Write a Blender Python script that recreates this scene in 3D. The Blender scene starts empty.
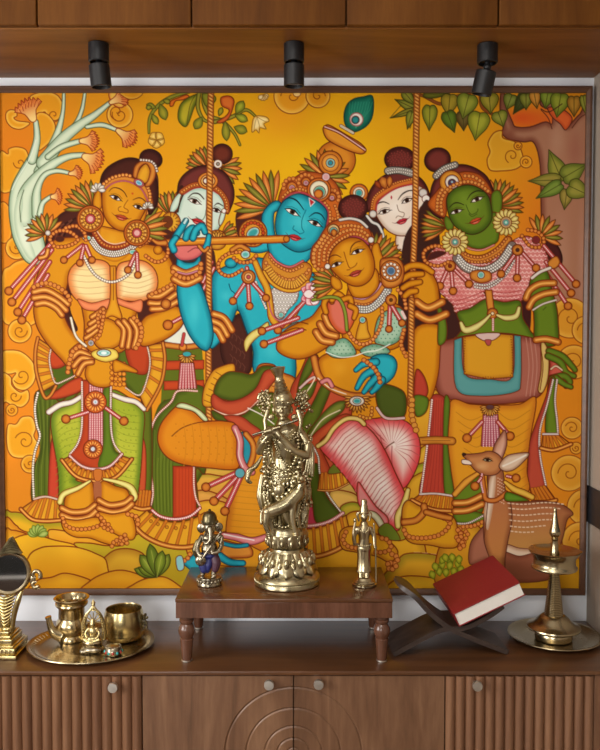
# ---------------------------------------------------------------- camera model shared by the picture plane and the set
import numpy as np, math
FPX = 800.0; PITCH = math.atan(0.0404); DIST = 2.53; CAMH = 1.55
CP, SP = math.cos(PITCH), math.sin(PITCH)
def ray(px, py):
    a = (px - 300.0) / FPX; b = (375.0 - py) / FPX
    return a, b * SP + CP, b * CP - SP
def at_y(px, py, y=0.0):                      # point of the photo on the vertical plane Y = y
    a, f, u = ray(px, py); t = (y + DIST) / f
    return a * t, CAMH + u * t
def at_z(px, py, z):                          # point of the photo on the horizontal plane Z = z
    a, f, u = ray(px, py); t = (z - CAMH) / u
    return a * t, f * t - DIST
# ---------------------------------------------------------------- a small painter: smooth shapes with airbrushed edges and ink lines
SC = 1.7                                       # paint samples per picture unit
YP = -.0135                                    # the painted surface stands this far in front of the wall
PL, PB = at_y(3.0, 340, YP)[0], at_y(290, 588.6, YP)[1]
PR, PT = at_y(582.3, 340, YP)[0], at_y(290, 93.0, YP)[1]
KM = SC * FPX / (DIST + YP)                           # samples per metre
CW = int(round((PR - PL) * KM)) + 1; CH = int(round((PT - PB) * KM)) + 1
CV = np.zeros((CH, CW, 3), np.float32)
def T(p):
    p = np.asarray(p, float)
    a = (p[:, 0] - 300.0) / FPX; b = (375.0 - p[:, 1]) / FPX
    t = (DIST + YP) / (b * SP + CP)
    return np.stack([(a * t - PL) * KM, (PT - CAMH - (b * CP - SP) * t) * KM], 1)
def col(c):
    if isinstance(c, str): return np.array([int(c[i:i+2], 16) / 255.0 for i in (0, 2, 4)], np.float32)
    return np.asarray(c, np.float32)
LN = '662509'
def P(s):
    pts, sh = [], []
    for k in s.split():
        q = k.endswith('!'); k = k.rstrip('!')
        x, y = k.split(','); pts.append((float(x), float(y))); sh.append(q)
    return np.array(pts), sh
def smooth(pts, sh, closed, n=6):
    N = len(pts); out = []
    if N < 3: return pts
    for i in range(N if closed else N - 1):
        p1, p2 = pts[i], pts[(i + 1) % N]
        p0 = p1 if (sh[i] or (not closed and i == 0)) else pts[i - 1]
        p3 = p2 if (sh[(i + 1) % N] or (not closed and i == N - 2)) else pts[(i + 2) % N]
        if sh[i] and sh[(i + 1) % N]: out.append(p1[None]); continue
        t = np.linspace(0, 1, n, endpoint=False)[:, None]
        out.append(0.5 * ((2 * p1) + (p2 - p0) * t + (2 * p0 - 5 * p1 + 4 * p2 - p3) * t * t + (3 * p1 - p0 - 3 * p2 + p3) * t ** 3))
    if not closed: out.append(pts[-1][None])
    return np.concatenate(out)
def _box(q, m):
    x0, y0 = np.floor(q.min(0) - m).astype(int); x1, y1 = np.ceil(q.max(0) + m).astype(int) + 1
    x0, y0, x1, y1 = max(x0, 0), max(y0, 0), min(x1, CW), min(y1, CH)
    return (x0, y0, x1, y1) if x1 > x0 and y1 > y0 else None
def _segdist(q, closed, bx, m, ws=None):
    x0, y0, x1, y1 = bx
    D = np.full((y1 - y0, x1 - x0), 1e3, np.float32)
    R = None if ws is None else np.zeros_like(D)
    N = len(q)
    for i in range(N if closed else N - 1):
        a, b = q[i], q[(i + 1) % N]
        u0 = max(int(min(a[0], b[0]) - m), x0); u1 = min(int(max(a[0], b[0]) + m) + 2, x1)
        v0 = max(int(min(a[1], b[1]) - m), y0); v1 = min(int(max(a[1], b[1]) + m) + 2, y1)
        if u1 <= u0 or v1 <= v0: continue
        gx = np.arange(u0, u1, dtype=np.float32)[None]; gy = np.arange(v0, v1, dtype=np.float32)[:, None]
        d = b - a; L = float(d @ d) + 1e-9
        t = np.clip(((gx - a[0]) * d[0] + (gy - a[1]) * d[1]) / L, 0, 1)
        e = np.hypot(gx - a[0] - t * d[0], gy - a[1] - t * d[1])
        s = (slice(v0 - y0, v1 - y0), slice(u0 - x0, u1 - x0))
        if ws is None: np.minimum(D[s], e, out=D[s])
        else:
            w = ws[i] + (ws[i + 1] - ws[i]) * t
            k = (e - w) < (D[s] - R[s])
            D[s] = np.where(k, e, D[s]); R[s] = np.where(k, w, R[s])
    return D if ws is None else (D, R)
def _inside(q, bx):
    x0, y0, x1, y1 = bx
    I = np.zeros((y1 - y0, x1 - x0), bool); gx = np.arange(x0, x1)[None]
    for i in range(len(q)):
        a, b = q[i], q[(i + 1) % len(q)]
        if a[1] > b[1]: a, b = b, a
        v0 = max(int(math.ceil(a[1])), y0); v1 = min(int(math.ceil(b[1])), y1)
        if v1 <= v0: continue
        yy = np.arange(v0, v1)
        xc = a[0] + (yy - a[1]) * (b[0] - a[0]) / (b[1] - a[1])
        I[v0 - y0:v1 - y0] ^= gx < xc[:, None]
    return I
def _clip(A, bx, clip):
    if clip is None: return A
    cb, ca = clip
    o = np.zeros_like(A)
    u0, v0, u1, v1 = max(bx[0], cb[0]), max(bx[1], cb[1]), min(bx[2], cb[2]), min(bx[3], cb[3])
    if u1 > u0 and v1 > v0:
        s = (slice(v0 - bx[1], v1 - bx[1]), slice(u0 - bx[0], u1 - bx[0]))
        o[s] = A[s] * ca[v0 - cb[1]:v1 - cb[1], u0 - cb[0]:u1 - cb[0]]
    return o
def _put(bx, A, c):
    r = CV[bx[1]:bx[3], bx[0]:bx[2]]
    r += (c - r) * A[..., None]
def sstep(t): t = np.clip(t, 0, 1); return t * t * (3 - 2 * t)
def _fill(q, fill, e=None, ew=4, ea=0.85, o=LN, ow=0.7, clip=None, g=None):
    ow *= 1.22
    m = max(ew if e else 0, ow) * SC + 3
    bx = _box(q, 3 + ow * SC)
    if bx is None: return None
    D = _segdist(q, True, bx, m); I = _inside(q, bx)
    sd = np.where(I, -D, D)
    A = np.clip(0.5 - sd, 0, 1); A0 = A
    A = _clip(A, bx, clip)
    c = np.broadcast_to(col(fill), A.shape + (3,))
    if g is not None:                          # g = (x0, y0, x1, y1, colour)
        ga, gb = T([g[:2], g[2:4]]); d = gb - ga
        gx = np.arange(bx[0], bx[2])[None]; gy = np.arange(bx[1], bx[3])[:, None]
        t = sstep(((gx - ga[0]) * d[0] + (gy - ga[1]) * d[1]) / (d @ d + 1e-9))[..., None]
        c = c + (col(g[4]) - c) * t
    if e is not None:
        k = sstep(1 - np.minimum(D, 1e3) / (ew * SC))[..., None] * ea
        c = c + (col(e) - c) * k
    if A.max() > 0: _put(bx, A, c)
    if o is not None and ow > 0:
        L = _clip(np.clip(ow * SC * 0.5 + 0.5 - D, 0, 1), bx, clip)
        _put(bx, L, col(o))
    return (bx, _clip(A0, bx, clip))
def shape(s, fill, e=None, ew=4, ea=0.85, o=LN, ow=0.7, clip=None, g=None):
    p, sh = P(s) if isinstance(s, str) else (np.asarray(s, float), [False] * len(s))
    return _fill(T(smooth(p, sh, True)), fill, e, ew, ea, o, ow, clip, g)
def raw(pts, fill, e=None, ew=4, ea=0.85, o=LN, ow=0.7, clip=None, g=None):
    return _fill(T(pts), fill, e, ew, ea, o, ow, clip, g)
def path(s, n=8):
    if not isinstance(s, str): return np.asarray(s, float)
    p, sh = P(s); return smooth(p, sh, False, n)
def line(s, w=0.8, c=LN, e=None, o=None, ow=0.6, clip=None, ea=0.85):
    p = path(s); q = T(p)
    if np.isscalar(w): ws = np.full(len(q), w * SC * 0.5)
    else:
        l = np.r_[0, np.cumsum(np.hypot(*np.diff(p, axis=0).T))]
        ws = np.interp(l / l[-1], np.linspace(0, 1, len(w)), w) * SC * 0.5
    m = ws.max() + ow * SC + 2
    bx = _box(q, m)
    if bx is None: return
    D, R = _segdist(q, False, bx, m, ws)
    if o is not None: _put(bx, _clip(np.clip(R + ow * SC + 0.5 - D, 0, 1) * (D < 900), bx, clip), col(o))
    A = np.clip(R + 0.5 - D, 0, 1) * np.clip(2 * R, 0, 1)
    cc = np.broadcast_to(col(c), A.shape + (3,))
    if e is not None: cc = cc + (col(e) - cc) * (sstep(D / (R + 1e-6)) ** 2)[..., None] * ea
    _put(bx, _clip(A, bx, clip), cc)
def disc(x, y, r, c, e=None, ew=None, o=LN, ow=0.5, ry=None, a=0, clip=None, ea=0.85):
    n = max(10, int(6 + r * 2)); t = np.linspace(0, 2 * math.pi, n, endpoint=False)
    px, py = r * np.cos(t), (ry or r) * np.sin(t); ca, sa = math.cos(math.radians(a)), math.sin(math.radians(a))
    return raw(np.stack([x + px * ca - py * sa, y + px * sa + py * ca], 1), c, e, ew or r * 0.7, ea, o, ow, clip)
def along(s, step):
    p = path(s); l = np.r_[0, np.cumsum(np.hypot(*np.diff(p, axis=0).T))]
    n = max(2, int(round(l[-1] / step)) + 1); u = np.linspace(0, l[-1], n)
    q = np.stack([np.interp(u, l, p[:, 0]), np.interp(u, l, p[:, 1])], 1)
    d = np.gradient(q, axis=0); d /= np.hypot(d[:, 0], d[:, 1])[:, None] + 1e-9
    return q, d
def beads(s, r=1.6, step=None, c='dc8e3e', o='84320e', ow=0.6, e=None, clip=None):
    q, d = along(s, step or r * 2)
    for x, y in q: disc(x, y, r, c, e, None, o, ow, clip=clip)
def pearls(s, r=0.8, c='f2e6dc', o='9a4a40', step=None, clip=None):      # string of tiny white beads on a dark cord
    line(s, r * 2.6, o, clip=clip); q, d = along(s, step or r * 2.1)
    for x, y in q: disc(x, y, r * .95, c, None, None, None, 0, clip=clip)
def ticks(s, l, step, c=LN, w=0.6, off=0, clip=None):                    # short strokes across a path
    q, d = along(s, step)
    for (x, y), (dx, dy) in zip(q, d):
        line([(x - dy * off, y + dx * off), (x - dy * (off + l), y + dx * (off + l))], w, c, clip=clip)
def band(s, w, c, e=None, o=LN, ow=0.6, step=0, tc=LN, tw=0.6, clip=None):      # ribbon along a path with cross lines
    line(s, w, c, e, o, ow, clip)
    if step: ticks(s, w, step, tc, tw, -w / 2, clip)
def petal(x, y, a, l, w, c, e=None, o=LN, ow=0.6, r0=0, clip=None, tip=1.0):
    a = math.radians(a); ca, sa = math.cos(a), math.sin(a)
    pr = [(0, 0), (.25, .32), (.55, .5), (.82, .36), (1, 0), (.82, -.36), (.55, -.5), (.25, -.32)]
    p = np.array([(x + ca * (r0 + u * l) - sa * v * w, y + sa * (r0 + u * l) + ca * v * w) for u, v in pr])
    return _fill(T(smooth(p, [True, False, False, False, True, False, False, False], True, 4)), c, e, w * .45, .8, o, ow, clip)
GRN, ORG = ('8a8430', '4e520f'), ('e28c40', 'b4541a')
def fan(x, y, a0, a1, n, l, w, cols=(ORG, GRN), r0=0, lens=None, ow=0.6, o='5a2a08'):
    n, lens = (n, lens) if n > 9 or len(set(cols)) == 1 else (int(n * 1.35 + .5), None)
    k = list(range(n)); order = sorted(k, key=lambda i: -abs(i - (n - 1) / 2))
    for i in order:
        a = a0 + (a1 - a0) * i / max(1, n - 1); c = cols[i % len(cols)]
        L = l * (lens[i] if lens else 1)
        petal(x, y, a, L, w * .62, c[0], c[1], o, ow, r0)
        line([(x + math.cos(math.radians(a)) * L * .25, y + math.sin(math.radians(a)) * L * .25), (x + math.cos(math.radians(a)) * L * .8, y + math.sin(math.radians(a)) * L * .8)], (.9, .2), 'f0b860' if i % 2 == 0 else 'b0a040')
def rosette(x, y, r, n, c='e0812c', c2='c2531c', core='b03030', gem=None, o=LN, petals=True):
    disc(x, y, r, c, c2, r * .3, o, .8)
    if petals:
        for i in range(n):
            petal(x, y, 360 * i / n, r * .58, r * 5.2 / n * .8, 'f0b050', c2, '9a3c12', .4, r * .34)
    disc(x, y, r * .36, core, None, None, o, .6)
    if gem: disc(x, y, r * .2, gem, 'ffffff', r * .2, None, 0)
def daisy(x, y, r, n, c, e, core, o=LN, ow=.5):
    for i in range(n): petal(x, y, 360 * i / n, r * .72, r * 6.4 / n, c, e, o, ow, r * .3)
    disc(x, y, r * .42, core[0], None, None, o, .6)
    for k, cc in enumerate(core[1:]): disc(x, y, r * (.3 - .1 * k), cc, None, None, None, 0)
def spiral(x, y, r, a, turns=1.3, d=1, w=0.8, c=LN, k=.12):
    t = np.linspace(0, 1, 30); th = math.radians(a) + d * t * turns * 2 * math.pi; rr = r * (1 - t * (1 - k))
    line(np.stack([x + rr * np.cos(th), y + rr * np.sin(th)], 1), w, c)
CLD = ('e2981e', 'f2c65c'); CLO = '8a3e0e'
def cloud(x, y, r, a=200, d=1, turns=1.2, c=None, off=(.0, .0)):
    c = c or CLD
    disc(x, y, r, c[0], c[1], r * .35, CLO, .8, ea=.75)
    spiral(x + off[0] * r, y + off[1] * r, r * .62, a, turns, d, .9, CLO)
def rope(s, w=5.2, c='d88a34', o='6e3410'):
    line(s, w, c, 'a8581a', o, .7); q, d = along(s, 3.6)
    for (x, y), (dx, dy) in zip(q, d):
        line([(x - dy * w * .5 - dx * 1.6, y + dx * w * .5 - dy * 1.6), (x + dy * w * .5 + dx * 1.6, y - dx * w * .5 + dy * 1.6)], .9, '84421a')
        line([(x - dy * w * .25 + dx * .9, y + dx * w * .25 + dy * .9), (x + dy * w * .25 + dx * 2.3, y - dx * w * .25 + dy * 2.3)], .7, 'eebc68')
def eye(x, y, a, w, h, iris='2a140c', white='f4ece0', lid='2c1208', look=0, d=1):
    w *= 1.08; h *= .78
    ca, sa = math.cos(math.radians(a)), math.sin(math.radians(a))
    f = lambda u, v: (x + ca * u * w - sa * v * h, y + sa * u * w + ca * v * h)
    p = [f(-.5, .1), f(-.25, -.32), (f(.1, -.42)), f(.5, .05), f(.2, .38), f(-.2, .38)]
    m = _fill(T(smooth(np.array(p), [True, False, False, True, False, False], True, 5)), white, None, 1, 0, lid, .4)
    cx, cy = f(look, -.02); disc(cx, cy, h * .47, '6a3a1c', None, None, lid, .3, clip=m); disc(cx, cy, h * .3, '120806', None, None, None, 0, clip=m)
    line([f(-.56, .14), f(-.28, -.36), f(.08, -.5), f(.5, 0), f(.64, .1)], (.6, 1.3, 1.3, .5), lid)
    line([f(-.5, -.4), f(-.2, -.85), f(.15, -.9), f(.52, -.45)], .4, lid)
def mouth(x, y, a, w, h, c='b02a2a', dk='5a1010'):
    w *= 1.04; h *= .84
    ca, sa = math.cos(math.radians(a)), math.sin(math.radians(a))
    f = lambda u, v: (x + ca * u * w - sa * v * h, y + sa * u * w + ca * v * h)
    up = [f(-.5, -.1), f(-.2, -.42), f(-.06, -.5), f(0, -.38), f(.08, -.5), f(.24, -.4), f(.5, -.12), f(.25, .0), f(0, .06), f(-.25, .0)]
    raw(smooth(np.array(up), [True] + [False] * 5 + [True] + [False] * 3, True, 4), c, None, 1, 0, dk, .3)
    lo = [f(-.48, -.08), f(-.2, .02), f(.2, .02), f(.48, -.08), f(.22, .42), f(0, .52), f(-.22, .42)]
    raw(smooth(np.array(lo), [True, False, False, True, False, False, False], True, 4), c, 'e06a5a', h * .3, .0, dk, .3)
    line([f(-.18, .22), f(.12, .25)], .7, 'e8887a')
    line([f(-.78, -.42), f(-.58, -.12), f(-.3, -.02), f(0, .05), f(.3, -.02), f(.58, -.12), f(.74, -.4)], (.3, .7, .7, .3), dk)
def blob(x, y, r, c, a=.5, ry=None, clip=None):                            # soft airbrushed spot
    (cx, cy), = T([(x, y)]); rx, ry = r * SC, (ry or r) * SC
    bx = _box(np.array([[cx - rx, cy - ry], [cx + rx, cy + ry]]), 1)
    if bx is None: return
    gx = np.arange(bx[0], bx[2])[None]; gy = np.arange(bx[1], bx[3])[:, None]
    A = sstep(1 - np.hypot((gx - cx) / rx, (gy - cy) / ry)) * a
    _put(bx, _clip(A.astype(np.float32), bx, clip), col(c))
def frill(x, y, a, L, W, n=7, c='cc5f26', base='f2cf80'):                  # ruffled trumpet flower
    a = math.radians(a); ca, sa = math.cos(a), math.sin(a)
    f = lambda u, v: (x + ca * u - sa * v, y + sa * u + ca * v)
    p = [f(0, -W * .1)]
    p += [f(L * .45, -W * .22), f(L * .7, -W * .5)]
    for i in range(n * 2 + 1):
        t = i / (n * 2); v = -W * .5 + W * t; k = 1 + (.12 if i % 2 else -.06)
        p.append(f((L * .78 + L * .26 * math.sin(math.pi * t)) * k, v))
    p += [f(L * .7, W * .5), f(L * .45, W * .22), f(0, W * .1)]
    tip = f(L, 0)
    m = raw(smooth(np.array(p), [False] * len(p), True, 3), base, None, 1, 0, '8a2a0c', .7, g=(x, y, x + ca * L * 1.2, y + sa * L * 1.2, c))
    for i in range(n):
        t = (i + .5) / n; v = -W * .45 + W * .9 * t
        k = L * .62 + L * .2 * math.sin(math.pi * t)
        line([f(k, v), f(k + L * .1, v + W * .04), f(k + L * .14, v + W * .09)], .9, 'f09a40', clip=m)
        line([f(k - L * .12, v * .8), f(k + L * .1, v + W * .06)], .6, '9a2c0c', clip=m)
def folds(s1, s2, n, c=LN, w=.5, clip=None):                               # n lines interpolated between two paths
    a, b = path(s1), path(s2); k = 24
    f = lambda p: np.stack([np.interp(np.linspace(0, 1, k), np.linspace(0, 1, len(p)), p[:, j]) for j in (0, 1)], 1)
    a, b = f(a), f(b)
    for i in range(n):
        t = i / max(1, n - 1); line(a + (b - a) * t, w, c, clip=clip)
def tassel(x, y, x2, y2, r=3.6, w=3.4):                                    # beaded cord ending in an orange ball
    line([(x, y), (x2, y2)], w, 'b8403e', None, LN, .5)
    pearls([(x, y), (x2, y2)], .75, 'f4dcd8', 'b8403e', 1.7)
    disc(x2, y2, r, 'cf7c2c', 'a04614', r * .6, LN, .8)
def lerp(p, q, t): return (p[0] + (q[0] - p[0]) * t, p[1] + (q[1] - p[1]) * t)
# ================================================================ the painting: backdrop, trees, clouds, hills
_yy, _xx = np.mgrid[0:CH, 0:CW]; _u = _xx / CW; _v = _yy / CH
_k = sstep(1 - np.hypot((_u - .52) / .62, (_v - .18) / .75))[..., None]
CV[:] = col('d9841c') + (col('e8ae12') - col('d9841c')) * _k
blob(20, 190, 95, 'de761a', .75, 130); blob(105, 160, 60, 'e8a018', .6); blob(8, 400, 60, 'f08a20', .6, 120); blob(560, 240, 90, 'd8701e', .8, 130)
blob(285, 115, 45, 'e08a1c', .5); blob(330, 170, 90, 'efbe10', .6, 60); blob(165, 165, 55, 'e89a14', .4)
# ---- clouds
shape("31,96 45,92 57,95 63,105 61,117 54,122 46,117 45,112 36,114 30,106", CLD[0], CLD[1], 4, .7, CLO, .8)
spiral(54, 115, 6.5, 20, 1.2, 1, .9, CLO)
shape("37,114 47,114 55,124 54,136 46,146 37,150 34,130", CLD[0], CLD[1], 4, .6, CLO, .8)
shape("30,123 22,129 13,128 7,122 6,114 10,110 16,111 17,116 14,118 18,121", CLD[0], CLD[1], 4, .8, CLO, .8)
shape("0,153 8,154 9,149 17,147 26,150 29,160 26,168 20,171 16,180 14,190 0,190", CLD[0], 'f2c050', 4, .7, CLO, .8)
spiral(20, 163, 6.5, 180, 1.1, -1, .9, CLO)
shape("0,205 8,205 12,222 10,240 0,240", 'e89020', 'f2b848', 3, .6, CLO, .8)
shape("2,275 10,266 18,261 30,260 36,270 34,285 42,300 40,318 30,326 15,326 2,318", 'e8961e', 'f4bd50', 5, .7, CLO, .8)
cloud(17, 248, 11.5, 190, -1); cloud(20, 331, 12, 0, 1, 1.2)
shape("2,353 10,350 22,352 33,362 36,374 33,384 25,390 16,388 12,380 16,373 10,374 2,372", 'e8a020', 'f6c65c', 5, .8, CLO, .8)
spiral(22, 376, 9, 150, 1.2, -1, .9, CLO)
shape("2,374 11,377 12,385 20,392 28,390 29,400 22,407 12,405 6,402 2,402", 'e8a020', 'f6c65c', 4, .8, CLO, .8)
spiral(15, 396, 6.5, 0, 1.1, 1, .9, CLO); cloud(12, 410, 6, 180, -1); blob(8, 440, 20, 'f0921e', .6, 40)
shape("8,425 16,424 22,417 32,417 36,428 34,436 38,444 34,455 24,458 12,456 7,445", 'e8a020', 'f6c65c', 5, .8, CLO, .8)
spiral(25, 441, 10, 200, 1.3, 1, .9, CLO); cloud(30, 464, 9, 180, -1)
# ---- pale branching tree with frilled flowers
TW, TWE, TWL = 'd3dfc2', '93ad8c', '4a5a3a'
shape("35,121 36,140 31,152 20,170 12,186 9,205 11,228 16,245 28,263 46,262 44,240 38,220 34,205 36,185 46,165 38,158", TW, TWE, 5, .9, TWL, .9)
for s, w in (("40,172 50,152 58,132 63,112 64,93", (11, 9, 6, 3, 2)), ("48,155 62,138 75,125 82,110 85,93", (6, 5, 4, 3, 2)),
             ("44,163 62,140 80,125 95,115 111,102", (14, 11, 9, 6, 3)), ("48,157 62,147 81,141", (5, 5, 4)),
             ("24,218 26,196 36,180 52,165 68,157 84,155", (16, 15, 12, 9, 6, 4)), ("37,214 37,192 44,176 56,171 69,173", (9, 8, 5, 4, 3)),
             ("40,214 43,203 52,196", (5, 4, 3)), ("87,127 102,125 117,130", (3, 4, 3)), ("36,122 37,140 32,160", (4, 6, 8))):
    line(s, w, TW, TWE, TWL, .8)
shape("17,236 14,215 17,198 22,190 23,205 22,222 30,240 36,258 28,258", TW, TWE, 4, .5, None, 0)
line("21,222 20,205 24,190", .8, TWL); line("12,190 18,178 30,158 36,140", .7, 'e8f0dc')
blob(26, 235, 10, 'e6ecd6', .7, 22)
frill(34, 121, -112, 21, 28); frill(80, 141, 0, 17, 20); frill(83, 156, 22, 19, 26); frill(69, 174, -10, 12, 14); frill(51, 197, -5, 10, 16); frill(117, 130, 35, 20, 20)
cloud(120, 115, 13, 200, -1, 1.2); spiral(117, 112, 8, 100, 1, 1, .9, CLO); shape("110,92 130,92 126,104 120,108 112,103", 'e8b84a', 'c8542a', 3, .5, '8a2a0c', .7); frill(110, 103, -25, 18, 18)
shape("120,92 142,92 138,98 128,99", CLD[0], CLD[1], 3, .6, CLO, .7)
# ---- hanging vine, top middle left
VG, VGE, VGO = 'a0982a', '5e661a', '4a4410'
line("190,92 172,97 158,106 150,118 149,133", (1.5, 3, 3, 2.6, 1.5), '8a8a2a', '5a5a18', VGO, .6)
for x, y, a, l, w in ((156, 108, 200, 10, 6), (160, 104, 70, 17, 9), (152, 114, 60, 12, 6), (152, 107, 170, 6, 5), (163, 100, 20, 8, 5)):
    petal(x, y, a, l, w, VG, VGE, VGO, .6)
shape("171,101 178,98 186,95 189,97 183,100 176,101 173,106 170,106", 'd9701e', 'b84a10', 2, .7)
shape("178,115 181,104 190,97 199,95 194,108 187,126 180,123", 'b8a828', '4e5e14', 5, .9, VGO, .8)
line("196,94 190,106 187,124", .6, VGO)
for i in range(5): petal(156.5, 140, 72 * i + 20, 8.5, 9.5, 'f0d27a', 'd8a030', '8a5a18', .7)
for i in range(5): line([(156.5, 140), (156.5 + 7 * math.cos(math.radians(72 * i + 56)), 140 + 7 * math.sin(math.radians(72 * i + 56)))], .6, '8a5a18')
for s in ("199,94 198,108 204,120 213,122", "204,93 204,104 210,116 222,121 234,133 240,145", "215,122 232,117 246,110 256,117"):
    line(s, (3.2, 3, 2.4, 1.4), '9a902e', '5e5a18', VGO, .7)
petal(202, 117, 120, 14, 9, VG, VGE, VGO); petal(225, 121, 85, 20, 8, VG, VGE, VGO); petal(234, 127, 20, 14, 9, VG, VGE, VGO); petal(235, 115, 25, 14, 8, 'a8ac30', VGE, VGO); petal(236, 114, -60, 15, 9, 'a8ac30', VGE, VGO); petal(219, 116, -70, 9, 5, VG, VGE, VGO)
shape("217,122 226,116 229,110 222,106 221,98 229,96 234,100 233,108 229,118 222,123", 'd9702a', 'a83c14', 3, .8)
shape("203,94 212,94 216,99 212,105 206,106 203,100", '8a8a24', VGE, 3, .8, VGO)
shape("252,132 253,120 257,116 266,117 269,121 264,124 266,129 260,128 259,133 256,130", 'f2dc9a', 'd8a840', 3, .8, '8a5a18', .7)
for s in ("257,117 255,124 254,131", "257,117 259,124 260,130", "257,117 264,121 268,122"): line(s, .5, '8a5a18')
for i in range(5): petal(263, 95, 30 * i + 15, 6, 4.5, 'f2e0b0', 'd8b060', '8a5a18', .5)
# ---- cloud scrolls along the top
for x, y, r, a, d in ((292, 96, 18, 180, 1), (318, 96, 12, 0, -1)): cloud(x, y, r, a, d, 1.1)
disc(297, 93, 4, 'f0c878', None, None, CLO, .6)
# ---- right-hand trunk with boughs and leaves
TR, TRE, TRL = 'a87458', '7a4230', '5a2a1c'
blob(545, 120, 50, 'd85a22', .8, 26); blob(520, 118, 26, 'd84a20', .7, 14)
shape("503,128 500,110 501,92 504,92 506,106 512,121 516,127 530,127 545,122 552,124 551,112 540,104 548,92 560,92 566,118 568,126 580,114 590,110 590,318 560,312 546,322 543,300 541,205 540,165 534,143 523,142 508,139 501,132", TR, TRE, 7, .9, TRL, 1)
blob(510, 134, 9, '7a3e2c', .6); blob(557, 140, 12, 'ba8c70', .6, 30); blob(575, 150, 12, '9a5a48', .5, 30); blob(560, 260, 16, 'ba8a70', .6, 70); blob(582, 260, 7, 'b88a74', .6, 80)
shape("552,117 548,108 560,108 572,118 566,130 560,124", 'd8622c', 'b84420', 4, .8, TRL, .8)
line("541,110 548,118 552,129", .9, TRL); line("572,128 580,118 588,113", 1, TRL)
# big leaves of the top right
def leaf(x, y, a, l, w, c, e, o='3e3a14'):
    a_ = math.radians(a); ca, sa = math.cos(a_), math.sin(a_)
    pr = [(0, 0), (-.03, .28), (.18, .5), (.5, .42), (.8, .16), (1, 0), (.8, -.16), (.5, -.42), (.18, -.5), (-.03, -.28)]
    p = np.array([(x + ca * u * l - sa * v * w, y + sa * u * l + ca * v * w) for u, v in pr])
    _fill(T(smooth(p, [True] + [False] * 4 + [True] + [False] * 4, True, 4)), c, e, w * .3, .8, o, .7)
    line([(x, y), (x + ca * l * .9, y + sa * l * .9)], .6, o)
for s in ("404,98 420,95 440,104 452,98 470,93", "480,95 482,107 490,113 500,118"): line(s, (2, 2.5, 2), '8a4a1c', None, '5a2a10', .5)
line("416,92 415,110 410,128", 1.2, '6a5a1a'); line("413,92 390,118", .8, '6a5a1a')
for a in ((413, 108, 205, 20, 9, '8e8c2e', '55601a'), (413, 110, 160, 24, 6, '8a8228', '5a5a18'), (412, 112, 105, 18, 9, '8e8c2e', '55601a'), (404, 92, 50, 18, 10, '8e8c2e', '55601a'),
          (424, 94, 0, 26, 9, '6a6a20', '42480f'), (430, 106, 92, 25, 15, '9a982c', '5a641a'), (450, 95, 95, 22, 17, 'a8922c', '7a6a1a'), (447, 112, 70, 22, 15, '5e7a24', '3e4a10'), (463, 112, 88, 19, 14, '6a5a2a', '4a3414'),
          (469, 95, 105, 25, 21, '9ca038', '5e6a1c'), (489, 94, 85, 20, 18, 'b0a23a', '7a761e'), (480, 113, 100, 28, 22, 'a8a834', '68701a'), (498, 112, 70, 16, 16, '9a9a3a', '626a1e'),
          (512, 95, 110, 16, 14, '8a9440', '5a641e'), (528, 93, 125, 26, 14, '4a5226', '2e3612'), (526, 94, 90, 16, 13, '8a8c34', '565c1c'), (534, 92, 80, 17, 11, 'd0923a', 'a8681e'), (548, 92, 100, 17, 14, '8a9a34', '566a1e'),
          (561, 94, 100, 24, 19, '98a034', '5e6c1c'), (574, 97, 90, 20, 14, 'b8862e', '84581a'), (583, 96, 80, 20, 8, '9a9a3a', '6a6a1e')):
    leaf(*a)
line("541,109 549,112 562,104", 1, '4a2a18')
for a in ((562, 181, -113, 34, 19, '9a9438', '5a661e'), (563, 178, -30, 28, 20, '8a9036', '566020'), (560, 180, 178, 32, 14, '9a8c3a', '6a6a24'), (561, 184, 150, 29, 14, '7a9038', '4c6420'), (567, 190, 98, 20, 13, 'a08c3e', '6e6424'), (569, 186, 25, 24, 20, '9a943c', '626820')):
    leaf(*a)
shape("490,170 487,160 490,152 488,143 494,133 502,131 503,138 515,142 521,150 523,162 516,169 502,171", 'dd9f26', 'e8b844', 4, .7, CLO, .9)
spiral(512, 156, 7.5, 120, 1.2, 1, .9, CLO); cloud(526, 162, 6, 150, 1, 1.1); cloud(518, 146, 4, 0, 1, 1)
# clouds down the right edge
for x, y, r, a, d in ((570, 318, 20, 160, 1), (586, 330, 14, 180, 1), (574, 362, 17, 180, 1), (572, 428, 11, 200, 1), (576, 448, 6, 180, -1), (569, 473, 18, 180, 1), (585, 507, 18, 180, 1), (545, 552, 14, 180, 1), (580, 540, 18, 180, 1), (550, 580, 22, 180, 1), (520, 580, 14, 180, 1)):
    cloud(x, y, r, a, d, 1.2, ('d8942a', 'e8b24a'))
# ---- hills along the bottom
HG = '7a2c0c'
blob(300, 470, 320, 'dca020', .0)
shape("4,515 12,511 30,513 60,524 110,520 200,480 330,470 420,480 470,500 520,560 590,560 590,592 0,592", 'd79a1e', None, o=None)
def hill(s, c, e, g=None, ew=8):
    p = P(s)[0]; y0, y1 = p[:, 1].min(), min(p[:, 1].max(), 590)
    shape(s, col(c) * .55 + col('f0bc34') * .45, e, ew * 1.3, .75, HG, 1.0, g=(100, y0, 100, y0 + max(16, (y1 - y0) * .9), col(c) * .6 + col('cc7c16') * .4))
hill("4,517 12,512 26,514 45,522 70,527 80,592 0,592", 'dba41c', '8a8a1c', ew=9)
hill("4,521 16,525 24,531 60,545 60,592 0,592", 'e09a1a', 'c8761a')
hill("5,533 12,530 22,532 34,536 60,538 60,592 0,592", 'e0a41e', 'cc7c18')
hill("48,532 60,530 90,537 130,540 120,560 60,552", 'e5921e', 'e8a830')
hill("28,534 55,540 78,546 95,560 70,592 0,592 5,548", 'dfa31c', 'e8ae20')
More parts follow.
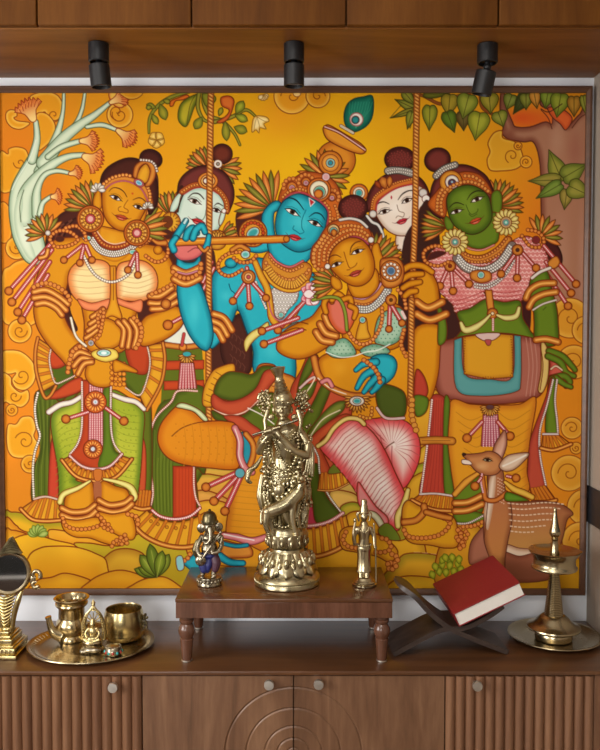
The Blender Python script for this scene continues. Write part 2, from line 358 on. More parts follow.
hill("74,544 90,543 115,545 150,530 190,535 195,592 100,592 92,559", '94981e', 'c8a824', ew=10)
hill("100,566 106,556 118,549 136,550 146,560 140,592 100,592", 'c89a2a', 'a8721c')
hill("28,558 40,548 55,546 76,547 95,553 107,563 100,592 20,592", 'e09c18', 'e5ac28', ew=10)
hill("30,592 38,580 52,577 64,573 80,576 92,582 84,592", 'dca41a', 'c8841c')
hill("84,592 90,581 105,573 122,570 140,575 150,584 146,592", 'e2a01c', 'd08a1c')
hill("195,500 230,470 300,470 330,500 320,560 195,560", 'd79a1e', 'c88a22')
hill("128,592 134,584 148,578 165,577 180,586 186,592", 'e0a41e', 'cc8a1c')
for a, l, w, c in ((200, 24, 9, '8a9a2e'), (176 + 32, 21, 8, '7a8a26'), (233, 28, 12, '8a9a32'), (-62, 26, 11, '98a034'), (258, 34, 12, '6e8226'), (282, 27, 11, '86962c')):
    petal(157, 577, a, l, w, c, '4c5a14', '3a3a10', .8)
    line([(157, 577), (157 + l * .8 * math.cos(math.radians(a)), 577 + l * .8 * math.sin(math.radians(a)))], .5, 'b8b850')
for a in (200, 222, 245, 270, 295, 318, 340): petal(38, 536, a, 12 if a in (245, 270, 295) else 11, 6, 'b8c468', '7a9a3a', '5a6a1e', .6)
# middle-ground hills seen between the figures
for s, c, e in (("188,470 210,466 250,470 250,478 188,480", 'c8a050', '8a8a2a'), ("188,480 205,474 222,476 250,478 250,500 188,500", 'cf9a4a', 'a08a2a'), ("186,496 204,490 226,498 236,508 190,512", 'd0905a', 'b07a2a'), ("192,506 215,500 236,510 230,530 196,530", 'd89a2a', 'b8801e'),
                ("330,485 345,478 362,482 362,500 330,500", 'b8a46a', '8a8a3a'), ("330,492 350,492 360,500 365,520 335,518", 'd8b070', 'b08a3a'), ("340,508 355,502 370,514 350,526", '9a9a2a', '6a7a1a'), ("345,518 365,512 380,530 350,560", 'd6941c', 'b87a1a'),
                ("415,400 440,395 440,470 415,470", 'd69a28', 'b8801e'), ("418,452 430,444 440,452 440,470 415,474", 'd8a23a', 'a8901e'), ("410,470 430,462 440,475 420,490", '8a9a22', '6a7a1a'), ("410,480 440,472 440,510 405,520", 'd29a26', 'b8801c')):
    hill(s, c, e, ew=4)
hill("320,545 340,535 370,540 400,530 420,528 420,592 320,592", 'd79c1c', 'b8841e')
hill("384,524 400,518 418,524 410,536 396,540", '7e8c22', 'a8a030', ew=4)
hill("397,561 410,553 440,556 465,570 480,592 380,592", 'c8901c', '8a7a1e', ew=9)
hill("390,592 398,578 420,576 450,582 470,592", 'e0b01e', 'c8901c')
hill("440,545 470,520 500,560 500,592 440,592", 'c88a1e', 'a8701a')
for i, (x, y) in enumerate(((434, 575), (440, 572), (446, 573), (453, 572), (459, 570), (437, 567), (443, 565), (450, 564), (457, 564), (441, 560), (447, 558), (453, 558), (459, 560), (449, 566))):
    petal(x, y + 4, 250 + (i % 5) * 10, 9, 6.5, 'b8b42e', '7a8418', '5a6412', .6)
line("414,552 420,552", .5, 'e8c890'); line("422,552.5 428,553", .5, 'e8c890'); line("431,553.5 436,554", .5, 'dcb080')
# ================================================================ the painting: the three women behind
SK, SKE, SKH = 'd89018', 'a85608', 'e8a828'
OG, OGE = 'd48832', '9c4616'
GN, GNE = '5f6a18', '39430c'
RD, RDE = 'b8431e', '8c2a14'
GD, GDE = 'dfa024', 'b8701a'
HR = '4a2016'
PK = 'b8403e'
def scallop(s, r=1.9, w=2.4): line(s, w, OG, OGE, LN, .6); beads(s, r, r * 1.9, 'dc8a3c', '84320e', .6)
def bangle(s, w=4.5, c=OG): line(s, w, c, OGE, LN, .8); line(s, w * .25, 'f2b45c')
def hem(s1, s2, n, c=GD, e=GDE, rim=3.2):                 # pleated gold hem between two paths
    a, b = path(s1), path(s2); raw(np.concatenate([a, b[::-1]]), c, e, 4, .8, LN, .9)
    k = 40; f = lambda p: np.stack([np.interp(np.linspace(0, 1, k), np.linspace(0, 1, len(p)), p[:, j]) for j in (0, 1)], 1)
    a, b = f(a), f(b)
    for i in range(1, n):
        j = i * (k - 1) / n; i0 = int(j); t = j - i0; p0 = a[i0] + (a[i0 + 1] - a[i0]) * t; p1 = b[i0] + (b[i0 + 1] - b[i0]) * t
        line([p0, p0 + (p1 - p0) * .93], 2.3, 'c8741e', None, '8a3a10', .55)
    line(b, rim, OG, OGE, LN, .8); line(b, .7, 'f2b45c')
# ---------------- pale green woman behind the blue player
fan(207, 167, 178, 262, 6, 21, 8); fan(221, 168, -30, 66, 5, 21, 7.5)
fan(172, 216, 222, 292, 6, 25, 8, o='4a2a08'); fan(222, 236, -62, 22, 5, 17, 7)
disc(222, 154, 10.5, '6e2e1e', '38140e', 6, '2a0e08', .8, 10)
shape("178,196 179,182 187,172 200,166 214,167 226,174 233,186 234,198 231,208 227,214 222,200 205,190 185,194", '70302a', '34120e', 5, .8, '2a0e08', .8)
disc(218, 164, 4.4, 'ece4d8', 'c8bca8', 2, LN, .6); disc(218, 164, 1.8, '8a8a7a', None, o=LN)
shape("165,230 178,190 184,188 182,210 180,240 165,250", '3a1c14', None, o=None)
shape("183,191 176,196 171,205 170,212 173,213 178,208 182,200", 'cfe0cc', '8fb09c', 3, .8, LN, .7)
shape("183,193 195,188 208,188 219,193 225,202 225,212 222,222 217,232 208,244 185,244 178,230 176,217 179,205", 'cfe0d0', '90b4a0', 5, .8, LN, .8)
blob(200, 205, 12, 'e6f0e2', .7); blob(190, 224, 9, 'dfeadb', .6)
line("184,193 180,203 178,212", 1.4, '2a1a14')
line("188,198 193,193.6 199,194 204,199", (.6, 1.3, .9), '2a1a12'); line("214,206 218,203.4 223,206", (.5, 1.2, .7), '2a1a12')
eye(194.5, 201.5, 22, 11.5, 6); eye(216.5, 210.5, 18, 8.5, 5.2)
line("208,200 206,210 205,216 202,220 196,217", (.4, .6, .9, .9), '6a7a68'); mouth(198, 221.6, 16, 13.5, 6.5, 'c0282e')
line("182,192 193,185.5 208,185 219,191 226,201 227,211", 4.6, 'd0742c', 'a8481c', LN, .7); beads("182,192 193,185.5 208,185 219,191 226,201 227,211", 1.3, 2.9, 'e09a48', '84300e', .5); line("184,194.5 195,188.4 208,188.4 218,194", 1, 'b03a3a')
for r, c in ((10, 'd9822c'), (7, 'f0c070'), (5, '8a3a24')): disc(208, 181, r, c, None, o=LN, ow=.7, ry=r * .85)
disc(206, 181, 2.6, 'e8e0d0', None); shape("222,211 226,210 224,220 220,226 219,220", 'cfe0cc', '8fb09c', 2, .8, LN, .7); disc(224, 211, 2.3, 'ece4d8', None, o=LN)
disc(171, 222, 9.5, 'd9a02a', 'a8601a', 4, LN, .8, 10); disc(168, 222, 5, '6a3212', None, o=LN, ry=6)
for i in range(7): line([(171 + 5.5 * math.cos(a), 222 + 6 * math.sin(a)), (171 + 9 * math.cos(a), 222 + 9.5 * math.sin(a))] if True else 0, .8, LN) if (a := -1.6 + i * .5) or True else 0
disc(217, 240, 10, 'd99a2a', 'a8601a', 4, LN, .8); fan(217, 240, -170, 0, 8, 9, 4, (('e8a840', 'a8601a'),) * 2)
# her body, striped skirt and long green drape
shape("166,246 206,246 216,262 216,330 232,372 212,380 205,345 166,330", "4a241a", None, o=None)
shape("168,318 182,318 198,330 200,346 166,344", 'e2e4d2', 'a9bca4', 5, .8, LN, .7)
shape("164,346! 202,346! 206,410! 160,420!", GN, None, o=None)
for y in (361, 381, 400): shape(f"164,{y}! 204,{y-1}! 204,{y+8}! 164,{y+9}!", 'c0461e', '9a2f16', 3, .5, LN, .6)
shape("157,409 172,398 205,394 205,470 152,520 150,450", GN, GNE, 6, .8, None, 0)
shape("150,505 151,440 158,414 172,400 178,391 206,391 206,470 196,470 196,520 152,520", '5c6c1a', GNE, 8, .7, LN, .7)
for i in range(12): line(f"{155+i*1.7:.1f},{430+(i%3)*14} {154+i*1.7:.1f},470 {155+i*1.7:.1f},512", .5, '3c480e' if i % 2 else '7c8a2c')
shape("173,466! 195,466! 197,516! 173,518!", 'c2441e', '9a2f16', 4, .7, LN, .7)
for i in range(6): line(f"{176+i*3.2},468 {176+i*3.2},514", .5, '9a2f16')
pearls("197,391 178,391 171,402 157,416 151,432 150,462 153,492 150,508", .9, 'f4dcc8', '9a3a34')
pearls("194,467 194,485 196,498 200,506", .9, 'f4dcc8', '9a3a34')
line("150,508 160,516 175,519 190,516 200,508", 3, 'b8403e', None, LN, .5); pearls("150,508 160,516 175,519 190,516 200,508", 1.0, 'f6e2d8', 'b8403e')
hem("147,510 158,519 175,522 192,519 205,512", "132,523 145,536 165,545 188,547 215,540", 8, rim=4)
for x, y in ((151, 520), (158, 523), (167, 526), (176, 527), (185, 526)): disc(x, y + 1, 1.6, 'c8801c', None, o=LN, ow=.4)
line("166,345 185,347 201,345", 5, OG, OGE, LN, .7); disc(183, 347, 4, 'e08a30', OGE, 2)
fan(187, 356, 0, 180, 9, 9, 4, (('e8a040', 'a85a1a'),) * 2); disc(187, 354, 4.5, '3aa0a0', None, o=LN, ry=2.6)
shape("180,363! 194,363! 197,388! 178,389!", 'b0484a', None, o=LN)
for i in range(6): pearls(f"{182+i*2.1:.1f},364 {180+i*3:.1f},388", .65, 'f0d0cc', 'b0484a', 1.6)
line("184,334 182,345", 2.6, PK, None, LN, .5)
# ---------------- white woman at the back, right of the blue player
disc(400, 159.5, 15.5, '6c2c26', '34120e', 7, '2a0e08', .8, 12.5)
for i in range(60):
    a = i * 2.4; r = 12 * math.sqrt((i + .5) / 60); disc(400 + r * math.cos(a) * 1.05, 160 + r * math.sin(a) * .8, .7, '8a3a30', None, None, None, 0)
shape("368,212 368,196 375,183 387,174 401,170 414,174 424,182 430,196 432,216 420,240 410,190", '6e2e28', '34120e', 5, .8, '2a0e08', .8)
shape("386,168 399,167 413,170 413,177 399,174 386,174", 'b8b0a4', '6a6258', 2, .6, '3a322c', .7)
for q in (169.5, 172.5): beads(f"388,{q+1} 399,{q-.6} 412,{q+2}", 1.1, 2.3, 'e8e0d2', '5a5248', .4)
shape("372,222 370,214 374,207 380,212 384,228 378,236", '3a1c14', None, o=None)
shape("399,228 420,226 424,250 398,250", 'e8d6c4', 'bfa48c', 4, .7, LN, .7); 
shape("374,209 377,199 388,190 400,184 413,184 425,190 427,204 424,222 418,233 402,236 391,233 383,226 377,217", 'ecdccb', 'bfa48c', 5, .8, LN, .8)
blob(396, 208, 14, 'f8efe2', .7)
line("375,207 379,203 384,202 389,204", (.7, 1.4, .6), '2a1a12'); line("398,200 402,194.5 408,191 414,190.5", (.6, 1.4, 1), '2a1a12')
eye(384.5, 211.8, -16, 11, 5.6); eye(407, 200.6, -24, 10, 5.6)
line("397,205 399,211 404,213 403,217 398,216 396,218", .7, '8a6a52'); mouth(402, 221.4, -20, 12, 6, 'c0283a'); disc(391.4, 197.5, .8, 'b02030', None, o=None, ow=0, ry=1.8)
line("373,211 375,200 386,191 398,185 414,181", 5, 'd0742c', 'a8481c', LN, .7); beads("371.5,211 374,198 385,188.6 397,182.6 414,178.6", 1.1, 2.4, 'e09a48', '84300e', .4); line("376,211 378,202 388,193 400,187 414,184", 1.4, 'b03038')
petal(386, 189, -110, 13, 9, OG, OGE); petal(389, 188, -85, 12, 6, OG, OGE); petal(381, 189, -125, 10, 5, 'a8481c', '6a2410')
disc(423, 193, 4.5, 'd8d0c8', '8a8278', 2, LN, .6); disc(426, 199, 4, 'ece4da', None, o=LN); disc(427, 212, 8, 'd9822c', 'b4501a', 4, LN, .8); beads("421,210 424,206 430,206 433,212 430,218 424,218 421,213", 1.4, 3, 'e8a048')
disc(373, 214, 4, 'dcd4c8', '8a8278', 2, LN, .6)
shape("345,222 355,212 366,214 374,222 384,240 384,262 370,262 352,240", '3a2420', None, o=None)
line("367,216 372,222 378,225 382,232 384,240", 2.2, 'd8d4cc', None, '4a423c', .6)
# ---------------- orange-skinned woman on the left
shape("48,236 58,216 74,208 90,208 92,250 70,300 78,330 62,322 46,260", HR, '2c120c', 5, .6, None, 0)
for k_ in range(7): line(f"{84-k_*4},{214+k_*2} {72-k_*4},{222+k_*2} {64-k_*3},{236+k_*2} {58-k_*1.5},{250+k_*3}", 1.2, '6a3a28' if k_ % 2 else '2a0e08')
shape("140,300 150,296 162,296 168,312 150,330 138,318", HR, None, o=None)
shape("150,175 158,176 158,205 152,226 172,232 178,260 160,262 145,230", HR, None, o=None)
# green and red drapes either side, gold edged sashes
shape("36,392 60,388 76,384 78,402 55,412 50,440 56,470 58,503 33,503 33,470 40,450 36,420", '566418', GNE, 7, .8, LN, .7)
for i in range(7): line(f"{38+i*2.4:.1f},400 {41+i*1.6:.1f},440 {36+i*2.8:.1f},470 {36+i*2.9:.1f},500", .6, '3c480e' if i % 2 else '74822a')
pearls("38,393 35,408 37,425 40,436 35,452 33,470 34,500", 1.1, 'f2e6d8', '5a4a20')
shape("52,438 56,444 58,470 59,503 49,503 49,470", 'c4432a', '9a2a1a', 3, .7, LN, .7)
hem("34,500 46,497 60,502", "21,509 32,519 46,521 62,520", 6)
line("34,499 46,496.5 60,500", 1.8, 'd8b8a0', None, LN, .5)
shape("142,392 150,396 152,430 151,492 140,492 141,430", GN, GNE, 4, .8, LN, .7); shape("141,440 146,450 145,492 137,492", 'c4502a', '9a2a1a', 2, .6, LN, .6)
hem("136,492 144,491 152,492", "134,507 142,509 150,508", 6)
shape("50,338 62,352 70,362 74,384 60,402 50,384 47,360", '4f6016', GNE, 4, .8, LN, .7); shape("48,346 56,344 68,360 60,368 50,366", 'bf451f', RDE, 4, .7, LN, .7)
shape("48,398 60,388 72,380 82,378 82,390 62,398", 'c04a24', RDE, 3, .7, LN, .7)
hem("53,348 49,358 51,370 56,384", "38,338 36,352 37,372 42,392", 7, GD, GDE, 0.1); line("38,338 35.5,352 36.5,372 44,396 50,396 56,386", 2.6, OG, OGE, LN, .7); pearls("52,346 49.5,358 51.5,372 56,383 66,380 78,374", .8, 'f0dcc8', '6a3a1a')
shape("120,345 140,345 148,360 150,380 142,398 130,390 118,372", '586818', GNE, 5, .8, LN, .7); shape("126,346 148,344 150,360 146,374 132,370", 'b8421e', RDE, 5, .7, LN, .7)
hem("148,345 151,358 149,376 140,396", "163,343 165,360 161,384 146,410", 6, GD, GDE, .1); line("163,343 165,360 161,384 147,410", 2.6, OG, OGE, LN, .7); pearls("147,345 150,360 148,376 140,395 126,388", .8, 'f0dcc8', '6a3a1a')
# lime trousers, central panel
shape("51,418 70,402 84,396 84,470 76,480 96,486 72,498 60,510 58,470", '9aa82a', '55731a', 9, .9, LN, .8, g=(55, 480, 84, 420, 'b4b838'))
shape("110,392 130,398 144,412 143,440 140,480 136,502 128,496 112,480 112,440", '9aa82a', '55731a', 8, .9, LN, .8, g=(140, 400, 112, 450, 'b8bc3a'))
for y in range(412, 500, 7): line(f"56,{y+14} 66,{y+6} 80,{y+2}", .5, '7a8a22'); line(f"114,{y-4} 126,{y+2} 141,{y+4}", .5, '7a8a22')
for y in range(410, 480, 6):
    for x in range(60, 82, 5): disc(x + (y % 4), y + 6, .5, '5f7a1c', None, None, None, 0)
    for x in range(116, 140, 5): disc(x - (y % 4), y, .5, '5f7a1c', None, None, None, 0)
line("49,412 60,405 72,402 82,396", (5, 5, 4), 'eee4d4', 'b8b0a0', LN, .7); line("111,394 124,399 136,402 144,409", (4, 5, 4), 'eee4d4', 'b8b0a0', LN, .7)
shape("82,380! 112,380! 112,420 114,448 122,456 110,468 94,470 70,456 78,444 82,424", RD, RDE, 5, .7, LN, .7); shape("103,392 111,388 111,420 114,448 121,456 108,467 98,466 103,440", '5f7a1c', GNE, 4, .7, None, 0)
shape("89,382! 103,382! 103,448! 88,448!", 'b54a50', None, o=LN, ow=.5)
for i in range(6): pearls(f"{90.6+i*2.2:.1f},382 {90+i*2.4:.1f},448", .7, 'f0d4d0', 'b54a50', 1.8)
pearls("82,382 82,425 78,443 70,454", .9, 'f4e8dc', '7a3a24'); pearls("111,384 111,425 114,443 121,453", .9, 'f4e8dc', '7a3a24')
tassel(88, 412, 66, 419, 4.4, 3.6); tassel(106, 408, 124, 421, 4.4, 3.6)
rosette(95.5, 402, 11, 16, 'e07a28', 'c2481c', 'b0604a', '8aa0b0'); rosette(93, 449, 9.5, 16, 'e07a28', 'c2481c', '8a5a4a', '9ab0c0')
line("70,456 82,466 96,469 110,466 122,454", 2.6, 'c89090', None, LN, .5); pearls("70,456 82,466 96,469 110,466 122,454", .8, 'f6e6dc', 'b05a50')
hem("68,457 80,468 96,472 111,469 123,456", "62,460 76,476 96,481 116,477 132,459", 13, 'dd9c26', 'b4661a', 3)
# feet and anklets
shape("65,508 67,494 78,488 92,481 93,510 78,514", 'dc941c', SKE, 6, .8, LN, .8); shape("101,482 116,486 128,491 130,508 116,512 102,511", 'dc941c', SKE, 6, .8, LN, .8)
line("60,502 64,494 78,488 90,481", (5, 5, 4, 2), 'e9e08a', 'c0a83c', LN, .7); line("104,479 118,482 130,487 135,496 132,500", (2, 4, 6, 5), 'e9e08a', 'c0a83c', LN, .7)
shape("94,470 102,470 101,480 95,480", 'c8702a', None, o=LN, ow=.5); shape("94,483 101,483 101,500 95,500", 'a8603a', None, o=None)
for s in ("62,508 72,512 86,511 95,505", "62,515 74,519 88,517 96,511", "99,500 110,505 124,503 131,498", "99,508 112,512 124,510 132,504"): bangle(s, 5.5)
shape("63,519 78,520 96,517 104,522 114,528 124,534 127,542 118,546 104,543 90,538 76,537 66,532 62,525", 'e09a1c', 'bc6a10', 5, .8, LN, .9)
shape("98,512 112,514 128,512 134,520 136,534 130,540 112,532 102,524", 'e09a1c', 'bc6a10', 5, .8, LN, .9)
beads("63,518 66,525 76,529 92,528 106,523 110,528", 2.1, 4, 'dd8a3a'); beads("98,515 104,521 102,526 112,531", 2.1, 4, 'dd8a3a'); beads("128,514 137,517 138,524", 2.3, 4, 'dd8a3a'); beads("112,546 116,540 122,545 120,537 127,543 125,535", 2.2, 4, 'd8883a')
# torso, blouse
shape("50,244 62,238 92,236 96,226 124,232 126,240 146,244 160,248 172,262 178,290 158,300 150,272 140,300 132,330 122,352 88,350 84,320 80,300 72,272 62,296 36,290 42,262", SK, SKE, 7, .8, LN, .9)
shape("100,226! 124,232! 132,250 116,262 98,252", SK, SKE, 3, .6, None, 0); blob(112, 240, 10, 'e6aa2e', .5)
mL = shape("68,282 70,270 78,262 92,259 110,266 111,300 100,306 84,304 73,296", 'f0d898', 'dc7a3a', 10, .95, LN, .8)
mR = shape("117,268 128,261 144,261 155,270 158,283 154,294 144,301 128,301 117,298", 'f2dca0', 'dc7a3a', 9, .95, LN, .8)
for i in range(6): line(f"70,{268+i*6} 88,{270+i*6} 110,{268+i*6}", .5, 'c89058', clip=mL); line(f"118,{270+i*5} 138,{273+i*5} 158,{266+i*5}", .5, 'c89058', clip=mR)
shape("78,299 92,303 110,299 108,308 98,311 84,309", 'e88a58', 'c85a34', 3, .7, LN, .6); shape("117,298 130,302 142,300 141,312 130,309 118,304", 'e88a58', 'c85a34', 3, .7, LN, .6)
shape("110,266! 116,266! 117,298 122,318 112,316 104,318 110,300", 'dc9a20', 'c06a14', 3, .8, LN, .7); line("113.5,268 113.5,300", .6, LN)
pearls("84,256 90,268 98,277 110,282 122,279 132,270 137,254", 1.2, 'f2ead8', '6a4a3a')
line("92,240 100,250 113,254 126,251 136,244", 6, '8a6a5a', None, LN, .6)
for k in (-2, 0, 2): beads(f"{92-k*.6:.1f},{240+k:.1f} {100-k*.3:.1f},{250+k:.1f} 113,{254+k} {126+k*.2:.1f},{251+k} {136+k*.4:.1f},{244+k}", 1.15, 2.1, 'f4eee2', '6a5a4a', .4)
line("95,233 102,243 113,247 125,245 134,238", 5, 'b8452a', '8a2a1a', LN, .7); beads("95,233 102,243 113,247 125,245 134,238", 1.5, 3, 'd8883a'); line("97,231 104,240 114,244 125,242", 1, 'e8c0a0')
disc(87, 238, 4.4, '6ab8a8', 'e8f0e0', 2, LN, .6, 2.6); disc(133, 252, 4, '6ab8a8', 'e8f0e0', 2, LN, .6, 2.6)
for a in ((83, 245, 64, 260), (84, 246, 80, 263), (86, 246, 92, 260), (136, 253, 128, 270), (137, 254, 138, 275)): tassel(*a)
# shoulder loops and side tassels
for a in ((50, 245, 9, 291), (52, 250, 12, 302), (50, 262, 18, 312), (48, 275, 22, 320)): tassel(*a, 4.2, 4)
scallop("54,246 50,238 58,231 70,232 78,240 68,246 58,247"); disc(60, 239, 4.5, '4a2016', None, o=LN, ry=3); scallop("66,228 76,226 84,232 86,240"); bangle("40,258 46,256 48,250", 4)
scallop("140,246 150,240 160,236 168,246 166,258 156,262 146,256"); disc(158, 250, 4.5, SK, SKE, o=LN)
# arms
shape("35,304 52,304 62,312 70,328 84,346 88,352 72,368 60,358 46,342 36,324", SK, SKE, 6, .85, LN, .9)
for s in ("34,292 46,290 58,296 68,304", "34,298 46,297 57,302 66,310", "37,304 46,303 56,308 62,315"): bangle(s, 5.5)
beads("34,287 44,283 56,286 66,293 70,300", 2.4, 4.2, 'd8883a')
shape("86,368 92,358 104,354 114,360 114,380 108,387 94,386 86,378", SK, SKE, 5, .8, LN, .8)
for i in range(5): beads(f"112,{362+i*5.4} 120,{363+i*5.4} 124,{364+i*5}", 2.2, 4, 'e0922a')
shape("114,360 126,364 137,370 136,373 124,371 114,372", SK, SKE, 3, .8, LN, .7)
for s in ("72,352 80,346 86,352", "72,358 80,352 90,356", "74,366 82,358 92,360", "78,374 84,364 92,362"): bangle(s, 5)
beads("68,372 70,360 74,350 84,345", 2.4, 4.2, 'd8883a')
shape("144,318 156,312 174,306 184,312 183,324 174,334 160,342 142,346 138,332", SK, SKE, 6, .85, LN, .9)
for s in ("150,296 160,296 172,288", "150,303 162,303 176,294", "152,309 164,308 178,301"): bangle(s, 5.5)
beads("152,294 162,290 172,284 176,278", 2.2, 4, 'd8883a'); disc(166, 304, 5, OG, OGE, o=LN, ow=.8); tassel(184, 316, 168, 325, 5, 3.5)
shape("94,322 106,318 118,324 124,336 118,346 104,350 94,342", SK, SKE, 5, .8, LN, .8)
for s in ("118,322 124,330 122,346", "124,321 130,331 128,347", "131,320 137,331 134,347"): bangle(s, 5)
beads("134,318 141,326 141,338 136,348", 2.4, 4.2, 'd8883a')
for i in range(4): bangle(f"{86+i*2},{338-i*7} {92+i*2},{334-i*7} {97+i*2},{330-i*7}", 4.5)
beads("99,326 98,316 104,310 100,334 94,340", 2, 3.8, 'd8883a')
shape("92,352 104,348 116,350 118,358 106,362 94,358", 'e8d060', 'c89a2a', 3, .8, LN, .7); disc(104, 353, 7, '6ab0a8', 'e8f4e8', 3, LN, .8, 3.6); disc(104, 353, 3, 'e8f4ee', None, None, None, 0, 1.6); disc(91, 343, 3, '7a7a7a', 'e0e0e0', 2)
line("71,318 76,336 86,346", 2, 'e8dcc8', None, '6a5a2a', .5)
# head
fan(92, 208, 176, 268, 7, 28, 8.5, ((GRN), (ORG)), .2, (.9, 1, 1, .95, 1, 1, .9)); fan(46, 234, 160, 322, 8, 21, 7.5)
disc(48, 233, 3, 'd8d0c4', '8a8070', 2, LN, .6); fan(137, 230, -58, 30, 7, 32, 8.5)
disc(151, 159, 11.5, '4c2018', '2c100a', 6, '2a0e08', .8, 9.5, 20)
shape("100,190 101,178 106,169 116,162 128,158 140,160 150,170 157,182 158,200 150,215 144,200 120,180 104,192 100,202", '4a2016', '2a0e08', 6, .7, '2a0e08', .8)
shape("100,190 95,194 93,204 97,210 102,206", SK, SKE, 3, .8, LN, .7); shape("142,206 147,205 146,216 142,224 138,220", SK, SKE, 3, .8, LN, .7)
shape("104,186 113,180 124,178 135,181 143,187 148,196 147,206 143,215 138,223 131,229 122,231 114,228 107,221 103,211 102,198", SK, SKE, 6, .85, LN, .9)
blob(122, 205, 13, 'e6a628', .6); blob(118, 187, 9, 'e4a226', .5)
line("109,191.5 113,188 119,188.5 124,192 127,197", (.5, 1.1, .7), '4a1c0a'); line("133,200 138,198 142,198.6 146,202", (.5, 1.1, .6), '4a1c0a')
eye(115.8, 198, 24, 11, 5.6); eye(138.4, 207.3, 20, 9.5, 5.4); disc(132.6, 193.6, 1.1, 'c8501a', None, None, None, 0)
line("128,200 124,207 128,210 127.5,213 123,212 119,211 118.5,208 121,206.5", .7, '8a3c0c'); mouth(121.5, 217.6, 15, 13, 6.4, 'b84a24')
line("103,188 112,181 124,178.5 135,181.5 144,188 150,200 150,207", 4.6, OG, OGE, LN, .7); beads("104,184 112,178 124,175 130,176", 1.8, 3.6, 'e8a04a'); beads("148,188 150,194 150,200", 1.8, 3.4, 'e8a04a'); line("104,190 113,183.5 124,181 134,184 142,190 148,201", 1.1, 'b05070')
shape("133,176 135,166 142,161 152,162 156,168 155,178 150,186 145,186 148,178 150,170 146,164 140,168 137,178", OG, OGE, 3, .8, LN, .8); shape("137,178 140,169 146,164 150,170 149,178 146,183 140,182", GD, GDE, 4, .8, LN, .7); beads("141,160 150,161 155,165 157,171", 1.4, 2.8, 'e8e0d4', '6a4a3a')
disc(139, 183, 5.4, 'c05a70', None, o=LN, ry=3.8, a=30); disc(139, 183, 3.8, '5aa0b8', 'e0f4f4', 2, LN, .5, 2.6, 30)
for x, y, r in ((98, 187, 5.6), (148, 205, 4.2)):
    for a in range(180, 361, 36): petal(x, y + r * .6, a, r * 1.4, r * .75, 'ece4d8', 'b8ae9c', '6a5a4a', .5)
def wheel(x, y, r, core='b04040', c='dd9028'):
    disc(x, y, r, c, 'b4501a', 4, LN, .9); disc(x, y, r * .84, 'e0a034', 'c87020', 3, LN, .5)
    for i in range(14): a = i * 2 * math.pi / 14; line([(x + r * .4 * math.cos(a), y + r * .4 * math.sin(a)), (x + r * .8 * math.cos(a), y + r * .8 * math.sin(a))], .7, LN); disc(x + r * .66 * math.cos(a + .22), y + r * .66 * math.sin(a + .22), r * .11, 'e8b050', None, o=LN, ow=.3)
    disc(x, y, r * .38, core, None, o=LN, ow=.7); disc(x, y, r * .22, 'e0a8a0', None, None, None, 0)
wheel(90.5, 219, 13.3); wheel(137, 233, 13)
# ================================================================ the painting: the green woman, the blue player, the seated woman, the deer
GL, GLE = '66801f', '3c5210'
PN, PNE = 'd8807a', 'b04a4a'
def scales(m, x0, y0, x1, y1, c='f2c8c0', s=4.2):
    for j in range(int((y1 - y0) / s) + 1):
        for i in range(int((x1 - x0) / s) + 1):
            x = x0 + i * s + (j % 2) * s * .5; y = y0 + j * s
            line([(x - s * .5, y), (x - s * .2, y + s * .4), (x + s * .25, y + s * .35), (x + s * .5, y)], .8, c, clip=m)
# ---------------- green drummer
shape("428,200 440,240 436,340 400,344 402,250 415,220", '3c2018', None, o=None); shape("545,240 556,244 562,256 560,266 548,262", '4a1f1c', '2a100c', 3, .6, '2a0e08', .7); shape("440,300 456,308 462,330 440,342", '40201a', None, o=None); shape("518,300 530,292 530,330 522,322", '401c1a', None, o=None)
fan(497, 206, -104, 14, 9, 27, 8); fan(447, 227, 148, 248, 8, 27, 8); fan(541, 236, -122, 25, 7, 22, 8)
disc(437.5, 160, 13.2, '76322a', '34120e', 6, '2a0e08', .8, 12, -20)
shape("431,212 430,196 434,181 444,171 457,165 470,166 483,173 490,182 494,196 486,200 460,186 446,200 444,218", '76322a', '34120e', 5, .8, '2a0e08', .8)
line("436,176 444,169 455,165", 6, 'b8b0a4', '6a6258', '3a322c', .7)
for k in (-1.4, 1.4): beads(f"{436+k*.5},{176+k} {444+k*.5},{169+k} 455,{165+k}", 1.1, 2.3, 'eee6d8', '5a5248', .4)
shape("428,205 436,192 448,180 462,172 478,174 488,184 492,194 484,192 470,185 456,187 447,197 446,215 440,216", 'c8641f', '8e3a14', 4, .7, LN, .8)
disc(451, 182, 11.5, 'd9922e', 'a85a1a', 3, LN, .8); disc(452, 182, 7, 'e8e0d4', 'b09a88', 2, LN, .7); disc(452, 183, 4, '3a3a5a', None, o=LN); disc(452, 182, 1.6, '8ab0c8', None)
for s in ("442,214 441,202 446,191 455,184.6 468,181.6 480,185 488,191", "437,210 438,198 442,190", "465,176 474,177 483,183"): beads(s, 1.9, 3.8, 'dc9446', '8e3a14', .6)
shape("491,196 497,190 502,195 502,208 499,217 493,216", GL, GLE, 3, .8, LN, .7); shape("446,216 444,222 447,230 453,229 453,222", GL, GLE, 3, .8, LN, .7)
shape("464,230 495,212 499,238 490,246 478,249 466,244", GL, GLE, 4, .8, LN, .7)
shape("447,198 455,188.6 468,185 480,188.6 488,196 491,206 492,218 488,226 481,232 472,234.5 463,232 454,225 448.5,214", GL, GLE, 7, .85, '3a2a0c', .9); blob(471, 207, 14, '86a032', .6); blob(464, 198, 9, '7e9a2e', .5)
line("449,208 454,203.4 459,203 464,205", (.5, 1.2, .6), '24180a'); line("467,200 471,194 477,191 483,191.5", (.5, 1.2, .8), '24180a')
eye(456.4, 211.6, -18, 11.5, 5.6); eye(477, 199.4, -22, 12, 5.8)
line("466,205 469,212 472,214.5 477,212 478,209", .7, '3a4a10'); line("469,214 472,216.5 477,214", .7, '3a4a10'); mouth(475.5, 221.2, -22, 13, 6.4, 'c8502a')
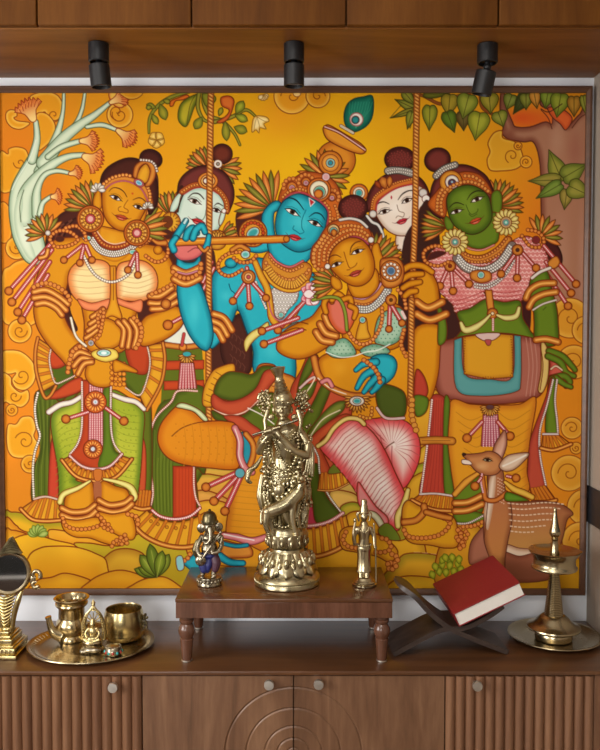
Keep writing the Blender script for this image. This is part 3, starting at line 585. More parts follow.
# blouse, jewellery
bl = shape("428,258 440,246 456,252 470,262 490,262 508,244 526,236 540,244 548,258 546,270 534,280 530,292 521,301 504,302 490,299 484,292 486,302 470,308 456,313 452,304 440,292 434,276", PN, PNE, 6, .8, LN, .8)
scales(bl, 428, 238, 548, 314); blob(458, 296, 14, 'c85a58', .5, clip=bl); blob(510, 288, 14, 'c85a58', .4, clip=bl)
for i in range(3): line(f"456,{309-i*4} 470,{305-i*4} 484,{299-i*4}", .8, 'b04040', clip=bl); line(f"490,{299-i*4} 506,{301-i*4} 522,{298-i*4}", .8, 'b04040', clip=bl)
line("458,248 466,257 482,259 498,251 508,240", 7, OG, OGE, LN, .8); beads("459,247 467,255 482,257 497,249 506,239", 1.5, 3.2, 'dc9446', '8e3a14'); beads("457,251 466,260 482,262 499,254 510,243", 1.5, 3.2, 'dc9446', '8e3a14'); line("462,244 470,249 482,250 494,245", 1.4, 'd88a80', None, LN, .4)
line("457,258 467,268 484,271 500,263 512,246", 8.5, '7a6a62', None, LN, .7)
for k in (-2.6, 0, 2.6): beads(f"{458-k*.3},{258+k} {467-k*.2},{267+k} 484,{271+k} {500+k*.3},{263+k} {511+k*.6},{247+k*.5}", 1.3, 2.5, 'f0ebe2', '6a625a', .4)
shape("471,272 480,270 490,272 491,280 481,283 471,279", OG, OGE, 3, .8, LN, .7); disc(481, 275, 3.6, '6ab0a8', 'e8f0e0', 2, LN, .6)
for k in (0, 3): beads(f"475,{284+k} 486,{285+k} 497,{280+k} {507},{270+k} 514,{258+k}", 1.2, 2.4, 'efe9e0', '5a4a44', .4)
for a in ((449, 266, 440, 286), (451, 268, 453, 291), (453, 268, 469, 284), (518, 250, 501, 274), (518, 252, 517, 278), (520, 250, 536, 268)): tassel(*a, 4, 3.4)
disc(450, 266, 5.6, OG, OGE, 3, LN, .8); disc(450, 266, 2, '7a2a14', None, o=LN); disc(517.5, 250, 5.6, OG, OGE, 3, LN, .8); disc(517.5, 250, 2, '4a2a24', None, o=LN)
scallop("448,262 438,266 426,262 424,252 434,246 446,248"); shape("428,260 430,254 438,251 446,253 436,258", '4a1f1c', None, o=LN); scallop("522,236 530,246 540,247 544,240 538,232 528,230"); disc(536, 240, 4, '7a2a2a', None, o=LN)
for a in ((544, 246, 576, 284), (546, 262, 571, 293), (548, 276, 568, 306)): tassel(*a, 4, 3.8)
shape("548,262 556,256 560,262 556,268 550,268", OG, OGE, 2, .8, LN, .7)
# belly, arm
shape("457,313 470,308 486,299 504,302 520,301 523,318 530,330 532,342 460,342 462,328", GL, GLE, 6, .8, LN, .8)
shape("485,290! 492,290! 494,308 493,316 488,312", OG, OGE, 2, .7, LN, .7); disc(492.5, 313.5, 5.4, OG, OGE, 3, LN, .8); disc(492.5, 313.5, 1.8, 'e8d8b0', None, o=LN)
line("461,323 465,330 474,328 483,322 490,315", (3, 6, 6, 4, 2), 'e2d88a', 'b0a04a', LN, .7); line("497,315 506,318 516,316 519,308", (2, 5, 5, 3), 'e2d88a', 'b0a04a', LN, .7); pearls("493,319 493,330", .9, 'f0d8d0', PK)
shape("532,276 545,270 550,278 552,290 556,304 558,320 557,344 536,344 534,322 533,310 528,296", GL, GLE, 6, .85, LN, .9)
line("532,278 540,272 550,268", 2.6, 'e0d6ca', None, LN, .6)
for s in ("526,298 530,290 540,284 554,283", "529,307 534,299 544,294 556,292"): bangle(s, 6)
line("533,310 543,304 556,300", 1.6, 'd8d0c4', None, LN, .4); line("543,310 546,307", .7, '3a4a10')
# drum
shape("437,344 448,340 470,335 500,333 524,336 540,341 548,350 549,372 545,388 536,398 514,403 480,404 452,400 438,392 434,368", 'a86250', '743428', 8, .8, LN, .9)
shape("454,340! 462,337! 465,374 490,379 512,377 514,335! 521,336! 521,380 515,392 480,396 456,388", '5a9a98', '3a7a7a', 4, .7, LN, .7); shape("463,337! 490,333! 513,335! 513,377! 488,379! 464,374!", 'd89a24', 'b8701a', 5, .7, LN, .7)
beads("465,338 466,374 488,377 511,375 511,337", .6, 2.6, '7a3a14', None, 0)
shape("541,343 546,345 549,358 548,378 543,392 538,390 541,370", 'd8b86a', 'a07a3a', 2, .8, LN, .8); for_ = [line(f"{526+i*4},338 {529+i*4},366 {526+i*4},396", .7, 'c08a78') for i in range(3)]
line("540,345 543,366 540,390", .8, LN); shape("476,334 482,340 490,341 497,338 499,333", 'd8b8b0', None, o=LN); shape("485,340 491,340 490,345 487,345", 'b04a4a', None, o=LN, ow=.5)
shape("548,352 558,354 566,362 562,368 566,374 558,378 549,376 550,364", 'c85a4a', '9a3028', 4, .8, LN, .7)
for s in ("549,351 562,356 572,366 575,370", "548,356 560,362 566,372 574,376", "552,378 564,376 570,382 566,386"): line(s, (6, 6, 4.5), GL, GLE, LN, .8)
line("556,378 564,384 571,387", (6, 5, 4), GL, GLE, LN, .8); line("551,369 556,366 562,370", 1.6, 'd8c0a0', None, LN, .5); bangle("536,340 546,339 558,342", 6)
# scarf to the right, skirt
shape("549,378 556,380 555,400 557,420 558,434 546,434 546,410", '67801f', GLE, 4, .8, LN, .8); shape("546,396 550,380 552,380 546,410 540,430 540,455 545,487 528,488 528,462 530,440", 'b84a34', '8a2a24', 4, .7, LN, .8)
pearls("553,380 547,405 540,430 540,455 546,486", .9, 'efe0d4', '6a3a34'); pearls("557,380 555,400 557,420 558,434", .9, 'efe0d4', '6a3a34')
hem("543,434 550,435 558,434", "541,448 554,450 571,444", 6); line("543,434 558,434", 1.8, 'd8c8c0', None, LN, .5); hem("530,489 538,488 546,486", "533,502 546,502 556,500", 6)
sk = shape("450,402 470,404 486,405 500,405 520,404 536,398 530,440 527,470 528,492 500,500 470,500 455,496 448,450", 'dd9622', 'c06a1a', 8, .8, LN, .8)
for i in range(9): line(f"{456+i*2},{412+i*9} {470+i*2},{420+i*9} {486},{414+i*9}", .6, 'b8701a', clip=sk); line(f"{498},{412+i*9} {512},{420+i*9} {530},{410+i*9}", .6, 'b8701a', clip=sk)
shape("483,414! 498,414! 501,446! 481,446!", 'a84a58', None, o=LN, ow=.6)
for i in range(6): pearls(f"{485+i*2.2:.1f},415 {483.4+i*3:.1f},446", .7, 'eecfd0', 'a84a58', 1.8)
fan(490, 407, 0, 180, 11, 10, 4, (('e2a448', 'a85a1a'),) * 2); disc(490, 407, 4, '5a3a3a', None, o=LN, ry=2.6); tassel(482, 422, 467, 438, 4.4, 3.8); tassel(498, 422, 510, 436, 4.4, 3.8)
# red scarf on the left of the skirt, with its hem
shape("432,396 446,400 444,430 444,470 446,495 420,495 426,460 430,425", 'b8402e', '8a2a22', 5, .7, LN, .8); shape("444,400 450,402 448,440 451,470 454,495 445,495 443,460", '5f7a20', GLE, 3, .7, LN, .7)
for i in range(5): line(f"{434+i*2.4},400 {432+i*2.6},450 {426+i*4},492", .5, '8a2a22')
pearls("432,400 429,430 426,455 421,492", 1, 'f0e2d6', '8a3a34'); hem("420,494 436,494 454,496", "412,500 432,509 453,511", 9); line("420,494 436,493.5 454,496", 1.8, 'd8c8c0', None, LN, .5)
line("421,441 436,440 452,441", 7, 'd08a2e', 'a05a1a', LN, .8); line("422,440.5 450,440.5", .7, '8a4a1a')
# ---------------- her feet, the deer
shape("455,492 470,480 482,476 484,500 480,514 458,514 454,504", GL, GLE, 5, .8, LN, .8); line("455,494 466,482 480,472", (5, 6, 3), 'e2a03a', 'b8701e', LN, .8)
shape("454,512 468,510 484,514 488,522 470,524 456,522", GL, GLE, 4, .8, LN, .7)
for s in ("455,503 468,502 481,496", "455,511 468,510 482,504"): bangle(s, 6)
pearls("455,523 468,523 484,515", .9, 'e8dcd0', '6a4a3a'); beads("458,532 462,527 472,526 482,522", 2.2, 4.2, 'd8863a'); beads("459,546 464,540 460,534 468,532 464,542", 2.2, 4.2, 'd8863a')
DR, DRE = 'b06c44', '7e4428'
shape("486,560 470,564 470,545 478,532 490,524 492,560", 'a86a50', '7a4430', 6, .7, '5a2a1c', .8); shape("505,500 520,502 540,501 558,503 568,508 573,514 567,520 562,540 552,560 506,560 500,540 496,520", DR, DRE, 7, .7, '5a2a1c', .8, g=(530, 505, 530, 548, 'c08848'))
shape("505,545 520,548 540,548 556,542 552,560 506,566", 'e0c4a8', 'b07a58', 5, .8, '5a2a1c', .6); shape("503,553 520,556 545,552 552,578 504,580", '9a5a40', '7a3e2a', 5, .7, '5a2a1c', .6)
shape("488,474 502,470 505,488 510,500 512,520 508,540 505,560 504,580 494,580 490,560 484,540 484,515 488,495", DR, DRE, 6, .7, '5a2a1c', .8, g=(490, 480, 498, 560, 'c07e44'))
shape("484,515 486,500 490,478 496,476 494,500 488,530", 'e4cdb4', 'b88a68', 4, .8, None, 0)
line("484,540 486,520 488,498 488,476", .8, '5a2a1c')
for k, (y, n) in enumerate(((503, 14), (508, 13), (514, 12), (520, 11), (526, 9), (531, 6))):
    for i in range(n): x = 508 + k * .6 + i * 4.1; line([(x, y + math.sin(i * .5) * 1.0 + i * .05), (x + 1.9, y + math.sin(i * .5 + .2) * 1.0 + i * .05)], 1.1, 'e8d0b0')
for k in range(4):
    for i in range(8): disc(498 + k * 1.9, 478 + i * 3.2 + k, .55, 'ecd2b8', None, None, None, 0)
shape("493,455 494,446 499,437 505,430 507,442 504,454 500,460", 'c08a6a', '8a4c38', 4, .8, '5a2a1c', .8, g=(495, 440, 505, 446, 'd8a890'))
shape("463,453 468,454 480,453 490,451 499,455 503,463 500,471 494,475 484,475 476,471 470,465 463,464 462,460 466,459 463,456", 'c4834e', '94502c', 6, .75, '5a2a1c', .8); blob(482, 466, 10, 'd8a870', .7, 6); shape("463,459.5 469,460.5 472,464 468,464.5 463,463.6 461.5,461.5", 'e8d4c0', None, o='5a2a1c', ow=.4)
disc(464, 454.3, 1.9, '3a2218', None, o='2a120c', ry=1.3); eye(487.5, 460, 8, 8, 4.4, white='a8a888')
shape("499,466 504,458 512,454 529,453 522,463 513,470 504,471", 'dcc0a4', 'a87a5a', 4, .8, '5a2a1c', .8); line("503,466 512,462 526,455", 1.6, 'ece0d0'); line("482,476 484,490 486,499 496,500 506,493", 4, 'cf7a34', 'a04e1a', LN, .8)
pearls("482,474 481,482 483,492", .8, 'eecfd0', 'a84a58'); tassel(481, 478, 475, 486, 4.4, 3); tassel(507, 476, 516, 478, 4.2, 3); line("505,482 514,489 524,493 532,497", (3, 5.5, 6, 5), 'e6b84a', 'b8801e', LN, .8); shape("506,492 516,494 527,499 527,501 506,501", '5f8a24', GLE, 3, .8, LN, .7)
# ---------------- the blue player: hair, fans, crown
KB, KBE, KBH = '2aaebd', '0e6c7e', '4ac8d0'
shape("236,214 248,206 262,212 262,240 246,246 238,236", '4a2218', None, o=None); shape("238,314 246,326 252,350 250,372 234,376 222,358 222,336", '4c241a', '2e130d', 5, .7, '2a0e08', .7)
for i in range(12): a = i * 1.9; line([(230 + (i % 4) * 4, 330 + i * 3), (233 + (i % 4) * 4, 334 + i * 3), (232 + (i % 4) * 4, 338 + i * 3)], .5, '7a4636')
fan(272, 208, 163, 280, 8, 38, 10); 
shape("353,132 346,126 344,116 347,105 354,99 363,97 372,96 373.5,108 371,120 364,128", '1f7a62', '0d4a3c', 6, .8, '0c3a30', .9); 
for i in range(9): line([(356, 128), (349 + i * 2.6, 112 - (i % 3)), (350 + i * 2.8, 102)], .5, '3a9a78')
disc(356.5, 119.5, 6.6, 'ece6da', 'c8a8a0', 2, 'a04a4a', .7); disc(355.5, 120, 4, '2a8a8a', '0d3a4a', 2, LN, .5)
disc(336, 160, 19.5, 'd98a26', 'b8601a', 8, LN, .9, 19); shape("323,130 325,126 330,125.5 345,134 360,143 366,150 362,154 352,152 338,146 327,139", 'e0962a', 'b8601a', 4, .8, LN, .9); line("325,127 338,132 352,141 365,150", 2.2, '9a4030', None, LN, .5); pearls("325,127 338,132 352,141 365,150", .6, 'f0e0d0', '9a4030')
line("341,126 353,133", 2.5, 'c8c0a8', None, LN, .5)
fan(325, 177, 160, 285, 7, 28, 8.5); fan(325, 177, -52, 45, 5, 25, 8); disc(330.5, 163, 12, 'd98a26', 'b8601a', 4, LN, .9); disc(330.5, 163, 8.6, 'e5a040', 'c8742a', 3, LN, .5); disc(330.5, 163, 4.6, '8ac0b8', None, o=LN); disc(330.5, 163, 2.4, '2a8a9a', None)
cr = shape("278,208 279,196 284,185 294,178 306,172 322,174 334,181 340,192 342,206 340,225 334,240 330,250 322,250 326,226 326,210 312,198 298,193 286,197 281,204", 'c8641f', '8e3a14', 5, .7, LN, .8)
for x, y, r in ((292, 187, 8.5), (306, 182, 7.5), (332, 197, 7), (333, 226, 7.5)):
    beads([(x + r * math.cos(a), y + r * math.sin(a)) for a in np.linspace(math.pi * .95, math.pi * 2.15, 14)], 2, 3.8, 'd8863a', '8e3a14', .6); disc(x, y, r * .62, 'e0902e', 'a8481c', 3, LN, .7); disc(x, y + 1, r * .36, 'b06a78' if x != 333 else '4ab0a8', 'e8e0d0', 1.5, LN, .5)
for s in ("283,197 290,191 300,189 311,193 322,200 329,208", "330,212 330,222 329,234 325,246", "335,206 338,216 336,236"): beads(s, 1.6, 3.2, 'dc9446', '8e3a14', .6)
disc(319, 190, 12, 'd9822c', 'b4501a', 3, LN, .8); disc(319, 190, 9.4, 'ece2c4', 'b8a878', 2, LN, .7); disc(319.5, 192, 6, '4a9a88', 'c8d8b8', 2, LN, .6); disc(318.5, 194, 4.4, 'd9822c', 'a8481c', 2, LN, .6); line("281,205 288,196 299,192.4 311,196 322,203 328,212 327,228", 1.5, 'b03a4a')
disc(326, 177, 4, 'd8a0a0', 'f0e0d8', 2, LN, .6); disc(291, 219.0, .1, KB, None, o=None)
disc(359, 193, 9, 'd9822c', 'b4501a', 3, LN, .8); disc(359, 193, 6, 'e8d8b8', None, o=LN); disc(359, 193, 3.6, '3a9a98', 'bfe0d8', 1.5, LN, .5)
# ear, neck, face
shape("278,201 281,204 278,210 274,214 274,228 276,244 270,250 258,253 246,250 248,245 260,243 262,232 262,216 267,207 273,202", KB, KBE, 4, .85, '0c3a48', .8)
shape("271,240 270,254 282,266 296,268 310,258 309,244", KB, KBE, 5, .85, '0c3a48', .8)
shape("282,203 290,196.4 300,194 311,198 321,204 327,212 326,224 322.5,235 316,244.5 307,250.5 297,252 287,247.5 279,240 275.5,229 276.5,215", KB, KBE, 8, .85, '0c3a48', .9)
blob(300, 222, 16, KBH, .8); blob(297, 203, 12, KBH, .5); blob(288, 236, 8, KBH, .5)
line("282,202 289,198 297,201 304,210", (.6, 1.6, .7), '0a2a36'); line("309,217 315,213 321,214.5 325,220", (.6, 1.5, .7), '0a2a36'); eye(292.4, 212.2, 28, 14, 6.8, lid='08181e'); eye(315, 223.4, 24, 13, 6.6, lid='08181e')
line("306,210 302,220 302,228 304,232 300,234", .8, KBE); line("300,234 296,231 293,229 294,226", .9, KBE); mouth(295, 237.6, 16, 13, 7, 'c02a30', '5a1018'); raw([(309, 198), (315, 202), (310.5, 206.5)], 'b8242e', None, 1, 0, 'e8e0d8', .6)
for x, y, rx in ((253, 233, 14), (321, 254, 10)):
    disc(x, y, rx, 'd9922e', 'b4601a', 3, LN, .9, rx); beads([(x + rx * .74 * math.cos(a), y + rx * .74 * math.sin(a)) for a in np.linspace(0, 2 * math.pi, 26)], 1.8, 3.6, 'c2481c', '7a2a0c', .6); disc(x, y, rx * .5, '3a9a98', 'e4f0e4', 3, LN, .7, rx * .36, -35)
# torso
shape("212,278 222,268 240,262 262,258 276,270 300,284 312,272 322,300 316,330 297,345 296,372 290,392 270,384 254,372 253,350 246,330 238,310 232,322 220,336 214,320", KB, KBE, 7, .85, '0c3a48', .9)
blob(252, 290, 14, KBH, .6); blob(272, 350, 14, KBH, .6); blob(226, 296, 9, KBH, .5); line("229,284 231,290 235,294 237,304 238,311", .9, '0c4a5a')
shape("246,352 244,342 250,333 260,327 268,322 268,330 258,337 251,344", 'e6d47a', 'b8a03c', 3, .8, LN, .7)
nt = shape("271,290 282,288 297,290 297,300 288,310 282,319 275,316 273,302", 'd6cfc4', '9a9088', 3, .7, LN, .7)
for j in range(9):
    for i in range(9): disc(271 + i * 3.2 + (j % 2) * 1.6, 289 + j * 3.3, 1.2, 'f4f0ea', None, None, '8a8078', .4, clip=nt)
shape("268,252 276,262 290,268 304,262 312,268 308,282 296,290 282,290 270,282 262,266", 'd08a2a', 'a8581a', 5, .7, LN, .8)
for w, s in ((1.6, "270,257 277,265 290,271 302,266"), (1.9, "266,263 274,273 288,280 303,276 309,270")): beads(s, w, w * 2, 'dc9446', '8e3a14', .6)
q_, d_ = along("264,270 272,281 284,288 297,288 307,280", 3.0)
for (x, y), (dx, dy) in zip(q_, d_): line([(x + dy * 1, y - dx * 1), (x + dy * 7, y - dx * 7)], 1.7, 'e2a83c', None, '8e4a14', .5)
line("264,272 272,283 284,290 297,290 308,282", 3, 'dfa22a', 'b4701a', LN, .7); line("270,254 277,262 290,267 303,261", 1.6, 'd06a6a', None, LN, .5)
line("255,262 261,276 267,288 270,304 272,318 280,326 290,320 298,308", (5, 6, 6, 6, 6, 4), 'dfa22a', 'b4701a', LN, .8); line("268,296 272,314 281,321 290,314", 1.4, 'c05a6a'); disc(281, 315, 3, '6ab0a8', 'e8f0e0', 1.5, LN, .5)
pearls("256,282 260,294 266,308", 1.1, 'ece4da', '6a5a5a')
scallop("240,252 228,254 219,262 220,272 230,276 242,270"); for_ = disc(231, 263, 6, KB, KBE, 4, '0c3a48', .7, 5); line("232,250 240,246 248,250", 4, OG, OGE, LN, .7); beads("234,258 240,262 250,262 256,256", 2, 3.8, 'd8863a'); disc(245.5, 254.5, 4.6, '5ab0a8', 'e8f4ea', 3, LN, .8, 4)
for a in ((247, 280, 233, 301), (248, 282, 249.5, 306), (250, 280, 266, 298), (247, 268, 248, 276)): tassel(*a, 3.8, 3.6)
disc(248.5, 277, 7, OG, OGE, 3, LN, .8); disc(248.5, 277, 4.2, 'e8b070', None, o=LN); disc(248.5, 277, 2, 'b04a50', None, o=LN)
for a in ((212, 262, 203, 282), (214, 268, 202, 292)): line([a[:2], a[2:]], 3, PK, None, LN, .5); pearls([a[:2], a[2:]], .7, 'f4dcd8', PK)
# right arm raised to the flute
rope("211,90 210,160 209,250 208.6,340 209,421")
shape("213,318 222,318 224,334 216,346 210,346", KB, KBE, 4, .8, '0c3a48', .8)
for s in ("214,314 224,318 232,330", "213,321 221,325 227,335", "213,328 218,331 223,340"): bangle(s, 6)
shape("178,284 190,282 200,284 207,302 212,322 213,338 208,350 200,348 190,336 182,318 178,300", KB, KBE, 6, .85, '0c3a48', .9); blob(194, 310, 10, KBH, .7, 24)
shape("178,256 184,262 194,262 200,256 198,270 178,272", KB, KBE, 4, .8, '0c3a48', .8)
shape("172,244 186,240 203,244 202,254 192,260 180,260 174,254", 'd8706a', 'a84048', 4, .8, '0c3a48', .7); line("188,252 195,248 200,249", .8, '7a2a30')
for s in ("174,268 186,273 199,268", "174,279 186,284 200,278"): bangle(s, 6)
beads("173,272 180,277 190,278 200,272 201,264", 2.4, 4.4, 'd8863a')
line("178,272 187,274 197,271", 1.6, 'c88090', None, LN, .4)
line("165,243 200,241.4 250,240 286,239", 6.4, 'dc8c26', 'b05a14', LN, .9); line("168,241.6 284,237.8", .8, 'f0b850'); disc(286.5, 239, 3, 'c87a24', None, o=LN, ow=.7, ry=3.2); line("165,243 158,243 153,240", (5, 4, 2), OG, OGE, LN, .7)
for s in ("176,237 181,229 186,221", "186,238 188,232 193,228 197,233", "193,238 196,230 202,226 205,232", "174,250 172,244 176,238"): line(s, (6, 6, 5), KB, KBE, '0c3a48', .8)
line("206,248 208,242 209,236", (6, 5, 4), KB, KBE, '0c3a48', .8); line("184.5,223 186.5,219.5", 2.4, 'bfe0dc', None, '0c3a48', .4); line("199,246 204,251 208,248", 3, OG, OGE, LN, .6)
# waist sash and legs of the player
shape("203,405 204,388 212,372 222,366 234,364 234,376 224,384 216,396 213,406", GD, GDE, 4, .8, LN, .8)
for i in range(6): line([lerp((204, 400), (216, 372), i / 5), lerp((214, 404), (226, 378), i / 5)], .8, '8e4a14')
hm = shape("258,366 272,364 282,372 296,380 290,402 270,398 256,386", OG, OGE, 4, .8, LN, .8); beads("258,372 266,380 278,386", 2.4, 4.6, 'dc9446')
shape("214,394 218,380 228,372 240,372 252,374 262,366 275,367 266,374 256,390 240,400 226,400", '5c6a1c', GNE, 6, .8, LN, .8)
shape("213,394 226,401 242,398 256,388 264,372 273,370 280,376 272,384 262,398 250,410 236,416 222,413 212,406", 'c05030', '98301c', 5, .8, LN, .8); line("214,410 228,415 242,413 254,405 266,390", 1.2, 'e8c8b0')
shape("212,410 226,416 242,415 256,404 272,392 284,410 276,436 250,436 240,426 216,420", '5c6a1c', GNE, 6, .8, LN, .8); shape("224,416 240,416 252,424 262,432 256,440 244,432 232,424", 'c05030', '98301c', 4, .8, LN, .7); line("248,408 262,415 274,424", 1.2, 'e8dcd0')
shape("158,442 160,426 170,412 180,405 192,410 205,420 224,421 236,425 239,445 238,468 210,468 182,464 166,456", 'dc8a1c', 'c0600e', 9, .85, LN, .9); line("172,436 182,428 196,423 212,421", .9, LN)
for i in range(7):
    for j in range(8): disc(176 + j * 8 + (i % 2) * 3, 424 + i * 6, .5, 'b8640f', None, None, None, 0)
    line(f"{184+i*8},424 {186+i*8},445 {184+i*8},466", .6, 'c87a14')
shape("176,407 180,403 188,404 200,410 208,419 204,421 194,412 184,409", 'dfe4b8', '8aa060', 3, .8, LN, .8)
shape("252,440 262,436 276,442 290,470 296,540 286,560 240,540 226,530 238,470", 'dd9220', 'b8641a', 9, .8, LN, .8)
for i in range(10): line(f"{238-i*1},{478+i*6} 262,{480+i*6} 290,{476+i*6}", .5, 'b8701a')
shape("240,433 250,436 252,452 248,470 240,466 243,450", '2a8fa0', KBE, 3, .8, '0c3a48', .8); line("246,434 253,444 253,456 248,470", 5, OG, OGE, LN, .8); line("235,428 240,440 240,456 245,468 252,472", 6, 'd88a88', 'b05058', LN, .8); line("235,429 239,442 239,456 243,467", .9, 'f0e0d8')
shape("262,440 276,440 276,480 266,470", '2a8fa0', None, o=LN)
for a in ((238, 472, 206, 487), (240, 474, 214, 501), (242, 474, 225, 511)): tassel(*a, 4.4, 5)
disc(240, 473, 5, '5aa0a8', None, o=LN, ow=.7)
line("222,535 236,537 252,541 268,536", (5, 7, 7, 5), 'dc8a88', 'b05058', LN, .8); line("224,534 238,537 254,540", 1.2, 'f4e6e0')
shape("222,541 236,543 250,546 252,556 236,558 222,556", OG, OGE, 4, .8, LN, .8); line("222,543 236,546 247,545", 3.4, '2a8fa0', KBE, '0c3a48', .7); line("220,556 230,562 243,563", (7, 6, 5), '2a9fb0', KBE, '0c3a48', .8)
shape("186,566 178,559 188,558 198,552 206,558 204,570 192,570", '2aa0b0', KBE, 4, .8, '0c3a48', .8); beads("180,560 186,560 190,554", 2.2, 4.4, 'd8863a'); shape("176,558 182,556 184,568 178,570", '8ac0c0', None, o=LN)
# ---------------- the seated woman: drapery between the figures
shape("290,392 300,372 312,352 330,372 352,392 340,470 300,470 288,430", 'c05030', '98301c', 6, .7, LN, .8)
shape("297,392 302,372 310,356 318,356 312,372 304,384 318,380 320,372 312,396 300,404", '5c6a1c', GNE, 4, .8, LN, .7); shape("302,420 312,404 322,384 328,378 332,386 322,412 312,432 300,440", '5c6a1c', GNE, 5, .8, LN, .7); shape("306,436 322,414 336,402 346,402 342,412 326,424 312,440", '7a8230', GNE, 5, .8, LN, .7)
shape("310,440 326,424 344,414 352,418 338,428 322,446 330,470 322,480 306,466", 'c0542c', '98301c', 5, .8, LN, .8)
line("300,388 312,378 324,377 332,384", 2.2, 'd8b8b0', None, LN, .6); line("308,440 322,420 340,410", 1, 'ecd8b8'); line("300,400 312,384 320,366", 1.2, 'ecd8b8')
shape("298,470 306,468 316,490 318,526 300,528", 'b8384a', '8a2434', 4, .7, LN, .7); shape("307,468 318,464 320,480 328,498 340,514 330,522 316,522 312,500", '4c5a16', GNE, 5, .8, LN, .8); pearls("309,440 318,456 320,474 328,494 341,512", .9, 'efe4d8', '4a3a1a')
line("300,526 316,525 330,521 343,513", 3, 'd8a0a0', None, LN, .6); pearls("300,526 316,525 330,521 343,513", .8, 'f6e6dc', PK); hem("300,529 316,528 332,523 346,515", "300,556 318,556 336,550 352,540", 7, GD, GDE, 4); hem("320,474 332,472 350,466", "318,490 334,490 353,481", 7, 'dfa424', GDE, .8)
shape("330,468 340,460 348,466 352,470 330,474", '6a7222', None, o=LN)
# pink pleated trousers
TPK, TPE = 'f0d4c8', 'd63a3e'
t2 = shape("364,424 378,418 396,418 410,424 419,438 420,456 414,474 404,488 396,482 384,456", TPK, TPE, 15, .95, LN, .9); blob(398, 442, 16, 'fbf2ea', .8, clip=t2)
folds("384,440 374,430 368,424", "396,480 392,462 392,446", 3, 'a83a40', .7, t2)
for i in range(18): t = i / 17; a = math.radians(-215 + t * 265); line([(392 + 4 * math.cos(a), 446 + 4 * math.sin(a)), (394 + 18 * math.cos(a), 444 + 20 * math.sin(a)), (395 + 34 * math.cos(a), 446 + 44 * math.sin(a))], (.3, .7, .9), 'b85050', clip=t2)
line("383,452 388,446 394,442", 1, LN)
t1 = shape("319,446 330,432 344,420 356,418 364,424 376,436 386,452 396,474 405,494 405,510 399,530 390,526 376,520 362,502 352,486 338,468", TPK, TPE, 15, .95, LN, .9); blob(366, 452, 18, 'fbf2ea', .8, 30, clip=t1); blob(382, 486, 13, 'fbf2ea', .75, 26, clip=t1)
for i in range(24):
    t = i / 23; a = lerp((322, 448), (384, 530), t); b = lerp((356, 414), (408, 500), t); m = lerp(a, b, .5)
    line([a, (m[0] - 1, m[1] - 4), b], (.5, .8, .5), 'b85050', clip=t1)
for i in range(12):
    t = i / 11; a = lerp((330, 462), (384, 530), t); m = lerp(a, lerp((356, 414), (408, 500), t), .35); line([a, lerp(a, m, .5), m], (2.6, 1.6, .4), 'd05a5c', clip=t1)
line("318,446 326,440 334,428 346,419 358,419 364,424", 4, 'e8cc7a', 'b8983c', LN, .8)
shape("358,482 366,492 376,506 388,518 386,532 380,520 366,512 358,502", 'dc8a86', TPE, 3, .8, LN, .8); line("364,512 374,515 381,524 384,534", (4, 6, 6, 4), 'e6e4c0', 'a8a878', LN, .8); line("408,490 404,504 398,516 398,526", (4, 6, 6, 5), 'e6d27a', 'b8983c', LN, .8); shape("386,523 394,528 400,540 384,538 378,530", '6a7a22', None, o=LN)
# her feet
shape("402,510 408,500 420,506 440,512 452,516 457,525 458,545 446,548 430,545 412,543 404,534", 'dea01e', 'b8701a', 6, .8, LN, .9); line("404,522 416,520 424,512 424,506", 6, OG, OGE, LN, .8); beads("404,530 408,536 420,538 436,536 446,530 450,522 444,518", 2.4, 4.4, 'd8863a'); beads("458,530 462,536 456,538 464,544 460,548", 2.4, 4.6, 'd8863a'); line("426,512 440,516 450,518", 5, OG, OGE, LN, .7)
shape("340,532 352,526 372,532 388,540 398,552 390,562 376,556 356,552 342,548", 'dea01e', 'b8701a', 6, .8, LN, .9); beads("346,532 343,540 348,546 356,548", 2.3, 4.2, 'd8863a'); beads("376,552 384,552 391,548 388,540 382,538", 2.4, 4.4, 'd8863a'); beads("392,554 398,558 394,564 388,562 390,570 396,566", 2.6, 4.8, 'd8863a')
# belly, blouse, arms
shape("318,362 326,354 344,350 364,346 380,352 384,376 376,394 352,396 334,390 322,380", SK, SKE, 7, .8, LN, .9); blob(340, 368, 12, 'e4a42a', .5)
line("314,358 318,374 326,384 340,392 356,396 372,394 384,388", 6, OG, OGE, LN, .8); line("318,378 330,388 346,394", 1, 'e8dcc8'); line("322,382 328,380 332,386", 4, 'd88a88', 'b05058', LN, .7)
fan(357, 399, -10, 190, 13, 14, 4, (('e0a040', 'a85a1a'),) * 2); disc(357, 401, 7.6, 'e4dccc', 'a8a090', 2, LN, .8, 5); disc(357, 401, 4.2, '3a9a9a', 'c8e8e0', 2, LN, .5, 3); beads("360,416 370,418 372,408", 1.8, 3.6, 'e2a040')
shape("376,392 384,384 404,392 406,412 398,420 384,416 378,408", '4c5a1c', GNE, 5, .8, LN, .8); line("377,408 386,418 404,418", 2.4, 'd8b8b4', None, LN, .6)
shape("348,288! 378,278! 392,300 404,312 402,344 372,352 346,344 342,322", SK, SKE, 6, .8, LN, .8)
BM, BME = 'a8c8ac', '5a9070'
for s in ("378,318 388,310 400,308 406,318 404,334 394,344 380,346 374,338", "326,350 334,342 344,338 352,344 356,354 344,358 332,357", "360,350 372,344 384,346 390,352 378,357 366,356"):
    m = shape(s, BM, BME, 7, .85, LN, .8)
    for j in range(14):
        for i in range(20): disc(324 + i * 4.4 + (j % 2) * 2.2, 308 + j * 3.8, .6, '3a7a5a', None, None, None, 0, clip=m)
line("402,312 405,318", 3, 'e8c8c0'); line("326,352 340,357 354,356 366,352 378,350 390,344", 1, 'e8ece0')
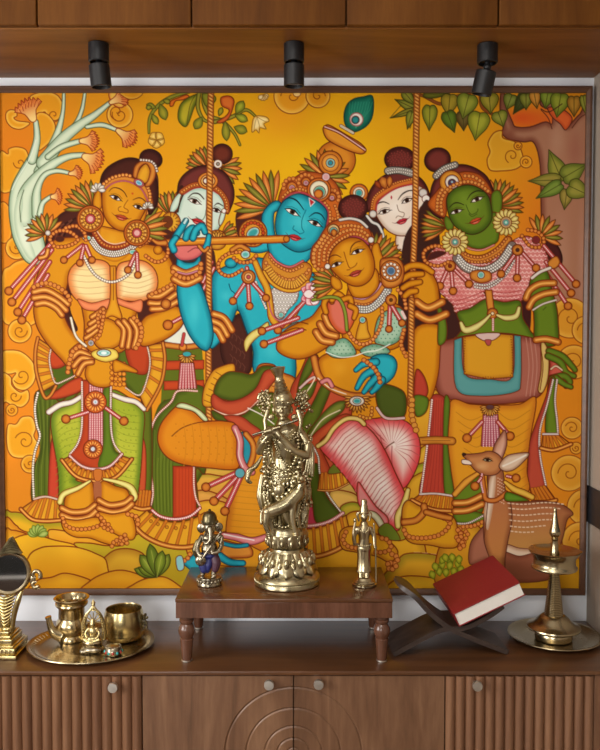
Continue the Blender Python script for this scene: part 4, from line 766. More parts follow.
line("352,300 364,302 376,296 385,284", 6, OG, OGE, LN, .8); beads("353,303 365,305 378,299 387,287", 1.6, 3.2, 'dc9446', '8e3a14'); line("352,297 364,298.6 375,292 382,282", 1.6, 'cfa0b8', None, LN, .5)
line("358,309 369,309 380,301 388,290", 7, '8a8a82', None, LN, .7)
for k in (-2.4, 0, 2.4): beads(f"357,{309+k} 369,{309+k} {380+k*.4},{301+k} {388+k*.6},{290+k}", 1.2, 2.4, 'f0ece4', '6a6a62', .4)
shape("360,322 366,318 368,330 370,338 358,340 356,336", 'dfa22a', 'b4701a', 3, .8, LN, .7); disc(362.5, 320, 3.2, '5aa8a0', 'e8f4ea', 2, LN, .7); beads("382,308 382,320 378,332 370,342 360,344 352,338 348,330", 2, 3.8, 'e2924a')
for a in ((390, 306, 389, 329), (392, 306, 402, 323)): tassel(*a, 3.6, 4)
disc(391, 300, 5.6, OG, OGE, 3, LN, .8); disc(391, 300, 1.8, '5a3a14', None, o=LN); beads("398,290 404,298 406,308", 2, 3.8, 'e2924a')
# arm lying across the player, with the lotus
shape("277,350 279,337 288,328 300,322 312,316 322,304 334,300 340,318 338,336 326,348 306,358 290,358", SK, SKE, 7, .85, LN, .9)
for s in ("288,326 298,322 308,324", "284,332 296,328 306,330"): line(s, 1, LN)
for a in ((304, 302, 278, 330), (298, 318, 262, 331), (302, 330, 264, 344)): tassel(*a, 4, 4)
for s in ("316,332 322,340 332,342", "320,324 326,333 336,336", "325,316 330,326 340,330"): bangle(s, 6.5)
shape("328,302 336,296 350,304 356,312 352,326 344,334 334,328 328,316", 'd8705a', 'c8501e', 6, .9, LN, .8)
for s in ("326,312 324,304 328,298 332,302", "332,300 338,294 344,298", "342,300 350,298 352,306", "350,306 356,310 354,318"): line(s, (5, 5, 4), SK, SKE, LN, .8)
for a, l, w, c in ((200, 17, 9, 'd84a5a'), (160, 17, 9, 'd84a5a'), (225, 15, 10, 'e07a80'), (135, 15, 10, 'e8a8a8'), (180, 14, 9, 'f2e4e0'), (250, 12, 9, 'f4ece8'), (110, 12, 9, 'f4ece8')): petal(317, 294, a, l, w, c, 'f2dede', 'a03a44', .7)
line("313,300 322,298 332,297 340,300 345,312 347,330", 3, '8a9a34', '5a6a1e', LN, .6); line("315,296 320,290", 3, '8a9a34', '5a6a1e', LN, .6)
# the player's hand at her waist
shape("370,360 380,354 392,356 397,364 394,376 384,384 372,380", KB, KBE, 5, .8, '0c3a48', .9)
for s in ("376,362 364,364 356,370", "374,370 364,376 357,388", "378,376 370,384 364,392", "382,380 376,388 372,392"): line(s, (7, 6, 4), KB, KBE, '0c3a48', .8)
beads("364,360 372,366 378,374 380,382", 2.3, 4.2, 'd8863a')
# arm and hand on the rope
rope("417,90 416,150 415,220 412,300 410.5,400")
shape("414,330 440,326 440,352 438,376 430,400 416,404 412,380", SK, SKE, 6, .8, LN, .8); shape("436,300 446,320 446,340 438,344 438,318", GL, GLE, 3, .8, LN, .7)
shape("413,288 418,276 428,270 436,280 439,292 438,306 424,310 416,304", SK, SKE, 6, .85, LN, .9)
for s in ("401,272 410,266 422,266 432,272", "402,280 410,275 422,274", "403,288 410,284 420,282", "405,296 410,292 416,291"): line(s, (5, 6, 5), SK, SKE, LN, .8)
for s in ("417,302 428,308 442,302", "417,314 430,320 446,314"): bangle(s, 7)
line("411,262 410.8,300", .1, LN); beads("404,330 401,344 406,356", 2.2, 4.2, 'd8863a'); rope("411.5,300 411,360 410.5,404")
shape("416,370 424,376 428,392 420,404 414,398", 'b8402e', RDE, 3, .8, LN, .7); shape("414,396 428,398 426,412 416,416", '5f7a20', GLE, 3, .8, LN, .7); beads("412,400 412,416 416,430", 3, 5.4, 'd8943a')
# head of the seated woman
fan(373, 263, -92, 2, 8, 31, 8.5); fan(337, 283, 142, 246, 8, 26, 8)
disc(353, 208, 14.5, '6c2c26', '34120e', 6, '2a0e08', .8, 13)
for i in range(50): a = i * 2.4; r = 11.5 * math.sqrt((i + .5) / 50); disc(353 + r * math.cos(a), 208 + r * .85 * math.sin(a), .7, '86392e', None, None, None, 0)
shape("311,262 312,248 318,240 324,230 332,222 346,219 360,222 370,231 374,246 366,242 352,236 340,240 332,248 328,258 328,268 320,270", 'c8641f', '8e3a14', 5, .7, LN, .8)
line("340,220 350,218.6 360,221 367,227", 2.2, 'd8d0c4', None, '4a423c', .6)
for s, r in (("328,262 329,252 335,244 343,238 352,234 361,235.5 368,241", 1.7), ("324,260 325,249 331,240 341,233 352,229.6 363,231.6 370,238", 1.9), ("319,264 320,250 327,238 338,228 350,225.5 362,227.5", 1.9), ("314,262 314,252 318,245 324,236", 2.3), ("315,266 320,270 326,268", 2)): beads(s, r, r * 1.9, 'dc9446', '8e3a14', .6)
line("329.5,264 331,253 337,246 344,240.6 352,237 361,238.6 368,244", 1.6, 'a83a5a'); disc(333.5, 230, 5.8, 'e0c890', 'b08030', 2, LN, .8); disc(333.5, 231, 4, '4aa098', 'c8e0c8', 1.5, LN, .6); petal(334, 237, -90, 8, 6, OG, OGE)
shape("372,247 378,243 381,252 384,262 382,274 376,272 373,262", SK, SKE, 3, .8, LN, .7); shape("332,276 340,280 342,288 336,290 331,284", SK, SKE, 3, .8, LN, .7)
shape("349,280 374,268 379,284 370,296 358,298 351,294", SK, SKE, 4, .8, LN, .8)
shape("329,258 333,249 340,242 350,237.6 360,239 367,244.6 371.6,252 374.4,262 374,272 370,280 362.5,285.4 353.5,286 344,281.4 335,273.6 329.6,266", SK, SKE, 7, .85, LN, .9); blob(353, 262, 14, 'e6a628', .6); blob(346, 248, 9, 'e4a226', .5)
line("328.6,260 331,256.4 336,255 341,257.4", (.5, 1.2, .6), '5a220a'); line("350,255 351,248 355,243 361,241", (.5, 1.2, .8), '5a220a'); eye(336.6, 264.4, -24, 11, 5.6); eye(357.4, 251.6, -22, 12, 5.8)
line("344,252 347,262 350,268 355,266 357,263", .8, '8a3c0c'); line("347,270 350,269.6", .8, '8a3c0c'); mouth(355.4, 273.6, -22, 13.5, 6.6, 'b0402e')
disc(327.5, 266.5, 3, 'e8e0d4', 'a8a090', 1.5, LN, .6); disc(371, 240, 3.2, 'e8e0d4', 'a8a090', 1.5, LN, .6)
shape("380,262 386,258 398,258 404,268 402,282 392,288 382,284", OG, OGE, 4, .8, LN, .8); disc(391, 271, 10.5, 'd98a36', 'b05a1a', 3, LN, .8)
for i in range(12): a = i * math.pi / 6; disc(391 + 7.2 * math.cos(a), 271 + 7.2 * math.sin(a), 1.6, 'f0e4d0', None, o=LN, ow=.4)
disc(391, 271, 4.6, '4a6a8a', 'b8d0d8', 2, LN, .6)
daisy(455, 242, 13.5, 16, 'ecdc8e', 'b89a3a', ('c8a060', '9a7a70', '4aa090', 'bfe0d0')); daisy(506, 222.5, 13.5, 16, 'ecdc8e', 'b89a3a', ('c8a060', '9a7a70', '4aa090', 'bfe0d0'))
# ================================================================ scene: helpers
import bpy, bmesh, random
from mathutils import Vector, Matrix, Euler
random.seed(4)
SCN = bpy.context.scene; COL = SCN.collection
pi = math.pi; R = math.radians
def lin(c):
    c = np.asarray(c, float); return np.where(c <= .04045, c / 12.92, ((c + .055) / 1.055) ** 2.4)
def hx(h): return tuple(lin(col(h))) + (1.0,)
def tag(o, label=None, cat=None, group=None, kind=None):
    for k, v in (('label', label), ('category', cat), ('group', group), ('kind', kind)):
        if v: o[k] = v
    return o
def link(name, me, mat=None, parent=None, smooth=None):
    o = bpy.data.objects.new(name, me); COL.objects.link(o)
    if mat is not None: me.materials.append(mat)
    if parent is not None: o.parent = parent; o.matrix_parent_inverse = parent.matrix_world.inverted()
    if smooth is not None:
        me.polygons.foreach_set('use_smooth', [True] * len(me.polygons))
        if smooth < 180: 
            try: me.set_sharp_from_angle(angle=R(smooth))
            except Exception: pass
    return o
def obj(name, bm, mat, parent=None, smooth=40, loc=None):
    bmesh.ops.recalc_face_normals(bm, faces=bm.faces[:])
    me = bpy.data.meshes.new(name); bm.to_mesh(me); bm.free()
    return link(name, me, mat, parent, smooth)
def thing(name, label, cat, loc, group=None):
    o = bpy.data.objects.new(name, None); COL.objects.link(o); o.location = loc; o.empty_display_size = .02
    o.matrix_world = Matrix.Translation(loc)
    return tag(o, label, cat, group)
def NB(): return bmesh.new()
def box(bm, x0, x1, y0, y1, z0, z1, bev=0.0, seg=2, M=None):
    r = bmesh.ops.create_cube(bm, size=1.0); vs = r['verts']
    bmesh.ops.scale(bm, vec=(x1 - x0, y1 - y0, z1 - z0), verts=vs)
    bmesh.ops.translate(bm, vec=((x0 + x1) / 2, (y0 + y1) / 2, (z0 + z1) / 2), verts=vs)
    if bev > 0:
        es = list({e for v in vs for e in v.link_edges})
        rr = bmesh.ops.bevel(bm, geom=es, offset=bev, segments=seg, affect='EDGES', profile=.5, clamp_overlap=True)
        vs = list({v for f in rr['faces'] for v in f.verts} | {v for v in vs if v.is_valid})
    if M is not None: bmesh.ops.transform(bm, matrix=M, verts=vs)
    return vs
def lathe(bm, prof, c=(0, 0, 0), seg=40, M=None, sx=1.0, sy=1.0, cap=True, fn=None):
    rings = []
    for r, z in prof:
        ring = []
        for i in range(seg):
            a = 2 * pi * i / seg; rr = r * (fn(a, z, r) if fn else 1)
            p = Vector((rr * math.cos(a) * sx, rr * math.sin(a) * sy, z))
            p = (M @ p) if M is not None else p
            ring.append(bm.verts.new(p + Vector(c)))
        rings.append(ring)
    for a, b in zip(rings, rings[1:]):
        for i in range(seg): bm.faces.new((a[i], a[(i + 1) % seg], b[(i + 1) % seg], b[i]))
    if cap:
        if prof[0][0] > 1e-6: bm.faces.new(rings[0][::-1])
        if prof[-1][0] > 1e-6: bm.faces.new(rings[-1])
    return rings
def cat(pts, n=6, closed=False):
    pts = [Vector(p) for p in pts]; N = len(pts); out = []
    if N < 3: return pts
    for i in range(N if closed else N - 1):
        p1, p2 = pts[i], pts[(i + 1) % N]
        p0 = pts[i - 1] if (closed or i > 0) else p1; p3 = pts[(i + 2) % N] if (closed or i < N - 2) else p2
        for k in range(n):
            t = k / n; out.append(.5 * ((2 * p1) + (p2 - p0) * t + (2 * p0 - 5 * p1 + 4 * p2 - p3) * t * t + (3 * p1 - p0 - 3 * p2 + p3) * t ** 3))
    if not closed: out.append(pts[-1])
    return out
def tube(bm, pts, r, seg=10, closed=False, flat=1.0):
    pts = [Vector(p) for p in pts]; n = len(pts)
    rs = [r] * n if np.isscalar(r) else list(np.interp(np.linspace(0, 1, n), np.linspace(0, 1, len(r)), r))
    prev = None; rings = []
    for i, p in enumerate(pts):
        d = (pts[(i + 1) % n] - pts[i - 1]) if closed else (pts[min(i + 1, n - 1)] - pts[max(i - 1, 0)])
        d.normalize()
        u = prev - d * prev.dot(d) if prev is not None else d.orthogonal()
        if u.length < 1e-6: u = d.orthogonal()
        u.normalize(); prev = u; w = d.cross(u)
        rings.append([bm.verts.new(p + (u * math.cos(2 * pi * k / seg) + w * math.sin(2 * pi * k / seg) * flat) * rs[i]) for k in range(seg)])
    m = n if closed else n - 1
    for i in range(m):
        a, b = rings[i], rings[(i + 1) % n]
        for k in range(seg): bm.faces.new((a[k], a[(k + 1) % seg], b[(k + 1) % seg], b[k]))
    if not closed: bm.faces.new(rings[0][::-1]); bm.faces.new(rings[-1])
def ball(bm, c, r, rot=None, seg=16, rings=10):
    if np.isscalar(r): r = (r, r, r)
    M = Matrix.Translation(Vector(c)) @ (rot.to_matrix().to_4x4() if rot is not None else Matrix.Identity(4)) @ Matrix.Diagonal((*r, 1))
    bmesh.ops.create_uvsphere(bm, u_segments=seg, v_segments=rings, radius=1, matrix=M)
def beadstring(bm, pts, r, step=None, seg=8, closed=False):
    pts = [Vector(p) for p in pts]
    if closed: pts = pts + [pts[0]]
    l = np.r_[0, np.cumsum([(b - a).length for a, b in zip(pts, pts[1:])])]; n = max(2, int(l[-1] / (step or r * 2.05)))
    for u in np.linspace(0, l[-1], n + 1)[: n if closed else n + 1]:
        i = min(int(np.searchsorted(l, u, 'right')) - 1, len(pts) - 2); t = (u - l[i]) / max(1e-9, l[i + 1] - l[i])
        ball(bm, pts[i].lerp(pts[i + 1], t), r, None, seg, 6)
def remesh(bm, voxel, name='body', smooth_it=6):
    me = bpy.data.meshes.new(name); bmesh.ops.recalc_face_normals(bm, faces=bm.faces[:]); bm.to_mesh(me); bm.free()
    o = bpy.data.objects.new('tmp', me); COL.objects.link(o)
    m = o.modifiers.new('r', 'REMESH'); m.mode = 'VOXEL'; m.voxel_size = voxel
    s = o.modifiers.new('s', 'SMOOTH'); s.factor = .5; s.iterations = smooth_it
    dg = bpy.context.evaluated_depsgraph_get(); dg.update()
    out = bpy.data.meshes.new_from_object(o.evaluated_get(dg)); out.name = name
    bpy.data.objects.remove(o); bpy.data.meshes.remove(me)
    return out
# ---------------------------------------------------------------- materials
def mat(name):
    m = bpy.data.materials.new(name); m.use_nodes = True
    nt = m.node_tree; b = nt.nodes['Principled BSDF']; return m, nt, b
def node(nt, t, **k):
    n = nt.nodes.new(t)
    for a, v in k.items():
        if a in n.inputs: n.inputs[a].default_value = v
        else: setattr(n, a, v)
    return n
def ramp(nt, fac, stops):
    n = nt.nodes.new('ShaderNodeValToRGB'); e = n.color_ramp.elements
    while len(e) < len(stops): e.new(.5)
    for el, (p, c) in zip(e, stops): el.position = p; el.color = hx(c)
    nt.links.new(fac, n.inputs[0]); return n.outputs[0]
def bump(nt, b, h, strength=.2, dist=.001):
    n = node(nt, 'ShaderNodeBump', Strength=strength, Distance=dist); nt.links.new(h, n.inputs['Height']); nt.links.new(n.outputs[0], b.inputs['Normal'])
def plain(name, c, rough=.5, metal=0.0, c2=None, scale=30, bmp=0, spec=.5, coat=0):
    m, nt, b = mat(name); b.inputs['Roughness'].default_value = rough; b.inputs['Metallic'].default_value = metal; b.inputs['Specular IOR Level'].default_value = spec; b.inputs['Coat Weight'].default_value = coat
    tc = node(nt, 'ShaderNodeTexCoord'); nz = node(nt, 'ShaderNodeTexNoise', Scale=scale, Detail=4.0); nt.links.new(tc.outputs['Object'], nz.inputs['Vector'])
    nt.links.new(ramp(nt, nz.outputs[0], ((.3, c), (.7, c2 or c))), b.inputs['Base Color'])
    if bmp: bump(nt, b, nz.outputs[0], bmp)
    return m
def wood(name, stops, axis='x', scale=9, rough=.38, stretch=14, coat=.15, bmp=.06, ring=2.2, spec=.5):
    m, nt, b = mat(name); b.inputs['Specular IOR Level'].default_value = spec; b.inputs['Roughness'].default_value = rough; b.inputs['Coat Weight'].default_value = coat; b.inputs['Coat Roughness'].default_value = .25
    tc = node(nt, 'ShaderNodeTexCoord'); mp = node(nt, 'ShaderNodeMapping'); s = [1.0, 1.0, 1.0]; s['xyz'.index(axis)] = 1.0 / stretch
    mp.inputs['Scale'].default_value = s; nt.links.new(tc.outputs['Object'], mp.inputs['Vector'])
    n1 = node(nt, 'ShaderNodeTexNoise', Scale=scale, Detail=3.0, Distortion=ring); n2 = node(nt, 'ShaderNodeTexNoise', Scale=scale * 14, Detail=6.0, Roughness=.7)
    for n in (n1, n2): nt.links.new(mp.outputs[0], n.inputs['Vector'])
    mx = node(nt, 'ShaderNodeMath', operation='MULTIPLY_ADD'); nt.links.new(n2.outputs[0], mx.inputs[0]); mx.inputs[1].default_value = .45; nt.links.new(n1.outputs[0], mx.inputs[2])
    sb = node(nt, 'ShaderNodeMath', operation='SUBTRACT'); nt.links.new(mx.outputs[0], sb.inputs[0]); sb.inputs[1].default_value = .22
    nt.links.new(ramp(nt, sb.outputs[0], stops), b.inputs['Base Color']); bump(nt, b, n2.outputs[0], bmp, .0006)
    return m
def metal(name, c, c2, rough=.22, scale=18, bmp=.05, detail_scale=160, spread=(.35, .7)):
    m, nt, b = mat(name); b.inputs['Metallic'].default_value = 1.0
    tc = node(nt, 'ShaderNodeTexCoord'); n1 = node(nt, 'ShaderNodeTexNoise', Scale=scale, Detail=5.0); n2 = node(nt, 'ShaderNodeTexNoise', Scale=detail_scale, Detail=3.0)
    for n in (n1, n2): nt.links.new(tc.outputs['Object'], n.inputs['Vector'])
    nt.links.new(ramp(nt, n1.outputs[0], ((spread[0], c), (spread[1], c2))), b.inputs['Base Color'])
    mr = node(nt, 'ShaderNodeMapRange'); mr.inputs['To Min'].default_value = rough * .75; mr.inputs['To Max'].default_value = rough * 1.4; nt.links.new(n1.outputs[0], mr.inputs[0]); nt.links.new(mr.outputs[0], b.inputs['Roughness'])
    if bmp: bump(nt, b, n2.outputs[0], bmp, .001)
    return m
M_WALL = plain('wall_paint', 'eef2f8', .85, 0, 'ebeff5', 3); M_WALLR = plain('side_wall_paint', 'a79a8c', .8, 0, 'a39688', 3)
M_CEIL = plain('ceiling_paint', 'e2e0dc', .9); M_FLOOR = plain('floor_tile', '5c4a3c', .35, 0, '665344', 4)
M_BAND = plain('dark_band', '29292d', .45); M_ROOM = plain('room_paint', 'cfc8be', .9, 0, 'c8c0b6', 2)
M_TOP = wood('worktop_walnut', ((.25, '4a2f1c'), (.5, '5c3a22'), (.75, '6a4528')), 'x', 10, .3, 12, .25)
M_UP = wood('upper_walnut', ((.25, '6b3f14'), (.5, '7c4c1c'), (.75, '8a5824')), 'x', 7, .5, 10, .05, spec=.3)
M_UPD = wood('upper_door_walnut', ((.25, '532e0a'), (.5, '62390f'), (.75, '704416')), 'z', 7, .6, 10, 0, spec=.15)
M_DOOR = wood('door_walnut', ((.2, '5a3d28'), (.45, '714f37'), (.6, '7c593f'), (.8, '8c684c')), 'z', 8, .42, 9, .1, ring=3)
M_FLUTE = wood('fluted_walnut', ((.2, '684530'), (.5, '7e583e'), (.8, '8f6749')), 'z', 12, .42, 12, .1)
M_TABLE = wood('table_teak', ((.2, '4a2b17'), (.5, '5b371e'), (.8, '6a4426')), 'x', 12, .24, 8, .35, ring=3); M_LEG = wood('turned_teak', ((.2, '4c2f20'), (.5, '623f2e'), (.8, '724c3a')), 'z', 14, .22, 6, .4)
M_FRAME = wood('frame_walnut', ((.2, '4c301f'), (.5, '5c3c28'), (.8, '6a4630')), 'x', 14, .4, 10, .1)
M_STAND = wood('dark_rosewood', ((.2, '2c211d'), (.5, '3b2e28'), (.8, '4a3b34')), 'x', 16, .45, 8, .1)
M_BLACK = plain('black_powder_coat', '101114', .45, 0, '131417', 60); M_LENS = plain('lamp_lens', '8a8f94', .15)
M_BRASS = metal('polished_brass', 'b8a680', 'c9b78f', .2); M_TRAY = metal('tray_brass', 'ab9b7c', 'bcab88', .24, 10, .08, 120)
M_ANTQ = metal('antique_brass', '9c9070', 'c8bc98', .27, 26, .12, 130, (.36, .62)); M_GOLDB = metal('golden_brass', 'b9a672', 'cbb988', .24)
M_SILV = metal('antique_silver', '7f7663', 'b4aa94', .25, 30, .1); M_DKMET = metal('dark_bronze', '5d5540', '8f8463', .32, 40, .1)
M_LAMPB = metal('lamp_brass', 'b3a584', 'c4b592', .24, 8, .03, 200); M_KNOB = metal('satin_nickel', 'd2cec4', 'dedad0', .38, 10, 0)
M_MIRROR = metal('mirror_speculum', 'c8cacc', 'c8cacc', .03, 4, 0); M_RED = plain('red_book_cloth', '7e141a', .55, 0, '86171d', 200, .15); M_PAGE = plain('page_paper', 'efeae2', .8, 0, 'e9e3d9', 12)
M_BLUE = plain('blue_enamel', '242a66', .4, 0, '2e3474', 40); M_TEALE = plain('teal_stone', '3aa6a6', .25); M_REDE = plain('red_stone', 'b03a36', .25); M_PURP = plain('maroon_cloth_enamel', '4a2a3a', .45); M_WHITEE = plain('white_enamel', 'ddd8d0', .35)
# ================================================================ the setting
ZC, ZT, ZU = .6604, .845, 2.3747            # worktop, small table, underside of the upper cabinet
XR, XL, YF, ZCEIL = .9175, -2.3, -4.6, 2.9
def struct(name, bm, m, smooth=30): return tag(obj(name, bm, m, None, smooth), kind='structure')
bm = NB(); box(bm, XL - .12, XR + .12, 0, .12, -.02, ZCEIL); struct('wall_back', bm, M_WALL)
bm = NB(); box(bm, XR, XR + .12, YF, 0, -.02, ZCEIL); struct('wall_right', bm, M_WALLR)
bm = NB(); box(bm, XL - .12, XR + .12, YF - .12, .12, -.12, -.02 + .02); struct('floor', bm, M_FLOOR)
bm = NB(); box(bm, XL - .12, XR + .12, YF - .12, .12, ZCEIL, ZCEIL + .1); struct('ceiling', bm, M_CEIL)
def holed(bm, axis, c0, c1, a0, a1, z0, z1, holes):          # wall slab with rectangular openings (a along the wall)
    xs = sorted({a0, a1, *[h[0] for h in holes], *[h[1] for h in holes]}); zs = sorted({z0, z1, *[h[2] for h in holes], *[h[3] for h in holes]})
    for i in range(len(xs) - 1):
        for j in range(len(zs) - 1):
            m = ((xs[i] + xs[i+1]) / 2, (zs[j] + zs[j+1]) / 2)
            if any(h[0] < m[0] < h[1] and h[2] < m[1] < h[3] for h in holes): continue
            if axis == 'y': box(bm, c0, c1, xs[i], xs[i+1], zs[j], zs[j+1])
            else: box(bm, xs[i], xs[i+1], c0, c1, zs[j], zs[j+1])
M_DARKW = plain('dark_far_wall', '2e2c2a', .85, 0, '33312e', 2)  # unseen far wall, toned dark so the mirror and brass reflect dark
WL = (-2.7, -1.15, .85, 2.25); WF = (-1.75, -.55, .9, 2.3)
bm = NB(); holed(bm, 'y', XL - .12, XL, YF, 0, -.02, ZCEIL, [WL]); struct('wall_left', bm, M_ROOM)
bm = NB(); holed(bm, 'x', YF - .12, YF, XL - .12, XR + .12, -.02, ZCEIL, [WF]); struct('wall_front', bm, M_DARKW)
M_REFL = plain('reflected_panel_brown', '4c382c', .5, 0, '55402f', 5)
bm = NB(); holed(bm, 'x', YF, YF + .02, XL + .001, XR - .001, .001, .707, []); struct('reflected_panel', bm, M_REFL)  # unseen brown panel, added for the mirror to reflect
bm = NB(); box(bm, XL + .001, XR - .001, YF + .0005, YF + .03, .7075, .733); struct('reflected_strip', bm, M_CEIL)  # unseen pale strip, added at the height the mirror picks up
M_WF = plain('window_paint', 'c8c4bc', .5)
bm = NB()
for a, b, c, d in ((WL[0], WL[0] + .05, WL[2], WL[3]), (WL[1] - .05, WL[1], WL[2], WL[3]), (WL[0], WL[1], WL[2], WL[2] + .05), (WL[0], WL[1], WL[3] - .05, WL[3]), ((WL[0] + WL[1]) / 2 - .025, (WL[0] + WL[1]) / 2 + .025, WL[2], WL[3])): box(bm, XL - .09, XL - .04, a, b, c, d)
struct('window_1', bm, M_WF)
bm = NB()
for a, b, c, d in ((WF[0], WF[0] + .05, WF[2], WF[3]), (WF[1] - .05, WF[1], WF[2], WF[3]), (WF[0], WF[1], WF[2], WF[2] + .05), (WF[0], WF[1], WF[3] - .05, WF[3]), ((WF[0] + WF[1]) / 2 - .025, (WF[0] + WF[1]) / 2 + .025, WF[2], WF[3])): box(bm, a, b, YF - .09, YF - .04, c, d)
struct('window_2', bm, M_WF)
bm = NB(); box(bm, XR - .006, XR - .0002, -1.6, -.001, .9815, 1.0975, .001, 1); tag(struct('trim_1', bm, M_BAND), 'black band running along the right side wall beside the mural', 'trim')
# ================================================================ upper cabinet and lamps
uc = thing('upper_cabinet', 'long walnut cupboard hung above the mural with flat doors', 'cabinet', (-.2, -.2, ZU))
bm = NB(); box(bm, -1.75, XR - .001, -.389, -.001, ZU, ZU + .018, .0015, 1); obj('bottom_panel', bm, M_UP, uc)
bm = NB(); box(bm, -1.75, XR - .001, -.386, -.001, ZU + .0185, ZCEIL - .002); obj('body', bm, M_UP, uc)
bnd = [-1.51, -1.098, -.6864, -.2827, .121, .5181, XR - .004]
for a, b in zip(bnd, bnd[1:]):
    bm = NB(); box(bm, a + .0018, b - .0018, -.4085, -.3875, ZU + .0035, ZCEIL - .01, .0035, 3); obj('door', bm, M_UPD, uc)
def spot(label, x, y, tilt, gap, hl):
    t = thing('spotlight', label, 'spotlight', (x, y, ZU), 'black surface spotlights under the upper cabinet')
    r = .0283; h = .052
    bm = NB(); lathe(bm, [(r - .002, 0), (r, -.002), (r, -h + .002), (r - .002, -h), (r - .004, -h), (r - .004, -h + .008), (.004, -h + .008)], (x, y, ZU - .0004), 36); obj('mounting_can', bm, M_BLACK, t)
    c = Vector((x, y, ZU - h)); Mt = Euler((tilt[0], tilt[1], 0)).to_matrix().to_4x4()
    bm = NB(); tube(bm, [c + Vector((0, 0, .008)), c + Vector((0, 0, -gap * .5)), c + Vector((0, 0, -gap * .5)) + Mt @ Vector((0, 0, -gap * .5 - .012))], [.008, .0075, .008], 12); ball(bm, c + Vector((0, 0, -gap * .5)), .011); obj('swivel_joint', bm, M_BLACK, t)
    p = c + Vector((0, 0, -gap * .5)); T0 = Mt
    bm = NB(); lathe(bm, [(.004, -gap * .5 - .008), (r - .004, -gap * .5 - .008), (r - .004, -gap * .5), (r - .002, -gap * .5), (r, -gap * .5 - .002), (r, -gap * .5 - hl + .001), (r - .001, -gap * .5 - hl), (r - .003, -gap * .5 - hl), (r - .004, -gap * .5 - hl + .012), (.004, -gap * .5 - hl + .012)], p, 36, T0); obj('lamp_head', bm, M_BLACK, t)
    bm = NB(); lathe(bm, [(.0, -gap * .5 - hl + .0112), (r - .0045, -gap * .5 - hl + .0112), (r - .0045, -gap * .5 - hl + .009), (0, -gap * .5 - hl + .009)], p, 30, T0, cap=False); tag(obj('lens', bm, M_LENS, t), 'pale lens inside the lamp head')
spot('black cylinder spotlight over the left lady, leftmost of the three', *at_z(98.6, 43.5, ZU), (R(4), R(-5), 0), .006, .060)
spot('black cylinder spotlight over the blue flute player, its head hanging straight', *at_z(294, 43.5, ZU), (R(3), 0, 0), .006, .058)
spot('black cylinder spotlight on the right with a wide joint and tilted head', *at_z(487.5, 44.5, ZU), (R(10), R(11), 0), .02, .064)
# ================================================================ the framed mural
mu = thing('mural_painting', 'large framed mural of a blue flute player with women on a swing', 'painting', ((PL + PR) / 2, -.015, PB))
FL, FR, FB, FT = PL - .0190, PR + .0166, PB - .0180, PT + .0180
bm = NB()
def bar(p, q, n1, n2, w):                                   # one mitred moulding from corner p to corner q
    prof = [(0, 0), (0, -.026), (.003, -.029), (.008, -.029), (.0135, -.024), (w, -.021), (w, 0)]
    ring = []
    for (c, i) in ((p, n1), (q, n2)): ring.append([bm.verts.new((c[0] + i[0] * a, y, c[1] + i[1] * a)) for a, y in prof])
    for k in range(len(prof) - 1): bm.faces.new((ring[0][k], ring[0][k + 1], ring[1][k + 1], ring[1][k]))
bar((FL, FT), (FR, FT), (1, -1), (-1, -1), .0188); bar((FR, FT), (FR, FB), (-1, -1), (-1, 1), .0168); bar((FR, FB), (FL, FB), (-1, 1), (1, 1), .0192); bar((FL, FB), (FL, FT), (1, 1), (1, -1), .0192)
fr = obj('frame', bm, M_FRAME, mu, 25); fr.location.y -= .0008
# canvas: a dense grid carrying the painting as a colour attribute
xs = np.linspace(PL - .0004, PR + .0004, CW); zs = np.linspace(PT + .0004, PB - .0004, CH)
co = np.zeros((CH, CW, 3), np.float32); co[..., 0] = xs[None]; co[..., 1] = YP; co[..., 2] = zs[:, None]
nv = CH * CW
back = np.array([[PL, -.002, PT], [PR, -.002, PT], [PR, -.002, PB], [PL, -.002, PB]], np.float32)
i0 = (np.arange(CH - 1)[:, None] * CW + np.arange(CW - 1)[None]).ravel()
quads = np.stack([i0, i0 + CW, i0 + CW + 1, i0 + 1], 1)
cn = [0, CW - 1, nv - 1, nv - CW]
side = np.array([[cn[0], cn[1], nv + 1, nv], [cn[1], cn[2], nv + 2, nv + 1], [cn[2], cn[3], nv + 3, nv + 2], [cn[3], cn[0], nv, nv + 3], [nv, nv + 1, nv + 2, nv + 3]])
F = np.concatenate([quads, side]).astype(np.int32)
me = bpy.data.meshes.new('canvas'); me.vertices.add(nv + 4); me.vertices.foreach_set('co', np.concatenate([co.reshape(-1, 3), back]).ravel())
me.loops.add(F.size); me.loops.foreach_set('vertex_index', F.ravel()); me.polygons.add(len(F)); me.polygons.foreach_set('loop_start', np.arange(0, F.size, 4, dtype=np.int32)); me.update(calc_edges=True)
ca = me.color_attributes.new('paint', 'FLOAT_COLOR', 'POINT'); cc = np.ones((nv + 4, 4), np.float32); cc[:nv, :3] = lin(np.clip(CV, 0, 1)).reshape(-1, 3); cc[nv:, :3] = .2
ca.data.foreach_set('color', cc.ravel())
M_PAINT, nt, b = mat('mural_paint'); at_ = node(nt, 'ShaderNodeAttribute', attribute_name='paint'); nt.links.new(at_.outputs['Color'], b.inputs['Base Color']); b.inputs['Roughness'].default_value = .6; b.inputs['Specular IOR Level'].default_value = .08
tc = node(nt, 'ShaderNodeTexCoord'); nz = node(nt, 'ShaderNodeTexNoise', Scale=700.0, Detail=2.0); nt.links.new(tc.outputs['Object'], nz.inputs['Vector']); bump(nt, b, nz.outputs[0], .05, .0004)
link('canvas', me, M_PAINT, mu)
